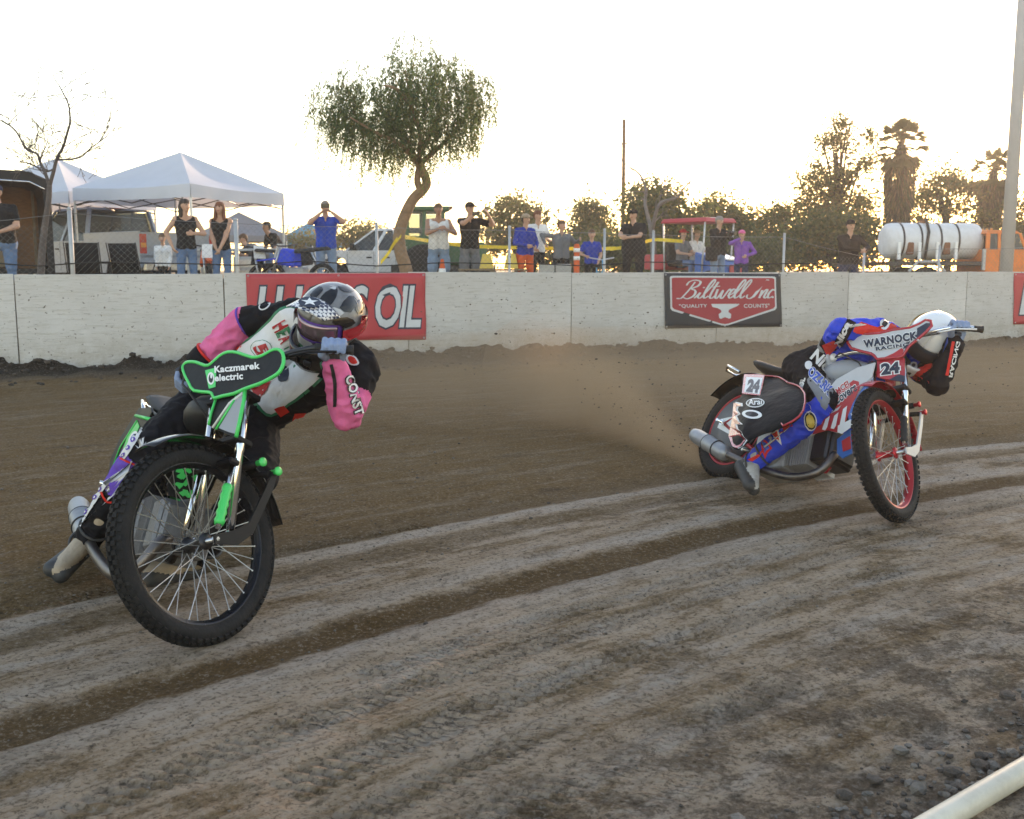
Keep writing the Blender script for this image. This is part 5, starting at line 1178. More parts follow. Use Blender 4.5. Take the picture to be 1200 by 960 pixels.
mat('boot_tan', (0.42, 0.34, 0.25), 0.7, var=0.15, scale=12, bump=0.3, dirt=(0.15, 0.12, 0.09), dirt_amt=0.15); mat('boot_dark', (0.035, 0.038, 0.042), 0.6, var=0.25, scale=12, dirt=(0.14, 0.11, 0.08), dirt_amt=0.2)
mat('glove_blue', (0.22, 0.29, 0.44), 0.75, var=0.2, scale=20, bump=0.3, bscale=60); mat('boot_pale', (0.48, 0.47, 0.45), 0.6, var=0.2, scale=14, dirt=(0.12, 0.1, 0.08), dirt_amt=0.3); mat('glove_pale', (0.42, 0.44, 0.48), 0.75, var=0.25, scale=25, bump=0.3, bscale=60); mat('glove_dark', (0.03, 0.035, 0.05), 0.7, var=0.2, scale=20)
mat('helmet_grey', (0.21, 0.215, 0.23), 0.35, var=0.3, scale=7, coat=0.35, dirt=(0.03, 0.03, 0.034), dirt_amt=0.45); mat('helmet_white', (0.80, 0.80, 0.80), 0.25, var=0.03, coat=0.6, dirt=(0.5, 0.46, 0.4), dirt_amt=0.06)
mat('lens_mirror', (0.25, 0.18, 0.22), 0.12, 0.7, var=0.3, scale=4); mat('lens_dark', (0.05, 0.03, 0.03), 0.15, 0.3, var=0.3)
def checker_mat():
    m, nt, b, N, L = new_mat('peak_print'); ck = N.new('ShaderNodeTexChecker'); ck.inputs['Scale'].default_value = 70; tc = N.new('ShaderNodeTexCoord'); L.new(tc.outputs['Object'], ck.inputs[0])
    ck.inputs[1].default_value = (0.7, 0.7, 0.7, 1); ck.inputs[2].default_value = (0.02, 0.03, 0.08, 1); L.new(ck.outputs[0], b.inputs['Base Color']); b.inputs['Roughness'].default_value = 0.3
checker_mat()
def rider(root, J, mats, bulk=1.0):
    """J: joints in the place. One continuous body from hips to neck, arms to the wrists and legs to the ankles."""
    up_m, fore_m, tor_m, thigh_m, knee_m, shin_m = mats; cp = []
    mid = lambda a, b, t=0.5: V(a).lerp(V(b), t)
    hipc, shc = mid(J['hipL'], J['hipR']), mid(J['shL'], J['shR']); fwd_ = J.get('belly', V((0, 0, 0)))
    for s in 'LR':
        hp, sh = V(J['hip' + s]), V(J['sh' + s]); w = mid(mid(hp, sh, 0.42), mid(hipc, shc, 0.42), 0.25) - fwd_ * 0.05; ch = mid(mid(hp, sh, 0.75), mid(hipc, shc, 0.75), 0.30)
        cp += [(mid(hp, hipc, 0.15), w, 0.118 * bulk, 0.108 * bulk, thigh_m), (w, ch, 0.108 * bulk, 0.118 * bulk, tor_m), (ch, mid(sh, shc, 0.12), 0.112 * bulk, 0.078, tor_m), (mid(shc, J['neck'], 0.4), sh, 0.075, 0.078, tor_m)]
        el, wr = V(J['el' + s]), V(J['wr' + s]); cp += [(sh, mid(sh, el), 0.076, 0.068, up_m), (mid(sh, el), el, 0.068, 0.062, fore_m if s in J.get('cover', '') else up_m), (el, mid(el, wr, 0.45), 0.063, 0.058, up_m if s in J.get('half', '') else fore_m), (mid(el, wr, 0.45), wr, 0.058, 0.043, fore_m)]
        kn, an = V(J['kn' + s]), V(J['an' + s]); cp += [(hp, mid(hp, kn), 0.116 * bulk, 0.102 * bulk, thigh_m), (mid(hp, kn), kn, 0.102 * bulk, 0.080, thigh_m), (kn, mid(kn, an, 0.12), 0.080, 0.078, knee_m if s == 'R' else shin_m), (mid(kn, an, 0.12), mid(kn, an, 0.4), 0.078, 0.074, knee_m if s == 'R' else shin_m), (mid(kn, an, 0.4), an, 0.074, 0.056, shin_m)]
    cp += [(shc, J['neck'], 0.078, 0.062, tor_m), (J['neck'], mid(J['neck'], J['head'], 0.7), 0.062, 0.06, 'ink_black')]
    return grow('body', cp, list(mats), root, 0.0066, 4, 0.020, 12)
# ---- pink and black rider
gL, aL = P1.grip[1]; gR, aR = P1.grip[-1]
J = dict(shL=at_d(423, 432, 4.10), shR=at_d(345, 372, 4.22), neck=at_d(388, 396, 4.12), head=at_d(387, 373, 4.06), hipR=at_d(236, 474, 4.52), hipL=at_d(298, 492, 4.46), anR=at_d(104, 630, 4.36))
J['elR'] = reach(286, 378, gR, 0.315, True); J['elL'] = reach(407, 486, gL, 0.30, False)
J['knR'] = reach(170, 532, J['hipR'], 0.42, True); J['knL'] = reach(302, 558, J['hipL'], 0.43, True); J['cover'] = 'L'; J['anL'] = at_z(232, 650, 0.11)
r1 = thing('person', (J['hipR'].x, J['hipR'].y, 0), 'rider with pink forearms, black suit and silver helmet hunched over green motorcycle', 'person', 'racing riders')
oL, wL = glove('glove', r1, gL, aL, J['elL'] - gL, 'glove_blue', 'glove_dark'); oR, wR = glove('glove', r1, gR + aR * 0.03, aR, J['elR'] - gR, 'glove_blue', 'glove_dark')
J['wrL'], J['wrR'] = wL, wR; J['belly'] = P1.bd((0.5, 0, 0))
bd1 = rider(r1, J, ('suit_black', 'suit_pink', 'suit_black', 'suit_black', 'suit_purple', 'suit_black'), 0.93)
boot('boot', r1, J['anR'], at_d(66, 662, 4.12), J['knR'] - J['anR'], ('boot_tan', 'boot_dark', 'boot_dark'), 0.95); boot('boot', r1, J['anL'], at_z(180, 668, 0.08), J['knL'] - J['anL'], ('boot_tan', 'boot_dark', 'boot_dark'), 1.05)
for s in 'R':                                                                # cuff and elbow band
    e, w = V(J['el' + s]), V(J['wr' + s]); d = (w - e).normalized(); MB().lathe(w - d * 0.015, d, [(-0.05, 0.056), (-0.03, 0.060), (0.02, 0.055), (0.02, 0.045)], 20).build('cuff', 'suit_black', r1)
    MB().ring(w - d * 0.065, d, 0.057, 0.006, 24, 6).build('cuff_band', 'suit_red', r1)
    sh = V(J['sh' + s]); MB().ring(e + (sh - e).normalized() * 0.005, sh - w, 0.066, 0.0045, 24, 6).build('elbow_band', 'suit_purple', r1)
bv = bvh_of(bd1); S2 = Skin(bv, 190, 310, 4.615, 3.9)
bibp = [(640, 236), (735, 226), (800, 300), (830, 420), (890, 520), (900, 585), (790, 690), (690, 760), (590, 825), (520, 780), (440, 690), (385, 560), (395, 462), (470, 400), (560, 318)]
cx = sum(p[0] for p in bibp) / len(bibp); cy = sum(p[1] for p in bibp) / len(bibp)
S2.patch('bib_border', bibp, 'ink_green', r1, 0.006, 14, 3); bib = S2.patch('bib', [(cx + (x - cx) * 0.93, cy + (y - cy) * 0.93) for x, y in bibp], 'bib_white', r1, 0.010, 14, 3)
hq = [(600, 340), (662, 470), (672, 296), (736, 430)]
for i, (ch, m_) in enumerate((('H', 'ink_red'), ('E', 'ink_green'), ('A', 'ink_red'), ('T', 'ink_green'))):
    t0, t1 = i / 4 + 0.01, (i + 1) / 4 - 0.01; L_ = lambda a, b, t: (a[0] + (b[0] - a[0]) * t, a[1] + (b[1] - a[1]) * t)
    S2.text(ch, [L_(hq[0], hq[1], t0), L_(hq[0], hq[1], t1), L_(hq[2], hq[3], t0), L_(hq[2], hq[3], t1)], m_, bib, 0.013, 0.04)
S2.patch('number_ring', disc(540, 455, 55, 44, 18), 'ink_green', bib, 0.0125, 4, 1); S2.patch('number_disc', disc(540, 455, 51, 40, 18), 'bib_white', bib, 0.014, 4, 1)
S2.text('5', [(498, 448), (525, 500), (560, 425), (585, 478)], 'ink_red', bib, 0.0155, 0.05)
S2.patch('red_panel', [(480, 660), (600, 635), (560, 700), (520, 742)], 'ink_red', bib, 0.0125, 5, 3, False); S2.patch('blue_panel', [(640, 540), (690, 560), (690, 620), (650, 632), (625, 600)], 'ink_navy', bib, 0.0125, 5, 3)
for k, pq in enumerate(([(610, 780), (660, 755), (690, 790), (640, 822)], [(720, 800), (775, 795), (740, 838), (700, 840)])): S2.patch('red_buckle', pq, 'suit_red', r1, 0.012, 3, 2, False)
S2.patch('strap_patch', [(395, 455), (430, 432), (445, 445), (402, 470)], 'suit_red', r1, 0.010, 3, 2, False)
S2.text('CONST', [(985, 606), (1042, 822), (1036, 596), (1088, 800)], 'bib_white', r1, 0.006, 0.03, 'ink_black', 0.10)
S2.band('zip', [(915, 540), (935, 640), (935, 770)], 18, 'ink_black', r1, 0.005)
S2.patch('shoulder_badge', disc(555, 225, 34, 22, 14, -0.5), 'bib_white', r1, 0.006, 4, 1); S2.patch('badge_centre', disc(555, 225, 27, 15, 14, -0.5), 'suit_black', r1, 0.0075, 4, 1)
S2.patch('shoulder_badge', disc(1030, 520, 40, 24, 14, 0.6), 'bib_white', r1, 0.006, 4, 1); S2.patch('badge_centre', disc(1030, 520, 30, 15, 14, 0.6), 'suit_red', r1, 0.0075, 4, 1)
S1 = Skin(bv, 30, 310, 2.087, 4.2)
lt = S1.band('leg_flash', [(282, 398), (262, 435), (238, 472)], 15, 'bib_white', r1, 0.007)
for x, y in ((276, 410), (264, 430), (252, 449), (241, 466)): S1.patch('flash_spot', disc(x, y, 4, 7, 8, 0.6), 'suit_purple', lt, 0.0095, 2, 1); S1.patch('flash_spot', disc(x, y, 1.8, 3.4, 8, 0.6), 'bib_white', lt, 0.0105, 2, 1)
lt = S1.band('leg_flash', [(192, 536), (170, 572), (148, 606), (130, 636)], 16, 'bib_white', r1, 0.007)
for x, y in ((184, 550), (172, 570), (160, 588), (148, 606), (138, 622)): S1.patch('flash_spot', disc(x, y, 4, 7, 8, 0.6), 'suit_purple', lt, 0.0095, 2, 1); S1.patch('flash_spot', disc(x, y, 1.8, 3.4, 8, 0.6), 'bib_white', lt, 0.0105, 2, 1)
S1.band('knee_piping', [(232, 474), (252, 482), (272, 490)], 5, 'suit_red', r1, 0.007); S1.band('knee_piping', [(186, 556), (198, 578), (212, 582)], 5, 'suit_red', r1, 0.007)
hf1 = (ray(386, 376) * -1.0).normalized() * 0.72 + V((-0.48, 0, 0)) + V((0, 0, -0.32)); hu1 = V((0.24, -0.2, 0.94))
hm, HW = helmet(r1, J['head'], hf1, hu1, dict(shell='helmet_grey', chin='gloss_black', frame='suit_purple', lens='lens_mirror', strap='gloss_red', peak='peak_print'), 1.05)
st_ = MB(); st_.add([HW((0.032 if k % 2 == 0 else 0.013) * math.sin(math.pi * k / 5), 0.142 + (0.032 if k % 2 == 0 else 0.013) * math.cos(math.pi * k / 5), 0.1300) for k in range(10)], [tuple(range(10))]); st_.build('star', 'white', hm)
st_ = MB(); st_.add([HW(0.040 * math.sin(math.pi * k / 10), 0.142 + 0.040 * math.cos(math.pi * k / 10), 0.1285) for k in range(20)], [tuple(range(20))]); st_.build('star_field', 'ink_navy', hm)
SH = Skin(bvh_of(hm), 190, 310, 4.615, 4.05)
for k, pq in enumerate(([(850, 195), (885, 150), (945, 125), (942, 175), (905, 225), (880, 200)], [(960, 235), (1010, 170), (1050, 190), (1020, 260)], [(800, 165), (850, 120), (870, 140), (825, 185)], [(950, 120), (1000, 110), (1040, 145), (985, 150)], [(1040, 215), (1085, 180), (1100, 235), (1060, 270)], [(925, 300), (1000, 285), (1045, 315), (990, 345), (930, 330)])): SH.patch('black_shape', pq, 'gloss_black', hm, 0.003, 5, 2)
for pq in ([(870, 250), (930, 232), (985, 262), (930, 285)], [(905, 128), (940, 122), (935, 138)], [(1075, 150), (1100, 175), (1090, 195)]): SH.patch('pale_shape', pq, 'panel_light', hm, 0.0035, 4, 2)
SH.band('red_stripe', [(1000, 385), (1060, 345), (1112, 285)], 34, 'gloss_red', hm, 0.012)
# ---- red and blue rider
gL, aL = P2.grip[1]; gR, aR = P2.grip[-1]
J = dict(shR=at_d(1030, 389, 5.82), shL=at_d(1070, 424, 5.95), neck=at_d(1068, 396, 5.84), head=at_d(1092, 396, 5.72), hipR=at_d(938, 432, 6.14), hipL=at_d(965, 450, 6.30), anR=at_d(884, 540, 5.88), anL=P2.b((0.28, 0.34, 0.36)))
J['elR'] = reach(985, 386, gR, 0.30, True); J['elL'] = reach(1098, 450, gL, 0.33, True)
J['knR'] = reach(972, 474, J['hipR'], 0.45, True); J['knL'] = P2.b((0.60, 0.26, 0.62))
r2 = thing('person', (J['hipR'].x, J['hipR'].y, 0), 'rider with white helmet and blue and red suit crouched on motorcycle 24', 'person', 'racing riders')
oL, wL = glove('glove', r2, gL - aL * 0.05, aL, J['elL'] - gL, 'glove_blue', 'ink_navy'); oR, wR = glove('glove', r2, gR - aR * 0.03, aR, J['elR'] - gR, 'glove_pale', 'suit_grey')
J['wrL'], J['wrR'] = wL, wR; J['belly'] = P2.bd((0.5, 0, 0)); J['cover'] = 'L'; J['half'] = 'R'
def pick2(ce, idx, names): return idx
bd2 = rider(r2, J, ('suit_blue', 'suit_black', 'suit_blue', 'suit_black', 'suit_blue', 'suit_blue'), 0.93)
boot('boot', r2, J['anR'], at_d(892, 566, 5.72), J['knR'] - J['anR'], ('boot_pale', 'boot_dark', 'ink_black'), 0.95); boot('boot', r2, J['anL'], J['anL'] + P2.bd((0.15, 0.0, -0.15)), J['knL'] - J['anL'], ('boot_dark', 'boot_dark', 'boot_dark'), 1.0)
bv = bvh_of(bd2); S4 = Skin(bv, 790, 340, 3.3333, 5.8); S5 = Skin(bv, 930, 340, 5.4545, 5.8); S6 = Skin(bv, 800, 420, 5.645, 5.8)
S4.patch('grey_inner_leg', [(590, 270), (640, 285), (668, 330), (620, 400), (590, 470), (545, 400), (520, 350), (560, 330), (610, 350)], 'suit_grey', r2, 0.004, 8, 3)
S4.patch('red_hip', [(580, 215), (625, 195), (640, 212), (600, 262)], 'suit_red', r2, 0.006, 5, 2, False)
S4.text('Nice', [(528, 268), (606, 342), (564, 226), (640, 300)], 'bib_white', r2, 0.007, 0.045)
S4.text('OZARK', [(522, 330), (602, 416), (538, 298), (622, 384)], 'ink_blue', r2, 0.007, 0.04, 'bib_white', 0.11)
S4.patch('round_badge', disc(525, 295, 14, 16, 14), 'bib_white', r2, 0.007, 3, 1)
S4.text('Gower', [(470, 455), (500, 340), (492, 462), (524, 346)], 'bib_white', r2, 0.007, 0.03)
S4.band('shin_stripe', [(256, 626), (320, 580), (380, 538), (436, 498)], 26, 'suit_red', r2, 0.006)
S4.text('COAST', [(296, 606), (414, 524), (286, 590), (404, 508)], 'bib_white', r2, 0.009, 0.03, 'ink_navy', 0.1)
for k, (rx, ry, m_) in enumerate(((25, 38, 'bib_white'), (21, 34, 'ink_black'), (16, 27, 'ink_yellow'))): S4.patch('knee_badge', disc(532, 512, rx, ry, 16, -0.1), m_, r2, 0.006 + 0.0015 * k, 4, 1)
S4.patch('triangle_patch', [(372, 560), (408, 540), (420, 605)], 'bib_white', r2, 0.006, 4, 3, False); S4.patch('triangle_centre', [(384, 565), (404, 552), (411, 588)], 'suit_red', r2, 0.0075, 4, 3, False)
S4.patch('arrow_patch', [(338, 580), (360, 590), (384, 618), (366, 635), (355, 660), (344, 630)], 'suit_red', r2, 0.006, 4, 2, False); S4.patch('arrow_centre', [(344, 592), (360, 600), (374, 618), (360, 628), (354, 640)], 'ink_blue', r2, 0.0075, 4, 2, False)
S5.patch('red_back', [(380, 265), (430, 205), (470, 235), (560, 240), (640, 210), (690, 225), (680, 260), (600, 262), (480, 285)], 'suit_red', r2, 0.005, 8, 3)
S5.band('sleeve_dark', [(285, 350), (320, 290), (352, 232), (372, 196)], 62, 'suit_black', r2, 0.006)
S5.text('Nice', [(292, 372), (360, 222), (262, 340), (322, 200)], 'bib_white', r2, 0.008, 0.05)
S5.patch('lion_patch', [(548, 215), (565, 190), (605, 188), (615, 215), (590, 255), (560, 250)], 'bib_white', r2, 0.007, 4, 2); S5.patch('lion_centre', [(560, 218), (575, 200), (597, 204), (600, 222), (582, 242)], 'ink_black', r2, 0.0085, 4, 2)
for x, y in ((475, 178), (550, 163)): S5.patch('small_patch', disc(x, y, 17, 12, 12), 'bib_white', r2, 0.006, 3, 1)
S5.text('RACING', [(985, 552), (1040, 330), (1010, 556), (1062, 330)], 'bib_white', r2, 0.007, 0.03); S5.band('sleeve_band', [(978, 545), (1000, 440), (1022, 330)], 18, 'suit_red', r2, 0.005)
S5.patch('red_belly', [(720, 560), (800, 500), (880, 470), (890, 490), (820, 545), (740, 590)], 'suit_red', r2, 0.005, 6, 2)
S5.patch('skull_patch', disc(772, 485, 24, 26, 14), 'bib_white', r2, 0.007, 3, 1); S5.patch('skull_centre', disc(772, 482, 13, 12, 12), 'ink_black', r2, 0.0085, 3, 1)
for k, (rx, ry, m_) in enumerate(((40, 46, 'ink_black'), (28, 34, 'ink_yellow'))): S5.patch('chest_badge', disc(340, 480, rx, ry, 16, 0.2), m_, r2, 0.006 + 0.0015 * k, 4, 1)
S5.patch('collar', [(712, 150), (745, 145), (790, 195), (770, 225), (745, 225)], 'ink_blue', r2, 0.012, 4, 2); S5.patch('collar_patch', [(730, 160), (748, 158), (770, 190), (755, 195)], 'bib_white', r2, 0.0145, 3, 2)
for s in 'LR':
    e, w = V(J['el' + s]), V(J['wr' + s]); d = (w - e).normalized(); MB().lathe(w - d * 0.01, d, [(-0.04, 0.052), (-0.02, 0.055), (0.02, 0.051), (0.02, 0.04)], 20).build('cuff', 'suit_black' if s == 'L' else 'suit_grey', r2)
hf2 = (ray(1080, 410) * -1.0).normalized() * 0.55 + V((-0.52, 0, 0)) + V((0, 0, -0.60)); hu2 = V((0.55, -0.25, 0.78))
hm, HW = helmet(r2, J['head'], hf2, hu2, dict(shell='helmet_white', chin='helmet_white', frame='glove_dark', lens='lens_dark', strap='ink_yellow'), 1.08)
# ------------------------------------------------------------------ fence behind the wall
FOFF = 0.45
fence = thing('chain_link_fence', (*beyond(600, FOFF), PIT), 'galvanised chain link fence standing right behind the white wall', 'fence')
fpx = [-60, 85, 278, 442, 597, 708, 765, 918, 1012, 1100, 1215]; ftop = [1.86, 2.02, 1.92, 1.90, 1.88, 1.86, 1.84, 1.83, 1.52, 1.66, 1.70]
fpts = []
for px, zt in zip(fpx, ftop):
    x, y = beyond(px, FOFF); z0 = pit_z(x); fpts.append((V((x, y, z0)), zt)); mb = MB(); r = 0.028 if px in (85, 278) else 0.020
    mb.tube([(x, y, z0 - 0.1), (x, y, zt)], r, 10).ball((x, y, zt), (r * 1.15, r * 1.15, r * 0.9), 10, 6); mb.build('post', 'galvanised', fence)
mat('wire', (0.20, 0.205, 0.21), 0.5, 0.6, var=0.1)
def wires(p, q, z0, z1, pitch=0.055, r=0.0011):
    mb = MB(); d = (q - p); L = d.length; d = d / L; h = z1 - z0; k = int((L + h) / (pitch * 1.414)) + 1
    for i in range(k):
        for sgn in (1, -1):
            s0 = i * pitch * 1.414 - (h if sgn > 0 else 0); s1 = s0 + h * 1.0
            a, b = (s0, z0), (s1, z1)
            if a[0] < 0: a = (0, z0 - s0)
            if b[0] > L: b = (L, z0 + (L - s0))
            if a[0] >= b[0] - 0.01: continue
            za, zb = (a[1], b[1]) if sgn > 0 else (z0 + z1 - a[1], z0 + z1 - b[1])
            P0 = V((p.x + d.x * a[0], p.y + d.y * a[0], za)); P1_ = V((p.x + d.x * b[0], p.y + d.y * b[0], zb)); mb.tube([P0, P1_], r, 3, caps=False, smooth=False)
    return mb
for (p, za), (q, zb) in zip(fpts, fpts[1:]):
    zt = min(za, zb) - 0.05; o = wires(V((p.x, p.y, 0)), V((q.x, q.y, 0)), min(p.z, q.z) + 0.02, zt).build('wire_mesh', 'wire', fence, fix=False); o['kind'] = 'stuff'
    MB().tube([(p.x, p.y, za - 0.05), ((p.x + q.x) / 2, (p.y + q.y) / 2, (za + zb) / 2 - 0.065), (q.x, q.y, zb - 0.05)], 0.0035, 5).build('tension_wire', 'wire', fence)
cp_ = []
for px in range(-40, 1010, 40):
    x, y = beyond(px, FOFF - 0.03); cp_.append(V((x, y, 1.345 - 0.02 * math.sin(px * 0.031) + 0.012 * math.sin(px * 0.11))))
tag(MB().tube(smooth_open(cp_, 3), 0.009, 6).build('cable', 'black_rubber'), 'thin black cable strung low along the chain link fence', 'cable')
mat('tape_yellow', (0.78, 0.55, 0.03), 0.45, var=0.08, transl=0.25)
def tape(name, pts, label, y, w=0.085):
    ps = smooth_open([at_y(px, py, y if px > 480 else 17.5) for px, py in pts], 6); rows = [[], []]; tw = 0.0
    for i, p in enumerate(ps):
        a = 0.5 * math.sin(i * 0.45) * 0.9; rows[0].append(p + V((0, math.sin(a) * w / 2, math.cos(a) * w / 2))); rows[1].append(p - V((0, math.sin(a) * w / 2, math.cos(a) * w / 2)))
    return tag(MB().sheet(rows).build(name, 'tape_yellow'), label, 'tape')
tape('caution_tape', [(470, 277), (500, 282), (545, 288), (597, 290), (650, 291), (690, 292), (722, 291)], 'yellow caution tape running from the leaning tree past the men filming', 22.3, .075)
tape('caution_tape', [(715, 292), (738, 289), (752, 285), (768, 281), (800, 283)], 'yellow caution tape between the large man and the red roofed buggy', 24.2, .08)
tape('caution_tape', [(446, 308), (455, 297), (462, 285), (470, 276)], 'yellow caution tape slanting from the fence post up to the tree', 17.2)

# ------------------------------------------------------------------ foliage
for nm, c in (('leaf_pepper_a', (0.095, 0.150, 0.050)), ('leaf_pepper_b', (0.135, 0.185, 0.055)), ('leaf_pepper_c', (0.055, 0.090, 0.042)), ('leaf_pepper_d', (0.17, 0.135, 0.035)), ('leaf_a', (0.115, 0.135, 0.040)), ('leaf_b', (0.080, 0.105, 0.034)), ('leaf_c', (0.185, 0.165, 0.045)), ('leaf_dry', (0.20, 0.15, 0.065)), ('leaf_dark', (0.060, 0.080, 0.030)), ('palm_leaf', (0.09, 0.10, 0.035)), ('palm_dry', (0.20, 0.14, 0.07))):
    mat(nm, c, 0.6, var=0.25, scale=1.5, transl=0.58)
mat('bark_pepper', (0.24, 0.15, 0.09), 0.9, var=0.35, scale=9, bump=0.9, bscale=14); mat('bark_grey', (0.17, 0.15, 0.14), 0.9, var=0.3, scale=8, bump=0.7); mat('bark_twig', (0.10, 0.082, 0.076), 0.9, var=0.3, scale=8, bump=0.7); mat('bark_dark', (0.06, 0.042, 0.032), 0.9, var=0.3, scale=8, bump=0.7)
def leaves(name, P, D, ln, wd, mats, parent, seed=0, weights=None, bend=0.0):
    """one mesh of leaf blades: P start points, D directions (numpy), every leaf a pointed quad"""
    rg = np.random.default_rng(seed); n = len(P); D = D / np.linalg.norm(D, axis=1)[:, None]; R = rg.normal(size=(n, 3)); S = np.cross(D, R); S /= np.linalg.norm(S, axis=1)[:, None] + 1e-9
    l = ln * rg.uniform(0.7, 1.3, n)[:, None]; w = wd * rg.uniform(0.7, 1.3, n)[:, None]; q = np.empty((n, 4, 3), np.float32)
    q[:, 0] = P; q[:, 1] = P + D * l * 0.45 + S * w; q[:, 2] = P + D * l; q[:, 3] = P + D * l * 0.45 - S * w
    q -= np.array(origin(parent), np.float32); me = bpy.data.meshes.new(name); me.vertices.add(n * 4); me.vertices.foreach_set('co', q.ravel()); me.loops.add(n * 4); me.loops.foreach_set('vertex_index', np.arange(n * 4, dtype=np.int32))
    me.polygons.add(n); me.polygons.foreach_set('loop_start', np.arange(0, n * 4, 4, dtype=np.int32)); me.polygons.foreach_set('loop_total', np.full(n, 4, np.int32)); me.update(calc_edges=True)
    for m in mats: me.materials.append(MT(m))
    me.polygons.foreach_set('material_index', rg.choice(len(mats), n, p=weights).astype(np.int32)); return link_mesh(name, me, parent)
def blob_pts(rg, blobs, n, clump=0.0, nc=40):
    """points gathered in clumps through a set of ellipsoids (centre, radii)"""
    vol = np.array([b[1][0] * b[1][1] * b[1][2] for b in blobs]); vol = vol ** 0.7; k = rg.choice(len(blobs), nc, p=vol / vol.sum()); C = []
    for i in k:
        d = rg.normal(size=3); d /= np.linalg.norm(d); r = rg.uniform(0.25, 1.0) ** 0.5; C.append(np.array(blobs[i][0]) + d * r * np.array(blobs[i][1]))
    C = np.array(C); sz = clump * rg.uniform(0.5, 1.3, nc); j = rg.integers(0, nc, n); return C[j] + rg.normal(size=(n, 3)) * sz[j][:, None] * np.array([1, 1, 0.75]), C
def limb(mb, pts, r0, r1, n=8): 
    pts = smooth_open([V(p) for p in pts], 4); k = len(pts); mb.tube(pts, [r0 + (r1 - r0) * i / (k - 1) for i in range(k)], n)
def tree(label, px, y, blobs_px, n, ln, wd, mats, wts=None, trunk_r=0.12, bark='bark_dark', seed=1, cat='tree', nc=60, clump=0.35, dense=False, group='trees and shrubs beyond the pit', name='broadleaf_tree', limbs=14, depth=0.8):
    """crown lobes given as (px, py, half width px, half height px) standing at distance y"""
    rg = np.random.default_rng(seed); k = y / 1200.0; x = (px - 600) * k; z0 = pit_z(x); t = thing(name, (x, y, z0), label, cat, group); bl = []
    for (bx, by, rx, ry) in blobs_px:
        c = at_y(bx, by, y + rg.uniform(-0.5, 0.5)); bl.append(((c.x, c.y, c.z), (rx * k, rx * k * depth, ry * k)))
    P, C = blob_pts(rg, bl, int(n * 1.35), clump, int(nc * 1.4)); P = P[P[:, 2] > z0 + 0.05]
    D = rg.normal(size=(len(P), 3)) + np.array([0, 0, -0.25]); leaves('crown', P, D, ln * 1.25, wd * 1.5, mats, t, seed, wts)
    mb = MB(); top = V((x, y, z0)).lerp(V(bl[0][0]), 0.75); limb(mb, [(x, y, z0 - 0.1), V((x + 0.1, y, z0)).lerp(top, 0.5), top], trunk_r, trunk_r * 0.5)
    for i in rg.choice(len(C), min(limbs, len(C)), replace=False):
        e = V(C[i]); b = V((x, y, z0)).lerp(top, rg.uniform(0.45, 1.0)); m_ = b.lerp(e, 0.5) + V((0, 0, 0.12 * (e - b).length)); limb(mb, [b, m_, e], trunk_r * 0.38, trunk_r * 0.07, 6)
    mb.build('trunk', bark, t); return t
# leaning pepper tree
PY = 17.6; K = PY / 1200; rg = np.random.default_rng(5)
tp = thing('pepper_tree', (*[at_y(476, 318, PY)[i] for i in (0, 1)], PIT), 'small weeping pepper tree with a crooked leaning trunk behind the fence', 'tree')
mb = MB(); tr = [(478, 352), (476, 318), (469, 294), (468, 274), (474, 254), (484, 234), (496, 222), (500, 214), (496, 202), (490, 192)]
limb(mb, [at_y(*p, PY) for p in tr], 0.118, 0.066, 12); limb(mb, [at_y(*p, PY) for p in ((492, 222), (489, 212), (490, 202), (492, 192))], 0.06, 0.05, 8)
TR = lambda pts: [at_y(340 + a / 4, 20 + b / 4, PY + c) for a, b, c in pts]
for pts in ([(600, 690, 0), (560, 600, 0), (480, 480, 0.2), (380, 380, 0.4)], [(600, 690, 0), (610, 560, -0.2), (570, 420, -0.3), (540, 250, -0.2)], [(620, 680, 0), (720, 590, 0.2), (800, 500, 0.3), (860, 380, 0.3)], [(590, 680, 0), (520, 600, -0.3), (400, 540, -0.5), (280, 470, -0.6)], [(610, 640, 0), (680, 500, 0.4), (720, 380, 0.6), (700, 280, 0.7)], [(570, 420, -0.3), (500, 340, -0.4), (440, 320, -0.5)], [(540, 590, 0), (470, 500, 0.6), (420, 420, 0.8)]): limb(mb, TR(pts), 0.05, 0.012, 8)
mb.build('trunk', 'bark_pepper', tp)
lobes = [(430, 400, 200, 150), (700, 400, 205, 170), (580, 165, 120, 110), (195, 370, 105, 130), (870, 350, 95, 130), (560, 450, 230, 190), (340, 280, 120, 100), (760, 250, 120, 90), (620, 290, 170, 150), (400, 540, 130, 110), (540, 590, 120, 70), (780, 520, 120, 110), (250, 480, 95, 110)]
P, D = [], []
for i in range(1750):
    a, b, rx, ry = lobes[rg.choice(len(lobes), p=np.array([17, 19, 8, 9, 9, 19, 7, 7, 10, 11, 7, 10, 8]) / 141)]
    d = rg.normal(size=3); d /= np.linalg.norm(d); r = rg.uniform(0.3, 1.0) ** 0.45; c = at_y(340 + (a + d[0] * rx * r) / 4, 20 + (b + d[2] * ry * r) / 4, PY + d[1] * r * rx / 4 * K)
    p = np.array(c); L = rg.uniform(0.16, 0.55) * (2.3 if d[2] < 0.0 else 0.9); out = np.array([d[0], d[1], 0]) * 0.40 + rg.normal(size=3) * 0.35; n = int(L / 0.02); v = out + np.array([-0.08, 0, 0.15])
    for j in range(n):
        v = v * 0.95 + np.array([rg.normal() * 0.09 - 0.012, rg.normal() * 0.09, -0.13]); p = p + v / np.linalg.norm(v) * 0.02
        P.append(p); s_ = 1 if j % 2 else -1; D.append(np.array([s_ * rg.uniform(0.3, 1) * d[1] + rg.normal() * 0.4, s_ * rg.uniform(0.3, 1) * d[0] + rg.normal() * 0.4, -0.75]))
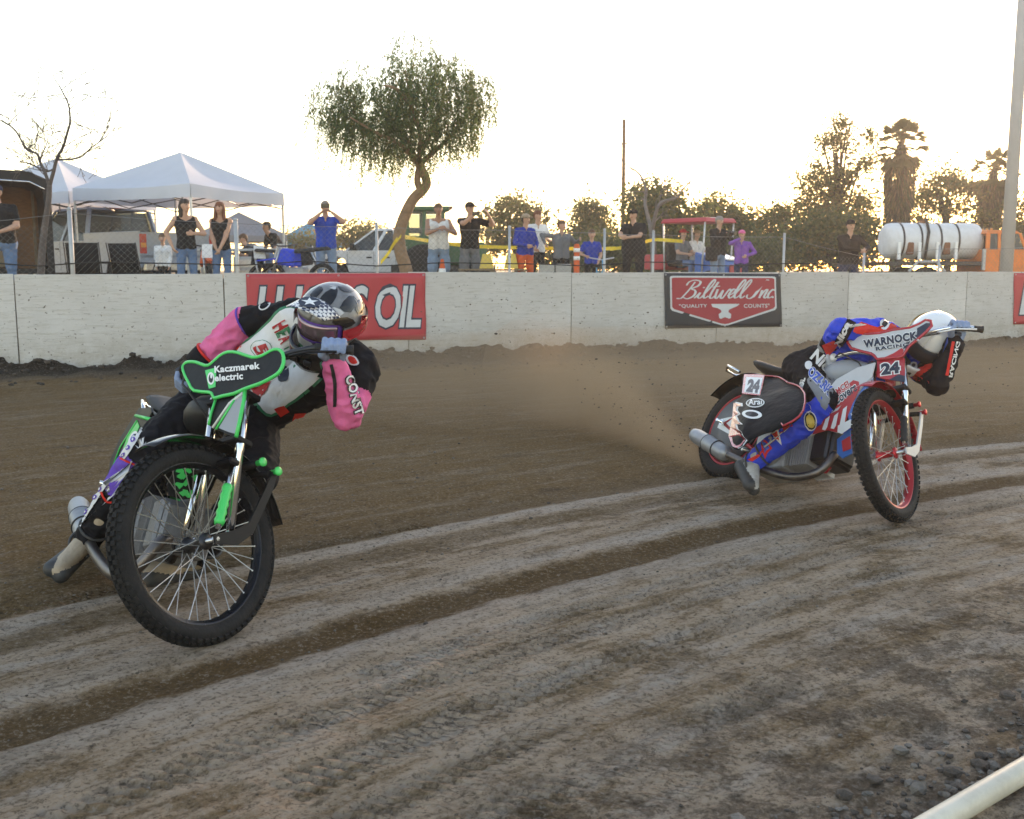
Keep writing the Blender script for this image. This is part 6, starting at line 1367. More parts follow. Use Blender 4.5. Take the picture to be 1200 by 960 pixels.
leaves('crown', np.array(P), np.array(D), 0.060, 0.0085, ['leaf_pepper_a', 'leaf_pepper_b', 'leaf_pepper_c', 'leaf_pepper_d'], tp, 3, [0.4, 0.25, 0.27, 0.08])
# bare tree on the left, small bare tree further right
def bare_tree(label, y, mains, seed, r0, bark, base, name='bare_tree', twigs=5, ln=0.5, leafm=None):
    rg = random.Random(seed); b = at_y(*base, y); t = thing(name, (b.x, b.y, pit_z(b.x)), label, 'tree'); mb = MB(); tips = []
    def grow_(p, d, L, r, dep):
        pts = [p]; 
        for i in range(4): d = (d + V((rg.gauss(0, .16), rg.gauss(0, .16), rg.gauss(0.03, .1)))).normalized(); p = p + d * L / 4; pts.append(p)
        limb(mb, pts, max(r, 0.0042), max(r * 0.45, 0.003), 5); tips.append((p, d))
        if dep > 0:
            for k in range(rg.choice((2, 3, 3))): 
                q = pts[rg.choice((2, 3, 4))]; nd = (d + V((rg.gauss(0, .65), rg.gauss(0, .65), rg.gauss(0.05, .5)))).normalized(); grow_(q, nd, L * rg.uniform(0.5, 0.8), r * 0.5, dep - 1)
    for pts, ra, rb, tw in mains:
        w = [at_y(px, py, y + dy) for px, py, dy in pts]; limb(mb, w, ra, rb, 9)
        for k in range(tw):
            i = rg.randrange(1, len(w)); q = w[i].lerp(w[i - 1], rg.random() * 0.8); d = (w[i] - w[i - 1]).normalized(); nd = (d * 0.5 + V((rg.gauss(0, .7), rg.gauss(0, .7), rg.gauss(0.3, .45)))).normalized(); grow_(q, nd, ln * rg.uniform(0.5, 1.1), rb * 0.85, 2)
    mb.build('trunk', bark, t); return t, tips
bare_tree('bare leafless tree with a pale trunk beside the black trailer', 14.6, [([(49, 345, 0), (48, 318, 0), (50, 285, 0), (54, 255, 0), (57, 235, 0), (58, 217, 0)], 0.055, 0.034, 0), ([(58, 218, 0), (53, 203, .05), (47, 190, .1), (43, 180, .1), (31, 175, .15), (18, 153, .2), (2, 141, .3)], 0.026, 0.009, 11), ([(58, 218, 0), (63, 200, -.05), (67, 185, -.1), (74, 172, -.1), (79, 155, -.15), (82, 143, -.2), (80, 122, -.2), (69, 100, -.25)], 0.028, 0.008, 13), ([(67, 187, 0), (80, 187, -.1), (95, 184, -.2), (105, 175, -.3), (125, 160, -.35)], 0.015, 0.007, 10), ([(64, 198, 0), (52, 201, .2), (36, 192, .4), (22, 190, .5)], 0.014, 0.007, 8)], 7, 0.05, 'bark_twig', (48, 318), ln=0.5)
bare_tree('grey leafless tree forking wide beside the large man in black', 27.0, [([(766, 345, 0), (766, 318, 0), (765, 280, 0), (762, 262, 0)], 0.10, 0.07, 0), ([(763, 268, 0), (756, 240, .2), (757, 224, .3), (750, 205, .4), (738, 196, .5)], 0.055, 0.015, 7), ([(764, 270, 0), (770, 245, -.2), (778, 236, -.3), (792, 232, -.4), (800, 222, -.4), (812, 210, -.4)], 0.055, 0.012, 7), ([(757, 226, .2), (764, 214, .1), (776, 205, 0)], 0.025, 0.008, 5)], 12, 0.08, 'bark_grey', (766, 318), ln=0.9)
LM = ['leaf_a', 'leaf_b', 'leaf_c', 'leaf_dry']; DK = ['leaf_b', 'leaf_dark', 'leaf_a']; WM = ['leaf_c', 'leaf_dry', 'leaf_a']
tree('thin dry shrub with open tan foliage behind the white pickup', 412, 46, [(408, 272, 26, 16), (425, 280, 30, 18)], 1500, .14, .03, WM, None, .06, seed=2, nc=40, clump=.3, name='dry_shrub', cat='shrub')
tree('thin dry shrub with open tan foliage behind the blue canopy', 340, 50, [(345, 285, 30, 16), (372, 290, 25, 14)], 1200, .14, .03, WM, None, .06, seed=3, nc=30, clump=.3, name='dry_shrub', cat='shrub')
tree('sparse sunlit tree behind the boys in racing gear', 605, 42, [(600, 262, 38, 30), (585, 275, 25, 22), (632, 272, 22, 24), (608, 250, 20, 14)], 3800, .13, .032, LM, [.3, .15, .35, .2], .10, seed=4, nc=70, clump=.30)
tree('narrow pointed green tree rising behind the boy in blue', 690, 46, [(690, 285, 34, 28), (692, 262, 22, 24), (694, 243, 10, 13)], 4200, .13, .035, DK + ['leaf_c'], [.35, .2, .3, .15], .12, seed=5, nc=60, clump=.35)
tree('low dense green shrub at the foot of the pointed tree', 655, 44, [(650, 298, 36, 20), (690, 302, 40, 18)], 3000, .14, .04, DK, None, .08, seed=6, nc=40, clump=.45, name='green_shrub', cat='shrub')
tree('leafy green tree close behind the grey leafless tree', 775, 36, [(772, 262, 38, 34), (760, 236, 26, 22), (790, 246, 24, 26), (790, 290, 40, 25)], 6500, .12, .034, DK + ['leaf_c'], [.35, .25, .28, .12], .12, seed=7, nc=80, clump=.38)
tree('round topped green tree behind the photographer', 845, 44, [(842, 250, 26, 22), (850, 275, 34, 28), (828, 268, 18, 22)], 4200, .13, .035, DK + ['leaf_c'], [.3, .2, .3, .2], .12, seed=8, nc=70, clump=.33)
tree('sunlit bushy tree between the photographer and the man leaning on the post', 905, 46, [(900, 268, 38, 24), (930, 262, 30, 24), (880, 285, 30, 26), (950, 285, 32, 26), (915, 248, 16, 12)], 6000, .13, .035, LM, [.36, .25, .3, .09], .12, seed=9, nc=90, clump=.38)
tree('tall thin tree with open crown and dark bare limbs beside the shaggy palm', 985, 45, [(975, 190, 30, 40), (985, 150, 16, 18), (955, 225, 30, 28), (1005, 215, 24, 36), (990, 250, 42, 22), (1015, 180, 14, 30)], 6000, .13, .028, LM, [.32, .2, .3, .18], .20, seed=10, nc=150, clump=.26, limbs=34)
tree('dense green shrub thicket under the tall thin tree', 985, 42, [(965, 285, 45, 24), (1010, 290, 40, 24), (935, 298, 30, 18), (985, 268, 36, 16)], 6500, .14, .04, DK + ['leaf_c'], [.35, .25, .25, .15], .12, seed=11, nc=80, clump=.42, name='green_shrub', cat='shrub')
tree('sunlit leafy tree rising behind the white water tank', 1105, 52, [(1110, 225, 34, 24), (1085, 245, 24, 26), (1135, 250, 26, 34), (1105, 205, 20, 12), (1080, 285, 34, 25), (1130, 285, 40, 25)], 6500, .14, .04, LM, [.34, .18, .36, .12], .2, seed=12, nc=110, clump=.36)
tree('leafy tree behind the grey light pole and the orange truck', 1200, 50, [(1205, 250, 30, 40), (1180, 285, 28, 25), (1240, 240, 40, 40), (1220, 280, 45, 30)], 5500, .14, .04, LM, [.36, .24, .28, .12], .2, seed=13, nc=90, clump=.38)
tree('low green hedge behind the red roofed buggy', 820, 40, [(800, 298, 40, 18), (850, 300, 40, 18), (890, 302, 36, 16)], 5000, .13, .04, DK, None, .08, seed=14, nc=60, clump=.42, name='green_shrub', cat='shrub')
tree('low green hedge behind the boy in blue and the large man', 735, 40, [(725, 298, 34, 20), (760, 302, 30, 16)], 3500, .13, .04, DK, None, .08, seed=15, nc=40, clump=.42, name='green_shrub', cat='shrub')
def palm(label, px, y, ytop, skirt, n, seed):
    rg = np.random.default_rng(seed); k = y / 1200; c = at_y(px, ytop, y); x = c.x; t = thing('fan_palm', (x, y, pit_z(x)), label, 'tree', 'fan palms'); mb = MB(); mb.tube([(x, y, pit_z(x) - .1), (x + .1, y, c.z - 1), (x, y, c.z)], [.28, .22, .2], 10); mb.build('trunk', 'bark_dark', t)
    P, D = [], []                                                             # hanging skirt of dead fronds
    for i in range(3800):
        u = rg.random() ** 0.8; a = rg.random() * 6.283; z = c.z - 0.3 - u * skirt; r = (0.70 - 0.34 * u) * rg.uniform(0.5, 1.0); P.append((x + math.cos(a) * r, y + math.sin(a) * r, z)); D.append((math.cos(a) * .35 + rg.normal() * .15, math.sin(a) * .35 + rg.normal() * .15, -1))
    leaves('skirt', np.array(P), np.array(D), .5, .025, ['palm_dry', 'leaf_dark', 'bark_dark'], t, seed, [.25, .4, .35])
    for i in range(n):
        el = rg.uniform(-0.9, 1.4); a = rg.random() * 6.283; d = np.array([math.cos(a) * math.cos(el), math.sin(a) * math.cos(el), math.sin(el)]); b = np.array([x, y, c.z]); tip = b + d * 0.80 + np.array([0, 0, -.08]); mb = MB(); mb.tube([b, (b + tip) / 2 + np.array([0, 0, .06]), tip], [.025, .018, .012], 5, mi=1)
        side = np.cross(d, [0, 0, 1.0]); side /= np.linalg.norm(side) + 1e-6; upv = np.cross(side, d)
        for j in range(17):
            f = -1.25 + 2.5 * j / 16; v = d * math.cos(f) + side * math.sin(f); e = tip + v * 0.62 * rg.uniform(.85, 1.1) + np.array([0, 0, -.16 * abs(f) - .05]); m_ = (tip + e) / 2 + np.array([0, 0, .03]); s_ = np.cross(v, upv) * 0.045
            mb.add([tip, m_ + s_, e, m_ - s_], [(0, 1, 2, 3)], 0)
        mb.build('frond', ['palm_leaf', 'palm_dry'], t, fix=False)
palm('tall fan palm with a thick shaggy skirt of dead fronds', 1056, 46, 170, 3.9, 44, 1)
palm('shorter fan palm half hidden by the grey light pole', 1164, 52, 200, 2.2, 40, 2)
# ------------------------------------------------------------------ poles and a wire
mat('pole_wood', (0.16, 0.085, 0.045), 0.9, var=0.25, stretch=(6, 6, 0.5)); mat('pole_grey', (0.40, 0.40, 0.40), 0.6, var=0.08, scale=3)
c = at_y(732, 140, 40); t = thing('utility_pole', (c.x, c.y, pit_z(c.x)), 'brown wooden utility pole rising behind the large man in black', 'pole'); MB().tube([(c.x, c.y, pit_z(c.x) - .2), (c.x - .02, c.y, c.z)], [.085, .065], 10).build('shaft', 'pole_wood', t); MB().tube([(c.x - .12, c.y, c.z - .9), (c.x + .12, c.y, c.z - .9)], .03, 6).build('step_bolt', 'dark_metal', t)
c = at_y(1179, 318, 20.5); t = thing('light_pole', (c.x, c.y, pit_z(c.x)), 'tall plain grey light pole standing behind the wall by the orange truck', 'pole'); MB().tube([(c.x, c.y, pit_z(c.x) - .2), (c.x, c.y, 9.5)], [.125, .105], 18).build('shaft', 'pole_grey', t); MB().lathe((c.x, c.y, pit_z(c.x)), (0, 0, 1), [(0, .22), (.03, .22), (.03, .13)], 16).build('base_plate', 'pole_grey', t)
a, b = at_y(732, 148, 40), at_y(250, 312, 95); tag(MB().tube([a.lerp(b, i / 12) + V((0, 0, -4 * .9 * (i / 12) * (1 - i / 12))) for i in range(13)], .012, 5).build('overhead_wire', 'black_rubber'), 'thin overhead wire sagging left from the wooden utility pole', 'wire')

# ------------------------------------------------------------------ pop-up canopies
mat('canopy_white', (0.66, 0.68, 0.74), 0.7, var=0.04, scale=2, bump=0.12, bscale=3, transl=0.22); mat('canopy_grey', (0.19, 0.20, 0.23), 0.7, var=0.06, scale=2, transl=0.15); mat('canopy_blue', (0.06, 0.30, 0.46), 0.7, var=0.06, scale=2, transl=0.2); mat('leg_white', (0.62, 0.62, 0.62), 0.4, 0.3, var=0.05)
def canopy(label, c, size, ang, eave, peak, m, name='canopy_tent', truss=True):
    x, y = c; z0 = pit_z(x); t = thing(name, (x, y, z0), label, 'canopy', 'pop-up canopies'); h = size / 2; R = M.Rotation(ang, 3, 'Z'); Q = [V((x, y, 0)) + R @ V((sx * h, sy * h, 0)) for sx, sy in ((-1, -1), (1, -1), (1, 1), (-1, 1))]
    top = V((x, y, z0 + peak)); rows = []
    mb = MB()
    for i in range(4):
        a, b = Q[i] + V((0, 0, z0 + eave)), Q[(i + 1) % 4] + V((0, 0, z0 + eave)); rows = []
        for j in range(7):
            u = j / 6; row = []
            for k in range(9):
                v = k / 8; p = a.lerp(b, v).lerp(top, u); p = p + V((0, 0, -0.10 * math.sin(math.pi * u) * math.sin(math.pi * v) - 0.05 * math.sin(math.pi * v) * (1 - u))); row.append(p)
            rows.append(row)
        mb.sheet(rows)
    mb.build('roof_cloth', m, t)
    for i in range(4):
        a, b = Q[i] + V((0, 0, z0 + eave)), Q[(i + 1) % 4] + V((0, 0, z0 + eave)); n = (a + b) / 2 - V((x, y, z0 + eave)); n.normalize(); rows = [[a.lerp(b, v / 12) + n * (0.006 + 0.012 * q + 0.015 * math.sin(v * 1.3) * q) + V((0, 0, -0.26 * q - 0.05 * math.sin(math.pi * v / 12) * (1 - q * .6))) for v in range(13)] for q in (0, .5, 1)]
        MB().sheet(rows).build('valance', m, t)
    for q in Q:
        qi = q.lerp(V((x, y, 0)), 0.012); MB().box((qi.x, qi.y, z0 + eave / 2 - 0.02), (.038, .038, eave - .04), R).build('leg', 'leg_white', t)
    if truss:
        for i in range(4):
            a, b = Q[i].lerp(V((x, y, 0)), .02), Q[(i + 1) % 4].lerp(V((x, y, 0)), .02); mb = MB(); zt, zb = z0 + eave - .06, z0 + eave - .34
            for k in range(2):
                p, q = a.lerp(b, k / 2), a.lerp(b, (k + 1) / 2); mb.tube([(p.x, p.y, zt), (q.x, q.y, zb)], .012, 5); mb.tube([(p.x, p.y, zb), (q.x, q.y, zt)], .012, 5)
            mb.build('truss', 'dark_metal', t)
        MB().tube([(x, y, z0 + eave - .35), (x, y, z0 + peak - .02)], .02, 8).build('centre_pole', 'leg_white', t)
ta = math.atan2(20.4 - 21.6, -6.25 + 9.05)
canopy('white pop-up canopy standing over the two women in black tops', (-7.08, 22.4), 3.05, ta, 2.17, 2.98, 'canopy_white'); canopy('white pop-up canopy behind the bare tree and beside the black trailer', (-10.55, 24.3), 3.05, ta + .12, 2.17, 3.05, 'canopy_white')
canopy('dark grey pop-up canopy behind the men bending over', ((285 - 600) / 1200 * 43, 43), 3.1, .5, 1.85, 2.8, 'canopy_grey'); canopy('light blue pop-up canopy behind the man in the blue shirt', ((365 - 600) / 1200 * 52, 52), 3.2, .4, 1.75, 2.75, 'canopy_blue')
# ------------------------------------------------------------------ people behind the wall
def px_person(label, px, ytop, H, yaw, hands, off=0.0, **kw):
    z = kw.pop('z0', None); y = kw.pop('y', None)
    if y is None: y = (PIT + H - CAMH) * 1200 / (313 - ytop)
    x = (px - 600) / 1200 * y; z = pit_z(x) if z is None else z
    return person(label, x, y, yaw, H, hands, z0=z, **kw)
def block(parent, name, c, size, m, rot=None, bev=0.004): return MB().box(c, size, rot).build(name, m, parent, bev)
D2 = math.radians
t, A = px_person('heavy man in black tee and cap, arms folded at his waist by the trailer', 8, 220, 1.86, D2(10), ((-.03, .13, .62, 1.0, .4), (.05, .14, .60, 1.0, .4)), cap='cloth_navy', bulk=1.28, shirt='cloth_black', pants='denim', hair='hair_dark')
W = A[0]; MB().tube([W(.02, .16, .62), W(.02, .17, .70)], [.028, .022], 10).build('bottle', 'white', None)
o = bpy.data.objects[-1] if False else [q for q in COL.objects if q.name.startswith('bottle')][-1]; tag(o, 'small clear water bottle held by the heavy man in black', 'bottle')
px_person('woman with ponytail in black tank top, one hand on her hip', 223, 236, 1.68, D2(25), ((-.14, .02, .54, 1.0, .1, .6), (.06, .12, .66, 1.0, .6)), sleeve='tank', hair='hair_dark', long_hair=1, female=True, look=D2(30), bulk=.9)
px_person('woman with long brown hair in black tank top, hands clasped low', 264, 239, 1.66, D2(-5), ((-.02, .12, .53, .8, .6), (.03, .13, .52, .8, .6)), sleeve='tank', hair='hair_auburn', long_hair=2, female=True, bulk=.88)
px_person('small child in black and white racing jersey beside the dark chairs', 196, 277, 1.12, D2(10), ((-.10, .10, .50), (.10, .10, .50)), shirt='cloth_white', pants='cloth_black', sleeve='long', hair='hair_brown')
px_person('man in grey shirt bending over the workbench', 318, 292, 1.55, D2(-60), ((-.08, .42, .58, .5, .5), (.08, .42, .56, .5, .5)), shirt='cloth_grey', hair='hair_brown', lean=D2(62), y=22.5, nod=.4)
px_person('man in dark shirt stooping behind the man at the workbench', 336, 268, 1.70, D2(-50), ((-.10, .30, .50, .5, .5), (.10, .30, .48, .5, .5)), shirt='cloth_black', hair='hair_dark', lean=D2(38), y=24.0)
t, A = px_person('man in royal blue shirt filming with a phone at his face', 385, 238, 1.78, D2(8), ((-.05, .13, .865, 1.0, .9, .2), (.075, .13, .875, 1.0, .9, .2)), shirt='cloth_blue', pants='denim_pale', hair='hair_grey', palms=((1, 0, .2), (-1, 0, .2)))
tag(block(None, 'phone', A[1](.01, .155, .02), (.15, .012, .078), 'phone', M.Rotation(D2(8), 3, 'Z')), 'dark phone held up by the man in royal blue', 'phone')
t, A = px_person('tanned man in white tank top and denim shorts holding his phone low', 515, 241, 1.80, D2(12), ((-.02, .17, .72, 1.0, .6), (.06, .16, .715, 1.0, .6)), shirt='cloth_white', pants='denim_pale', sleeve='tank', skin='skin_tan', shorts=True, hair='hair_brown', bulk=1.08)
px_person('man in black tee, cap and grey shorts filming with both hands raised', 551, 240, 1.80, D2(20), ((-.01, .20, .86, 1.0, .8, .2), (.16, .17, .87, 1.0, .9, .2)), shirt='cloth_black', pants='cloth_grey', shorts=True, cap='cloth_black', look=D2(15), palms=((1, 0, .2), (-1, 0, .2)))
tag(block(None, 'phone', at_y(558, 250.5, 20.0), (.15, .014, .075), 'phone', M.Rotation(D2(18), 3, 'Z')), 'phone held out by the man in black tee and cap', 'phone')
px_person('boy in orange and blue motocross suit with a camouflage cap', 615, 253, 1.55, D2(30), ((-.06, .13, .62), (.08, .13, .60)), shirt='cloth_royal', pants='cloth_orange', sleeve='long', cap='cloth_tan', hair='hair_dark', bulk=1.05, look=D2(20))
px_person('slim young man in white tee and black trousers beside the boy in orange', 629, 249, 1.70, D2(25), ((-.10, .10, .56), (.07, .14, .66)), shirt='cloth_white', pants='cloth_black', hair='hair_auburn', bulk=.92, look=D2(15))
px_person('child in grey racing jersey with arms spread wide', 657, 261, 1.42, D2(10), ((-.23, .02, .71, .6, -.2), (.24, .06, .75, .6, .5)), shirt='cloth_grey', pants='cloth_black', sleeve='long', hair='hair_brown', bulk=1.05, look=D2(35))
px_person('small boy in blue tee standing next to the blue bicycle', 692, 272, 1.22, D2(5), ((-.11, .14, .62), (.10, .06, .52)), shirt='cloth_royal', pants='cloth_black', hair='hair_brown')
px_person('large man all in black with cap, arms folded on his belly', 741, 248, 1.82, D2(-38), ((-.02, .23, .68, .9, .4), (.05, .22, .66, .9, .4)), shirt='cloth_black', pants='cloth_black', cap='cloth_black', bulk=1.5)
px_person('distant woman in white top standing beyond the caution tape', 768, 285, 1.66, D2(-15), ((-.05, .13, .60), (.06, .13, .62)), shirt='cloth_white', pants='cloth_black', hair='hair_dark', long_hair=1, female=True, bulk=.9)
t, A = px_person('bearded photographer in black jacket and jeans holding a camera', 838, 251, 1.82, D2(35), ((-.045, .17, .765, 1, .9, .2), (.05, .17, .755, 1, .9, .2)), shirt='cloth_black', pants='denim_pale', sleeve='long', hair='hair_grey', bulk=1.1, nod=.12)
cx_ = A[0](0.0, .21, .78); t = thing('camera_gear', cx_, 'black camera with zoom lens held by the photographer', 'camera'); rt_ = M.Rotation(D2(35), 3, 'Z'); MB().box(cx_, (.15, .08, .11), rt_).build('camera_body', 'phone', t, .008); fw_ = A[2]; MB().lathe(cx_, fw_, [(0.03, .04), (.12, .04), (.125, .046), (.17, .046), (.17, .036)], 16).build('lens', 'phone', t)
p = A[0](-.13, .02, .52); sb = thing('shoulder_bag', p, 'black shoulder bag hanging at the photographer hip', 'bag'); MB().box(p, (.16, .30, .34), rt_).build('pouch', 'cloth_black', sb, .03); MB().tube([p + V((0, 0, .15)), A[0](-.08, .07, .74), A[0](.06, .05, .83)], .015, 6).build('strap', 'cloth_black', sb)
px_person('girl in purple hoodie and pink cap shading her eyes', 866, 265, 1.50, D2(-25), ((-.02, .10, .87, 1, .6, .1), (.10, .06, .62)), shirt='cloth_purple', pants='cloth_navy', sleeve='long', hair='hair_brown', cap='suit_pink')
px_person('bearded man in black hoodie and cap leaning on a fence post', 990, 267, 1.80, D2(8), ((.03, .20, .66, 1, .3), (.09, .22, .66, 1, .3)), y=21.5, shirt='cloth_black', pants='cloth_navy', sleeve='long', cap='cloth_black', hair='hair_dark', bulk=1.12)

# ------------------------------------------------------------------ vehicles
mat('paint_silver', (0.28, 0.335, 0.43), 0.35, 0.1, var=0.05, coat=0.3); mat('paint_white', (0.68, 0.68, 0.68), 0.35, var=0.04, coat=0.4, dirt=(0.4, 0.36, 0.3), dirt_amt=0.12); mat('paint_orange', (0.75, 0.175, 0.018), 0.45, var=0.10, scale=4, dirt=(0.30, 0.12, 0.04), dirt_amt=0.22); mat('paint_green', (0.018, 0.10, 0.045), 0.4, var=0.12, dirt=(0.15, 0.12, 0.06), dirt_amt=0.2); mat('trailer_black', (0.008, 0.008, 0.011), 0.45, var=0.2, spec=0.3); mat('plywood', (0.22, 0.10, 0.04), 0.7, var=0.25, stretch=(1, 1, 5)); mat('tank_white', (0.68, 0.69, 0.71), 0.7, var=0.06, scale=2, dirt=(0.35, 0.32, 0.26), dirt_amt=0.15); mat('lamp_red', (0.5, 0.02, 0.015), 0.25, var=0.1, coat=.4); mat('lamp_amber', (0.7, 0.25, 0.03), 0.25, coat=.4); mat('rust', (0.20, 0.08, 0.04), 0.9, var=0.3)
glass_mat('car_glass', (0.03, 0.04, 0.045), 0.72); glass_mat('cab_glass', (0.25, 0.27, 0.28), 0.25)
class Rig:
    def __init__(s, x, y, ang, z=None): s.o = V((x, y, pit_z(x) if z is None else z)); s.R = M.Rotation(ang, 3, 'Z')
    def __call__(s, x, y, z): return s.o + s.R @ V((x, y, z))
def road_wheel(par, g, x, y, r=.36, w=.23, rim='steel'):
    s = 1 if y > 0 else -1; c = g(x, y, r); ax = g.R @ V((0, 1, 0)); wt = thing_part('wheel', c, par)
    MB().lathe(c, ax, [(-w / 2, r * .62), (-w / 2, r * .92), (-w * .35, r), (w * .35, r), (w / 2, r * .92), (w / 2, r * .62)], 28).build('tyre', 'tyre', wt); MB().lathe(c + ax * s * w * .38, ax * s, [(0, r * .63), (.02, r * .60), (.015, r * .2), (.04, r * .18), (.04, .01)], 20).build('rim', rim, wt)
def prof(g, pts, y0, y1, taper=None): return [g(x, y0, z) for x, z in pts], [g(x, y1, z) for x, z in pts]
def panel(par, name, g, pts, y, m, th=.012): 
    a = [g(x, y, z) for x, z in pts]; return MB().prism(a, g.R @ V((0, th if y > 0 else -th, 0))).build(name, m, par)
def pickup(t, g, m, L=5.6, W=1.95, hood=1.15, cabx=(1.75, -0.55), roof=1.88, belt=1.15, bed_z=1.32, r=.37, xf=1.75, xr=-1.85, light=True):
    h = W / 2; xb, xe = L / 2, -L / 2; a, b = cabx
    lower = [(xe, .55), (xe, bed_z), (b, bed_z), (b, belt), (a - .1, belt), (a + .02, belt - .02), (xb - .25, hood - .06), (xb - .02, hood - .25), (xb, .5), (xf + r * 1.15, .42), (xf + r * .8, .75), (xf, .86), (xf - r * .8, .75), (xf - r * 1.15, .42), (xr + r * 1.15, .42), (xr + r * .8, .75), (xr, .86), (xr - r * .8, .75), (xr - r * 1.15, .45)]
    mb = MB()
    for y in (h, -h):
        mb.prism([g(x, y, z) for x, z in lower], g.R @ V((0, -.03 if y > 0 else .03, 0)))
    mb.hexa([g(a + .02, -h, belt - .02), g(a + .02, h, belt - .02), g(xb - .25, h, hood - .06), g(xb - .25, -h, hood - .06)], [g(a + .02, -h * .98, belt + .01), g(a + .02, h * .98, belt + .01), g(xb - .28, h * .95, hood - .02), g(xb - .28, -h * .95, hood - .02)])
    mb.box(g(xb - .05, 0, .72), (.10, W - .06, .42), g.R).box(g(xe + .03, 0, .92), (.06, W - .02, bed_z - .56), g.R).box(g((b + xe) / 2, 0, .78), (xe - b, W - .06, .06), g.R).box(g(b - .02, 0, (bed_z + .7) / 2), (.05, W - .06, bed_z - .7), g.R)
    body = mb.build('body', m, t, .006)
    ra, rb = a - .75, b + .12; w2 = h * .80
    cabp = [(a, belt), (ra, roof - .03), (rb, roof), (b, belt)]
    mb = MB(); mb.hexa([g(ra, -w2, roof - .03), g(ra, w2, roof - .03), g(rb, w2, roof - .01), g(rb, -w2, roof - .01)], [g(ra - .05, -w2 * .93, roof + .03), g(ra - .05, w2 * .93, roof + .03), g(rb + .03, w2 * .93, roof + .04), g(rb + .03, -w2 * .93, roof + .04)])
    for s in (-1, 1):
        yb, yt = s * h * .97, s * w2
        for (x0, x1, wd) in ((a, ra, .07), ((a + b) / 2 - .05, (ra + rb) / 2 - .05, .09), (b + .02, rb, .12)):
            mb.hexa([g(x0, yb, belt - .02), g(x0 - wd, yb, belt - .02), g(x0 - wd, yb - s * .05, belt - .02), g(x0, yb - s * .05, belt - .02)], [g(x1, yt, roof), g(x1 - wd, yt, roof), g(x1 - wd, yt - s * .05, roof), g(x1, yt - s * .05, roof)])
    mb.build('cab_frame', m, t)
    for s in (-1, 1):
        yb, yt = s * (h * .97 - .03), s * (w2 - .03); q = lambda x0, x1: [g(x0[0], yb, belt), g(x0[1], yb, belt), g(x1[1], yt, roof - .04), g(x1[0], yt, roof - .04)]
        mc, mr = (a + b) / 2 - .1, (ra + rb) / 2 - .1
        MB().prism(q((a - .07, mc + .05), (ra - .07, mr + .05)), g.R @ V((0, -s * .008, 0))).build('side_window', 'car_glass', t); MB().prism(q((mc - .04, b + .02), (mr - .04, rb)), g.R @ V((0, -s * .008, 0))).build('side_window', 'car_glass', t)
        for x in (mc + .12, b + .25): MB().box(g(x, s * (h + .012), belt - .18), (.14, .024, .035), g.R).build('door_handle', 'black_plastic', t, .004)
        for x in (a - .1, mc, b + .02): MB().box(g(x, s * (h + .001), (belt + .45) / 2), (.008, .006, belt - .5), g.R).build('door_seam', 'ink_black', t)
        MB().box(g(a - .25, s * (h + .10), belt + .10), (.10, .18, .16), g.R).build('mirror', 'black_plastic', t, .01)
        for x in (xf, xr): road_wheel(t, g, x, s * (h - .12), r)
        o = MB().box(g(xe + .02, s * (h - .09), 1.05), (.06, .17, .42), g.R).build('tail_light', 'lamp_red', t, .01); MB().box(g(xe - .012, s * (h - .09), 1.02), (.02, .13, .10), g.R).build('indicator', 'lamp_amber', o, .004)
        MB().box(g(xb - .03, s * (h - .22), .82), (.08, .32, .16), g.R).build('headlight', 'white_gloss', t, .01)
    MB().prism([g(a - .02, -h * .88, belt + .01), g(a - .02, h * .88, belt + .01), g(ra - .02, w2 * .92, roof - .03), g(ra - .02, -w2 * .92, roof - .03)], g.R @ V((-.008, 0, 0))).build('windscreen', 'car_glass', t)
    MB().prism([g(b + .03, -h * .86, belt + .02), g(b + .03, h * .86, belt + .02), g(rb - .01, w2 * .9, roof - .05), g(rb - .01, -w2 * .9, roof - .05)], g.R @ V((.008, 0, 0))).build('rear_window', 'car_glass', t)
    MB().box(g(xe - .08, 0, .55), (.14, W - .1, .16), g.R).build('bumper', 'steel', t, .02); MB().box(g(xb + .04, 0, .52), (.14, W - .1, .2), g.R).build('bumper', 'steel', t, .02)
    MB().box(g((a + b) / 2, 0, .42), (a - b + .8, W - .3, .12), g.R).build('floor_pan', 'black_plastic', t)
    MB().box(g(rb + .04, 0, roof + .05), (.10, .35, .04), g.R).build('brake_light', 'lamp_red', t, .005)
g = Rig(-9.62, 24.8, D2(180 - 38)); t = thing('pickup_truck', g.o, 'silver extended cab pickup parked under the white canopies', 'pickup'); pickup(t, g, 'paint_silver')
g = Rig(-3.25, 28.0, D2(178)); t = thing('pickup_truck', g.o, 'old white compact pickup parked behind the pepper tree', 'pickup'); pickup(t, g, 'paint_white', 4.5, 1.66, .98, (1.15, -.25), 1.52, .98, .98, .32, 1.38, -1.45)
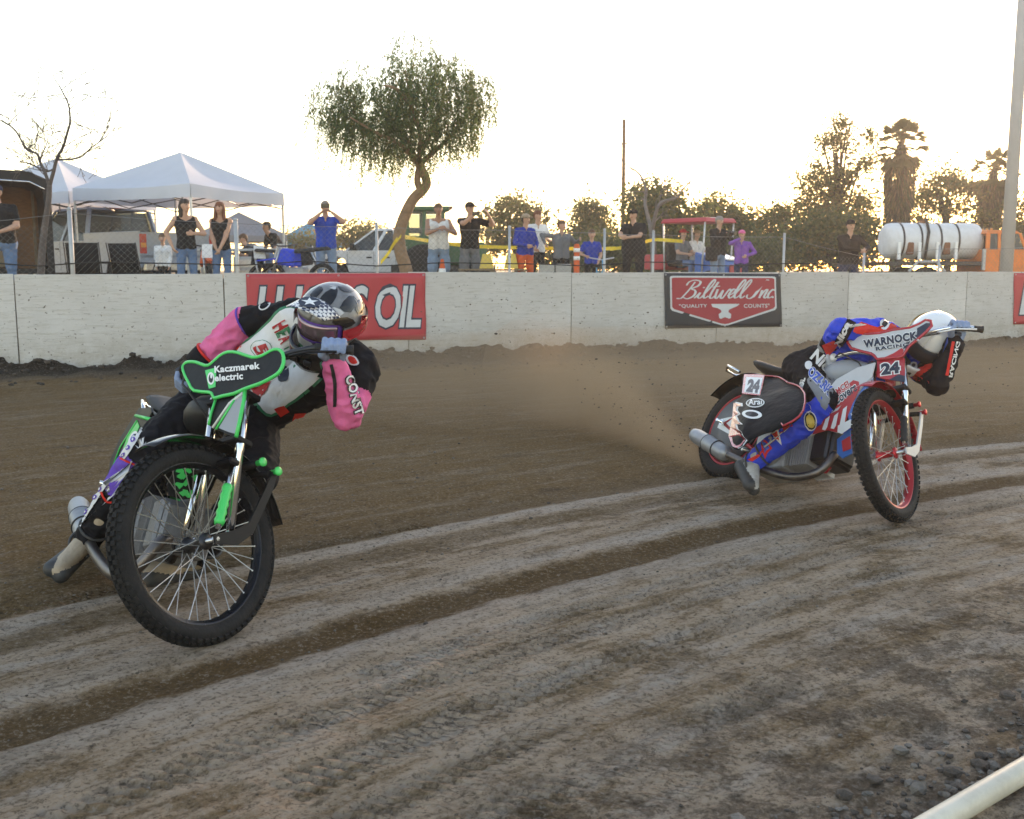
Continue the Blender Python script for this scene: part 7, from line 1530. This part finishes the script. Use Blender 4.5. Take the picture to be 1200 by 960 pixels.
# enclosed trailer, open at the side
x1, y1 = (49 - 600) / 1200 * 19.5, 19.5; g = Rig(x1 - 2.25, y1 - .25, D2(28)); t = thing('enclosed_trailer', g.o, 'black enclosed trailer with open end and plywood inside behind the man in black tee', 'trailer')
hw, zt, zb = 2.4, 2.32, .42
arch = [(-hw, zb), (-hw, zt - .35), (-hw + .08, zt - .14), (-hw + .35, zt - .02), (0, zt + .04), (hw - .35, zt - .02), (hw - .08, zt - .14), (hw, zt - .35), (hw, zb)]; inn = [(-hw + .12, zb + .1), (-hw + .12, zt - .42), (-hw + .18, zt - .26), (-hw + .4, zt - .18), (0, zt - .13), (hw - .4, zt - .18), (hw - .18, zt - .26), (hw - .12, zt - .42), (hw - .12, zb + .1)]
mb = MB(); n = len(arch)
for i in range(n):
    j = (i + 1) % n; A0, A1, B0, B1 = arch[i], arch[j], inn[i], inn[j]; mb.hexa([g(A0[0], -1, A0[1]), g(A1[0], -1, A1[1]), g(B1[0], -1, B1[1]), g(B0[0], -1, B0[1])], [g(A0[0], 1.2, A0[1]), g(A1[0], 1.2, A1[1]), g(B1[0], 1.2, B1[1]), g(B0[0], 1.2, B0[1])])
mb.build('shell', 'trailer_black', t); MB().prism([g(x, 1.0, z) for x, z in inn], g.R @ V((0, .03, 0))).build('inner_wall', 'plywood', t); MB().tube([g(x, -1.02, z) for x, z in [(-hw + .1, zt - .34), (-hw + .35, zt - .21), (0, zt - .15), (hw - .35, zt - .21), (hw - .1, zt - .34)]], .02, 6).build('edge_trim', 'chrome', t)
for k in range(6): MB().box(g(-2.2 + .88 * k, .96, 1.3), (.05, .05, 1.6), g.R).build('rib', 'wood_raw', t)
MB().box(g(.7, -1.015, zt - .09), (.5, .02, .05), g.R).build('clearance_light', 'lamp_red', t, .005)
for s in (-.45, .45): road_wheel(t, g, s, -.8, .36, .2)
MB().box(g(1.2, .7, .95), (.9, .4, .8), g.R).build('cabinet', 'wood_raw', t, .01)
# water truck
g = Rig((1096 - 600) / 1200 * 35 + .1, 35.5, D2(3), pit_z(14)); t = thing('water_truck', g.o, 'orange water truck carrying a long white strapped tank', 'truck'); X = lambda px: (px - 1096) / 1200 * 35
tz = lambda py: CAMH + (313 - py) / 1200 * 35 - pit_z(14)
r_ = (tz(262) - tz(304)) / 2; zc = (tz(262) + tz(304)) / 2; mb = MB(); mb.lathe(g(X(1030), 0, zc), g.R @ V((1, 0, 0)), [(0, r_ * .55), (.03, r_ * .8), (.12, r_ * .95), (.28, r_), (X(1144) - X(1030) - .28, r_), (X(1144) - X(1030) - .12, r_ * .95), (X(1144) - X(1030) - .03, r_ * .8), (X(1144) - X(1030), r_ * .5)], 36); tk = mb.build('tank', 'tank_white', t)
for px in (1047, 1068, 1091, 1112): MB().lathe(g(X(px), 0, zc), g.R @ V((1, 0, 0)), [(-.03, r_ + .004), (-.03, r_ + .02), (.03, r_ + .02), (.03, r_ + .004)], 36, closed=True).build('strap', 'dark_metal', tk); 
for px in (1041, 1065, 1086, 1108): MB().box(g(X(px), -r_ - .02, zc - r_ * .55), (.10, .08, r_ * .95), g.R).build('strap_post', 'white', tk, .01)
for px in (1055, 1098): MB().box(g(X(px), -r_ * .86, zc - .25), (.22, .2, .42), g.R).build('recess', 'rust', tk, .03)
MB().box(g(X(1078), 0, zc + r_ + .04), (.22, .3, .14), g.R).build('fill_hatch', 'rust', tk, .02); MB().tube([g(X(1078), -r_ * .3, zc + r_ + .12), g(X(1075), -r_ * 1.02, zc + .3), g(X(1071), -r_ * 1.1, zc - r_)], .05, 8).build('hose', 'black_rubber', tk)
MB().box(g(X(1080), 0, tz(309)), (X(1140) - X(1022), 1.9, .14), g.R).build('deck', 'dark_metal', t, .01); MB().box(g(X(1100), 0, .7), (5.4, .8, .2), g.R).build('chassis', 'dark_metal', t)
mb = MB(); mb.tube([g(X(1048), -1.0, tz(318)), g(X(1058), -1.0, tz(307)), g(X(1080), -1.0, tz(307)), g(X(1090), -1.0, tz(318))], .05, 6, smooth=False); mb.build('mudguard', 'galvanised', t)
for s in (-1, 1):
    road_wheel(t, g, X(1070), s * .85, .48, .3); road_wheel(t, g, X(1222), s * .85, .48, .28)
cx0, cx1, cz0, cz1 = X(1137), X(1186), .65, tz(271); hz = tz(293)
mb = MB(); mb.box(g((cx0 + cx1) / 2, 0, (cz0 + hz) / 2), (cx1 - cx0, 2.0, hz - cz0), g.R); mb.box(g(X(1212), 0, (cz0 + tz(297)) / 2 + .1), (X(1240) - cx1, 1.7, tz(297) - cz0 - .1), g.R); mb.hexa([g(cx0 + .02, -.92, cz1 - .12), g(cx1 - .2, -.92, cz1 - .12), g(cx1 - .2, .92, cz1 - .12), g(cx0 + .02, .92, cz1 - .12)], [g(cx0 + .1, -.8, cz1), g(cx1 - .35, -.8, cz1), g(cx1 - .35, .8, cz1), g(cx0 + .1, .8, cz1)])
for s in (-1, 1):
    for x0, x1, w in ((cx0, cx0 + .03, .14), (cx0 + .42, cx0 + .42, .10), (cx1 - .10, cx1 - .30, .10)): mb.hexa([g(x0, s * .99, hz), g(x0 + w, s * .99, hz), g(x0 + w, s * .92, hz), g(x0, s * .92, hz)], [g(x1, s * .92, cz1 - .1), g(x1 + w, s * .92, cz1 - .1), g(x1 + w, s * .86, cz1 - .1), g(x1, s * .86, cz1 - .1)])
cab = mb.build('cab', 'paint_orange', t, .015)
for s in (-1, 1):
    MB().prism([g(cx0 + .14, s * .95, hz), g(cx0 + .42, s * .95, hz), g(cx0 + .42, s * .90, cz1 - .12), g(cx0 + .16, s * .90, cz1 - .12)], g.R @ V((0, .006, 0))).build('quarter_window', 'car_glass', cab); MB().prism([g(cx0 + .54, s * .95, hz), g(cx1 - .1, s * .95, hz), g(cx1 - .28, s * .90, cz1 - .12), g(cx0 + .54, s * .90, cz1 - .12)], g.R @ V((0, .006, 0))).build('door_window', 'car_glass', cab)
    MB().box(g(cx0 + .62, s * 1.01, hz - .22), (.14, .03, .04), g.R).build('door_handle', 'chrome', cab, .004); MB().box(g(cx0 + .48, s * 1.003, (cz0 + hz) / 2), (.012, .008, hz - cz0 - .1), g.R).build('door_seam', 'ink_black', cab); MB().box(g(X(1200), s * .86, tz(300)), (.5, .02, .03), g.R).build('side_trim', 'chrome', cab)
MB().prism([g(cx1 + .0, -.88, hz), g(cx1, .88, hz), g(cx1 - .24, .84, cz1 - .12), g(cx1 - .24, -.84, cz1 - .12)], g.R @ V((.008, 0, 0))).build('windscreen', 'cab_glass', cab)
for k in range(5): MB().lathe(g(cx0 + .35, -.6 + .3 * k, cz1 + .01), (0, 0, 1), [(0, .05), (.04, .045), (.06, .02)], 10).build('roof_lamp', 'lamp_amber', cab)
MB().box(g(cx0 - .05, -.98, (cz0 + hz) / 2 + .1), (.10, .10, .7), g.R).build('grab_rail', 'galvanised', t, .01)
# green tractor
g = Rig((500 - 600) / 1200 * 26 + .55, 26.0, D2(8)); t = thing('tractor', g.o, 'green tractor with an open windowed cab behind the man in the white tank top', 'tractor'); tz2 = lambda py: CAMH + (313 - py) / 1200 * 26 - PIT; tx = lambda px: (px - 500) / 1200 * 26 - .55
for x in (tx(478), tx(497), tx(518)):
    for s in (-.7, .7): MB().box(g(x, s, (tz2(250) + tz2(290)) / 2), (.09, .07, tz2(250) - tz2(290)), g.R).build('cab_post', 'paint_green', t, .008)
MB().box(g(tx(501), 0, tz2(248.5)), (tx(525) - tx(477), 1.6, .11), g.R).build('cab_roof', 'paint_green', t, .03); MB().box(g(tx(522), 0, tz2(247)), (.30, 1.5, .06), g.R).build('visor', 'rust', t, .01)
for s in (-.7, .7): MB().box(g(tx(488), s, (tz2(252) + tz2(279)) / 2), (.38, .01, tz2(252) - tz2(279)), g.R).build('cab_window', 'cab_glass', t); MB().box(g(tx(507), s, (tz2(252) + tz2(279)) / 2), (.38, .01, tz2(252) - tz2(279)), g.R).build('cab_window', 'cab_glass', t)
MB().box(g(tx(500), 0, tz2(286)), (tx(521) - tx(477), 1.5, .32), g.R).build('cab_base', 'paint_green', t, .02); MB().box(g(tx(545), 0, tz2(298)), (tx(566) - tx(518), .8, .55), g.R).build('bonnet', 'paint_green', t, .06); MB().box(g(tx(520), 0, .45), (2.6, .5, .3), g.R).build('chassis', 'dark_metal', t)
for s in (-1, 1): road_wheel(t, g, tx(495), s * .85, .55, .38, 'rust'); road_wheel(t, g, tx(560), s * .7, .36, .24, 'rust')
MB().box(g(tx(487), 0, tz2(283) + .25), (.4, .45, .12), g.R).build('seat', 'black_rubber', t, .03); MB().tube([g(tx(508), 0, tz2(284)), g(tx(503), 0, tz2(270))], .02, 8).ring(g(tx(503), 0, tz2(270)), g.R @ V((-.4, 0, 1)), .17, .015, 20, 6).build('steering_wheel', 'black_rubber', t)
# red roofed buggy with two riders
by = 26.5; bx = (815 - 600) / 1200 * by; g = Rig(bx, by, D2(-50)); t = thing('utility_buggy', g.o, 'open utility buggy with a red roof and blue white front', 'buggy'); z_ = lambda py: CAMH + (313 - py) / 1200 * by - pit_z(bx)
MB().hexa([g(-.75, -.62, z_(263)), g(.75, -.62, z_(263)), g(.75, .62, z_(263)), g(-.75, .62, z_(263))], [g(-.7, -.57, z_(258)), g(.7, -.57, z_(258)), g(.7, .57, z_(258)), g(-.7, .57, z_(258))]).build('roof', 'banner_red', t, .02); MB().box(g(0, 0, z_(257.6)), (1.1, .3, .02), g.R).build('roof_stripe', 'white', t)
for sx in (-.68, .68):
    for s in (-.56, .56): MB().tube([g(sx * .9, s, .5), g(sx, s, z_(263))], .022, 8).build('roof_post', 'leg_white', t)
mb = MB(); mb.hexa([g(.35, -.55, .45), g(1.25, -.45, .45), g(1.25, .45, .45), g(.35, .55, .45)], [g(.35, -.55, 1.0), g(1.15, -.42, .78), g(1.15, .42, .78), g(.35, .55, 1.0)]); mb.build('front_cowl', 'panel_blue', t, .03); MB().hexa([g(.6, -.3, .93), g(1.18, -.25, .79), g(1.18, .25, .79), g(.6, .3, .93)], [g(.6, -.28, .96), g(1.18, -.23, .82), g(1.18, .23, .82), g(.6, .28, .96)]).build('cowl_panel', 'white_gloss', t); MB().box(g(1.27, 0, .58), (.06, .6, .2), g.R).build('grille', 'banner_red', t, .02)
MB().box(g(-.1, 0, .42), (1.9, 1.05, .12), g.R).build('floor', 'black_plastic', t, .02); MB().box(g(-.35, 0, .72), (.5, 1.0, .16), g.R).build('seat', 'black_rubber', t, .04); MB().box(g(-.62, 0, 1.0), (.12, 1.0, .5), g.R).build('seat_back', 'black_rubber', t, .04); MB().box(g(-1.0, 0, .75), (.7, 1.1, .4), g.R).build('rear_box', 'banner_red', t, .03)
for x in (.85, -.8):
    for s in (-.5, .5): road_wheel(t, g, x, s, .27, .2)
for s, sh, lb, cp_ in ((-.27, 'cloth_grey', 'man in grey shirt and red cap driving the red roofed buggy', 'cloth_red'), (.27, 'cloth_white', 'passenger in black and white top seated in the buggy', 'cloth_tan')):
    p = g(-.3, s, 0); person(lb, p.x, p.y, D2(40), 1.72, ((-.10, .20, .64), (.10, .20, .64)), shirt=sh, pants='denim', cap=cp_, sit=True, z0=pit_z(bx) + .28)

# ------------------------------------------------------------------ pit clutter
def camp_chair(label, px, y, yaw):
    g = Rig((px - 600) / 1200 * y, y, yaw); t = thing('camp_chair', g.o, label, 'chair', 'folding camp chairs'); rows = [[g(-.27 + .54 * u, -.02 + .05 * math.sin(math.pi * u) - .0 + v * -.12, .42 + v * .55) for u in (0, .25, .5, .75, 1)] for v in (0, .5, 1)]
    MB().sheet(rows, 0, g.R @ V((0, .008, 0))).build('backrest', 'cloth_black', t); MB().sheet([[g(-.27 + .54 * u, -.02 + v * .48, .42 - .05 * math.sin(math.pi * u) + .03 * v) for u in (0, .25, .5, .75, 1)] for v in (0, .5, 1)], 0, V((0, 0, -.008))).build('seat', 'cloth_black', t)
    for s in (-1, 1):
        MB().tube([g(s * .29, -.16, .98), g(s * .29, 0, .4), g(s * .29, .45, 0)], .011, 6).build('leg', 'dark_metal', t); MB().tube([g(s * .29, -.1, 0), g(s * .29, .2, .25), g(s * .29, .46, .62)], .011, 6).build('leg', 'dark_metal', t); MB().box(g(s * .29, .22, .62), (.07, .5, .02), g.R).build('armrest', 'cloth_black', t, .004)
camp_chair('black folding camp chair seen from behind next to the fence post', 104, 18.2, D2(8)); camp_chair('black folding camp chair between the other chair and the child', 153, 18.6, D2(-12))
g = Rig((278 - 600) / 1200 * 21.5, 21.5, D2(4)); t = thing('workbench', g.o, 'steel topped pit workbench behind the women', 'workbench'); MB().box(g(0, 0, .90), (1.9, .6, .05), g.R).build('top', 'galvanised', t, .006)
for sx in (-.88, .88):
    for sy in (-.25, .25): MB().box(g(sx, sy, .44), (.045, .045, .87), g.R).build('leg', 'galvanised', t)
MB().box(g(0, 0, .30), (1.8, .5, .03), g.R).build('shelf', 'galvanised', t)
t = thing('tool_chest', g(.35, -.5, 0), 'small silver tool chest in front of the pit workbench', 'chest'); MB().box(g(.35, -.5, .40), (.48, .35, .72), g.R).build('case', 'galvanised', t, .01)
for k in range(3): MB().box(g(.35, -.682, .22 + .2 * k), (.42, .012, .16), g.R).build('drawer', 'steel', t, .004)
def pit_bike(label, px, y, yaw, col):
    g = Rig((px - 600) / 1200 * y, y, yaw); t = thing('dirt_bike', g.o, label, 'dirt bike', 'dirt bikes parked in the pit'); ax = g.R @ V((0, 1, 0))
    for x in (-.58, .62):
        w = thing_part('wheel', g(x, 0, .31), t); MB().ring(g(x, 0, .31), ax, .275, .042, 32, 8).build('tyre', 'tyre', w); MB().ring(g(x, 0, .31), ax, .232, .012, 28, 6).build('rim', 'steel', w); mb = MB()
        for k in range(12): mb.tube([g(x, 0, .31), g(x + .23 * math.cos(k * .5236), 0, .31 + .23 * math.sin(k * .5236))], .003, 3)
        mb.build('spokes', 'spoke', w, fix=False)['kind'] = 'stuff'
    for s in (-1, 1): MB().tube([g(.62, s * .08, .31), g(.36, s * .08, .90)], .022, 8).build('fork_leg', 'steel', t)
    MB().tube([g(.33, -.36, .98), g(.38, -.1, .94), g(.38, .1, .94), g(.33, .36, .98)], .013, 8).build('handlebar', 'dark_metal', t); MB().hexa([g(-.75, -.09, .86), g(.05, -.1, .80), g(.05, .1, .80), g(-.75, .09, .86)], [g(-.72, -.06, .92), g(.05, -.07, .87), g(.05, .07, .87), g(-.72, .06, .92)]).build('saddle', 'black_rubber', t, .02); MB().hexa([g(.02, -.14, .55), g(.42, -.16, .60), g(.42, .16, .60), g(.02, .14, .55)], [g(.0, -.1, .86), g(.34, -.1, .90), g(.34, .1, .90), g(.0, .1, .86)]).build('tank_shroud', col, t, .03)
    MB().box(g(0, 0, .40), (.36, .22, .30), g.R).build('engine', 'alloy', t, .03); MB().tube([g(.36, 0, .85), g(.1, 0, .5), g(-.2, 0, .28), g(-.58, 0, .31)], .03, 8).build('frame', 'dark_metal', t); MB().hexa([g(.36, -.06, .70), g(1.0, -.05, .66), g(1.0, .05, .66), g(.36, .06, .70)], [g(.36, -.05, .73), g(1.0, -.03, .68), g(1.0, .03, .68), g(.36, .05, .73)]).build('front_mudguard', col, t); MB().prism([g(.47, -.12, .72), g(.47, .12, .72), g(.40, .10, .98), g(.40, -.10, .98)], g.R @ V((.012, 0, 0))).build('number_plate', 'white', t)
pit_bike('orange dirt bike parked behind the two women', 246, 20.0, D2(-70), 'cloth_orange'); pit_bike('black dirt bike parked under the bending men', 345, 21.0, D2(20), 'black_plastic'); pit_bike('black dirt bike on the left of the workbench beside tool chest', 300, 21.2, D2(-60), 'black_plastic'); pit_bike('dark dirt bike beside the man in royal blue', 352, 19.2, D2(150), 'suit_blue')
def cone(label, px, y, h=.7):
    x = (px - 600) / 1200 * y; z = pit_z(x); t = thing('traffic_cone', (x, y, z), label, 'cone'); MB().lathe((x, y, z), (0, 0, 1), [(.03, .14), (h * .98, .03), (h, .02)], 16).build('cone_body', 'cloth_orange', t); MB().box((x, y, z + .015), (.36, .36, .03)).build('base', 'cloth_orange', t, .006); MB().lathe((x, y, z), (0, 0, 1), [(h * .55, .075), (h * .55, .080), (h * .75, .060), (h * .75, .055)], 16, closed=True).build('reflective_band', 'white', t)
cone('small orange traffic cone by the man in denim shorts', 519, 19.4)
x, y = (575 - 600) / 1200 * 18.5, 18.5; c = (675 - 600) / 1200 * 18.5
xx = (675 - 600) / 1200 * 18.4; t = thing('delineator_post', (xx, 18.4, PIT), 'orange tubular delineator post with white bands by the child in grey', 'post'); MB().tube([(xx, 18.4, PIT), (xx, 18.4, 1.68)], [.055, .05], 14).ball((xx, 18.4, 1.68), (.05, .05, .03), 12, 6).build('tube', 'cloth_orange', t); MB().lathe((xx, 18.4, PIT), (0, 0, 1), [(0, .18), (.04, .18), (.06, .10)], 16).build('base', 'black_rubber', t)
for z in (1.42, 1.56): MB().lathe((xx, 18.4, z), (0, 0, 1), [(0, .055), (0, .058), (.07, .058), (.07, .055)], 14, closed=True).build('reflective_band', 'white', t)
xx = (649 - 600) / 1200 * 19.5; t = thing('cinder_block_stack', (xx, 19.3, PIT), 'grey cinder blocks piled beside the child in grey', 'blocks')
for k in range(3):
    for j in range(2): MB().box((xx - .15 + .31 * j, 19.3, PIT + .11 + .2 * k), (.29, .2, .19)).build('block', 'concrete', t, .008)
xx = (578 - 600) / 1200 * 20; t = thing('pallet', (xx, 20.0, PIT), 'wooden pallet holding yellow blocks beyond the fence', 'pallet')
for k in range(5): MB().box((xx, 19.6 + .2 * k, PIT + .5), (1.3, .12, .03)).build('slat', 'wood_raw', t)
for k in (-1, 0, 1): MB().box((xx + .58 * k, 20, PIT + .24), (.1, 1.0, .46)).build('bearer', 'wood_raw', t)
for k, dx in enumerate((-.12, .35)):
    q = MB().hexa([(xx + dx - .14, 19.8, PIT + .52), (xx + dx + .14, 19.8, PIT + .52), (xx + dx + .14, 20.1, PIT + .52), (xx + dx - .14, 20.1, PIT + .52)], [(xx + dx - .08, 19.85, PIT + .80), (xx + dx + .08, 19.85, PIT + .80), (xx + dx + .08, 20.05, PIT + .80), (xx + dx - .08, 20.05, PIT + .80)]).build('yellow_block', 'ink_yellow', None, .01); tag(q, ('worn yellow block on the pallet beside the fence post', 'worn yellow block at the open edge of the wooden pallet')[k == 0], 'block', 'yellow blocks on the pallet')
# child's bicycle
g = Rig((700 - 600) / 1200 * 19.4, 19.3, D2(-75)); t = thing('childs_bicycle', g.o, 'small light blue bicycle beside the boy in blue tee', 'bicycle'); mat('bike_blue', (0.05, 0.35, 0.60), 0.35); ax = g.R @ V((0, 1, 0))
for x in (-.36, .36):
    w = thing_part('wheel', g(x, 0, .22), t); MB().ring(g(x, 0, .22), ax, .20, .022, 28, 8).build('tyre', 'tyre', w); MB().ring(g(x, 0, .22), ax, .178, .008, 24, 6).build('rim', 'bike_blue', w)
MB().tube([g(-.36, 0, .22), g(-.05, 0, .20), g(.24, 0, .50), g(-.10, 0, .46), g(-.36, 0, .22)], .016, 8).tube([g(-.05, 0, .20), g(-.12, 0, .55)], .014, 8).tube([g(.36, 0, .22), g(.25, 0, .52), g(.21, 0, .68)], .016, 8).build('frame', 'bike_blue', t); MB().tube([g(.16, -.24, .72), g(.21, 0, .68), g(.16, .24, .72)], .012, 8).build('handlebar', 'steel', t); MB().box(g(-.13, 0, .57), (.22, .10, .05), g.R).build('saddle', 'black_rubber', t, .02)
# ------------------------------------------------------------------ dust thrown by the rear wheel, and the hazy evening air
def dust_cloud():
    a, b = V((1.24, 6.60, 0.02)), V((0.10, 9.7, 0.42)); d = (b - a); L = d.length; mb = MB(); pts = [a.lerp(b, t) for t in (0, .15, .35, .6, .85, 1)]
    mb.tube(pts, [0.12, 0.28, 0.50, 0.68, 0.72, 0.40], 20)
    m = bpy.data.materials.new('dust'); m.use_nodes = True; _MT['dust'] = m; nt = m.node_tree; N, Lk = nt.nodes, nt.links; N.remove(N['Principled BSDF'])
    v = N.new('ShaderNodeVolumePrincipled'); v.inputs['Color'].default_value = (0.52, 0.39, 0.26, 1); v.inputs['Anisotropy'].default_value = 0.3; tc = N.new('ShaderNodeTexCoord'); P = tc.outputs['Object']
    def vm(op, x, y):
        n = N.new('ShaderNodeVectorMath'); n.operation = op
        for i, q in enumerate((x, y)):
            if isinstance(q, tuple): n.inputs[i].default_value = q
            else: Lk.new(q, n.inputs[i])
        return n
    def mr(x, a0, a1, b0, b1):
        n = N.new('ShaderNodeMapRange'); n.interpolation_type = 'SMOOTHSTEP'
        for i, q in ((1, a0), (2, a1), (3, b0), (4, b1)): n.inputs[i].default_value = q
        Lk.new(x, n.inputs[0]); return n.outputs[0]
    def mul(x, y):
        n = N.new('ShaderNodeMath'); n.operation = 'MULTIPLY'
        for i, q in enumerate((x, y)):
            if isinstance(q, float): n.inputs[i].default_value = q
            else: Lk.new(q, n.inputs[i])
        return n.outputs[0]
    dn = d / L; rel = vm('SUBTRACT', P, tuple(a)).outputs[0]; t = vm('DOT_PRODUCT', rel, tuple(dn)).outputs['Value']
    sc = N.new('ShaderNodeVectorMath'); sc.operation = 'SCALE'; sc.inputs[0].default_value = tuple(dn); Lk.new(t, sc.inputs['Scale']); perp = vm('SUBTRACT', rel, sc.outputs[0]).outputs[0]
    ln = N.new('ShaderNodeVectorMath'); ln.operation = 'LENGTH'; Lk.new(perp, ln.inputs[0])
    rad = mr(t, 0.0, 2.6, 0.15, 0.70); dv = N.new('ShaderNodeMath'); dv.operation = 'DIVIDE'; Lk.new(ln.outputs['Value'], dv.inputs[0]); Lk.new(rad, dv.inputs[1])
    nz = N.new('ShaderNodeTexNoise'); nz.inputs['Scale'].default_value = 2.6; nz.inputs['Detail'].default_value = 4; Lk.new(P, nz.inputs[0])
    den = mul(mul(mul(mr(dv.outputs[0], 0.15, 1.0, 1.0, 0.0), mr(t, 0.0, L, 1.0, 0.04)), mr(nz.outputs['Fac'], 0.3, 0.7, 0.35, 1.0)), 3.2); Lk.new(den, v.inputs['Density']); Lk.new(v.outputs[0], N['Material Output'].inputs['Volume'])
    o = mb.build('dust_cloud', 'dust'); tag(o, 'brown dust sprayed up behind the rear wheel of motorcycle 24', kind='stuff'); return o
dust_cloud()
# thinner dust hanging low along the track beyond the bike
m = bpy.data.materials.new('dust_thin'); m.use_nodes = True; _MT['dust_thin'] = m; N, Lk = m.node_tree.nodes, m.node_tree.links; N.remove(N['Principled BSDF'])
v = N.new('ShaderNodeVolumePrincipled'); v.inputs['Color'].default_value = (0.55, 0.42, 0.29, 1); v.inputs['Density'].default_value = 0.13; Lk.new(v.outputs[0], N['Material Output'].inputs['Volume'])
dv_ = MB(); dv_.ball((2.0, 10.0, 0.22), (5.2, 2.6, 0.50), 32, 14); tag(dv_.build('dust_veil', 'dust_thin'), 'thin brown dust hanging low over the track behind motorcycle 24', kind='stuff')
mb = MB(); rz = random.Random(8)
for i in range(220):
    a = V((1.25, 6.5, 0.1)); d = V((rz.uniform(-0.7, 0.1), rz.uniform(0.3, 1.0), rz.uniform(0.05, 0.5))); p = a + d * rz.uniform(0.2, 3.2)
    vs, fs = cl[rz.randrange(5)]; r = rz.uniform(0.002, 0.009) * (1.6 if rz.random() < 0.08 else 1); mb.add([p + v * r for v in vs], fs, 0, True)
for i in range(40):
    p = at_d(rz.uniform(1085, 1200), rz.uniform(425, 520), rz.uniform(6, 8)); vs, fs = cl[rz.randrange(5)]; r = rz.uniform(0.003, 0.007); mb.add([p + v * r for v in vs], fs, 0, True)
tag(mb.build('flying_dirt', 'clod', fix=False), 'specks of dirt flying through the air behind the motorcycles', kind='stuff')
hz = MB(); hz.box((0, 100, 10.0), (800, 640, 26)); 
m = bpy.data.materials.new('haze'); m.use_nodes = True; _MT['haze'] = m; N, Lk = m.node_tree.nodes, m.node_tree.links; N.remove(N['Principled BSDF'])
v = N.new('ShaderNodeVolumePrincipled'); v.inputs['Color'].default_value = (0.95, 0.92, 0.88, 1); v.inputs['Density'].default_value = 0.0013; v.inputs['Anisotropy'].default_value = 0.55; Lk.new(v.outputs[0], N['Material Output'].inputs['Volume'])
tag(hz.build('haze', 'haze'), 'thin warm evening haze over the whole track', kind='stuff')
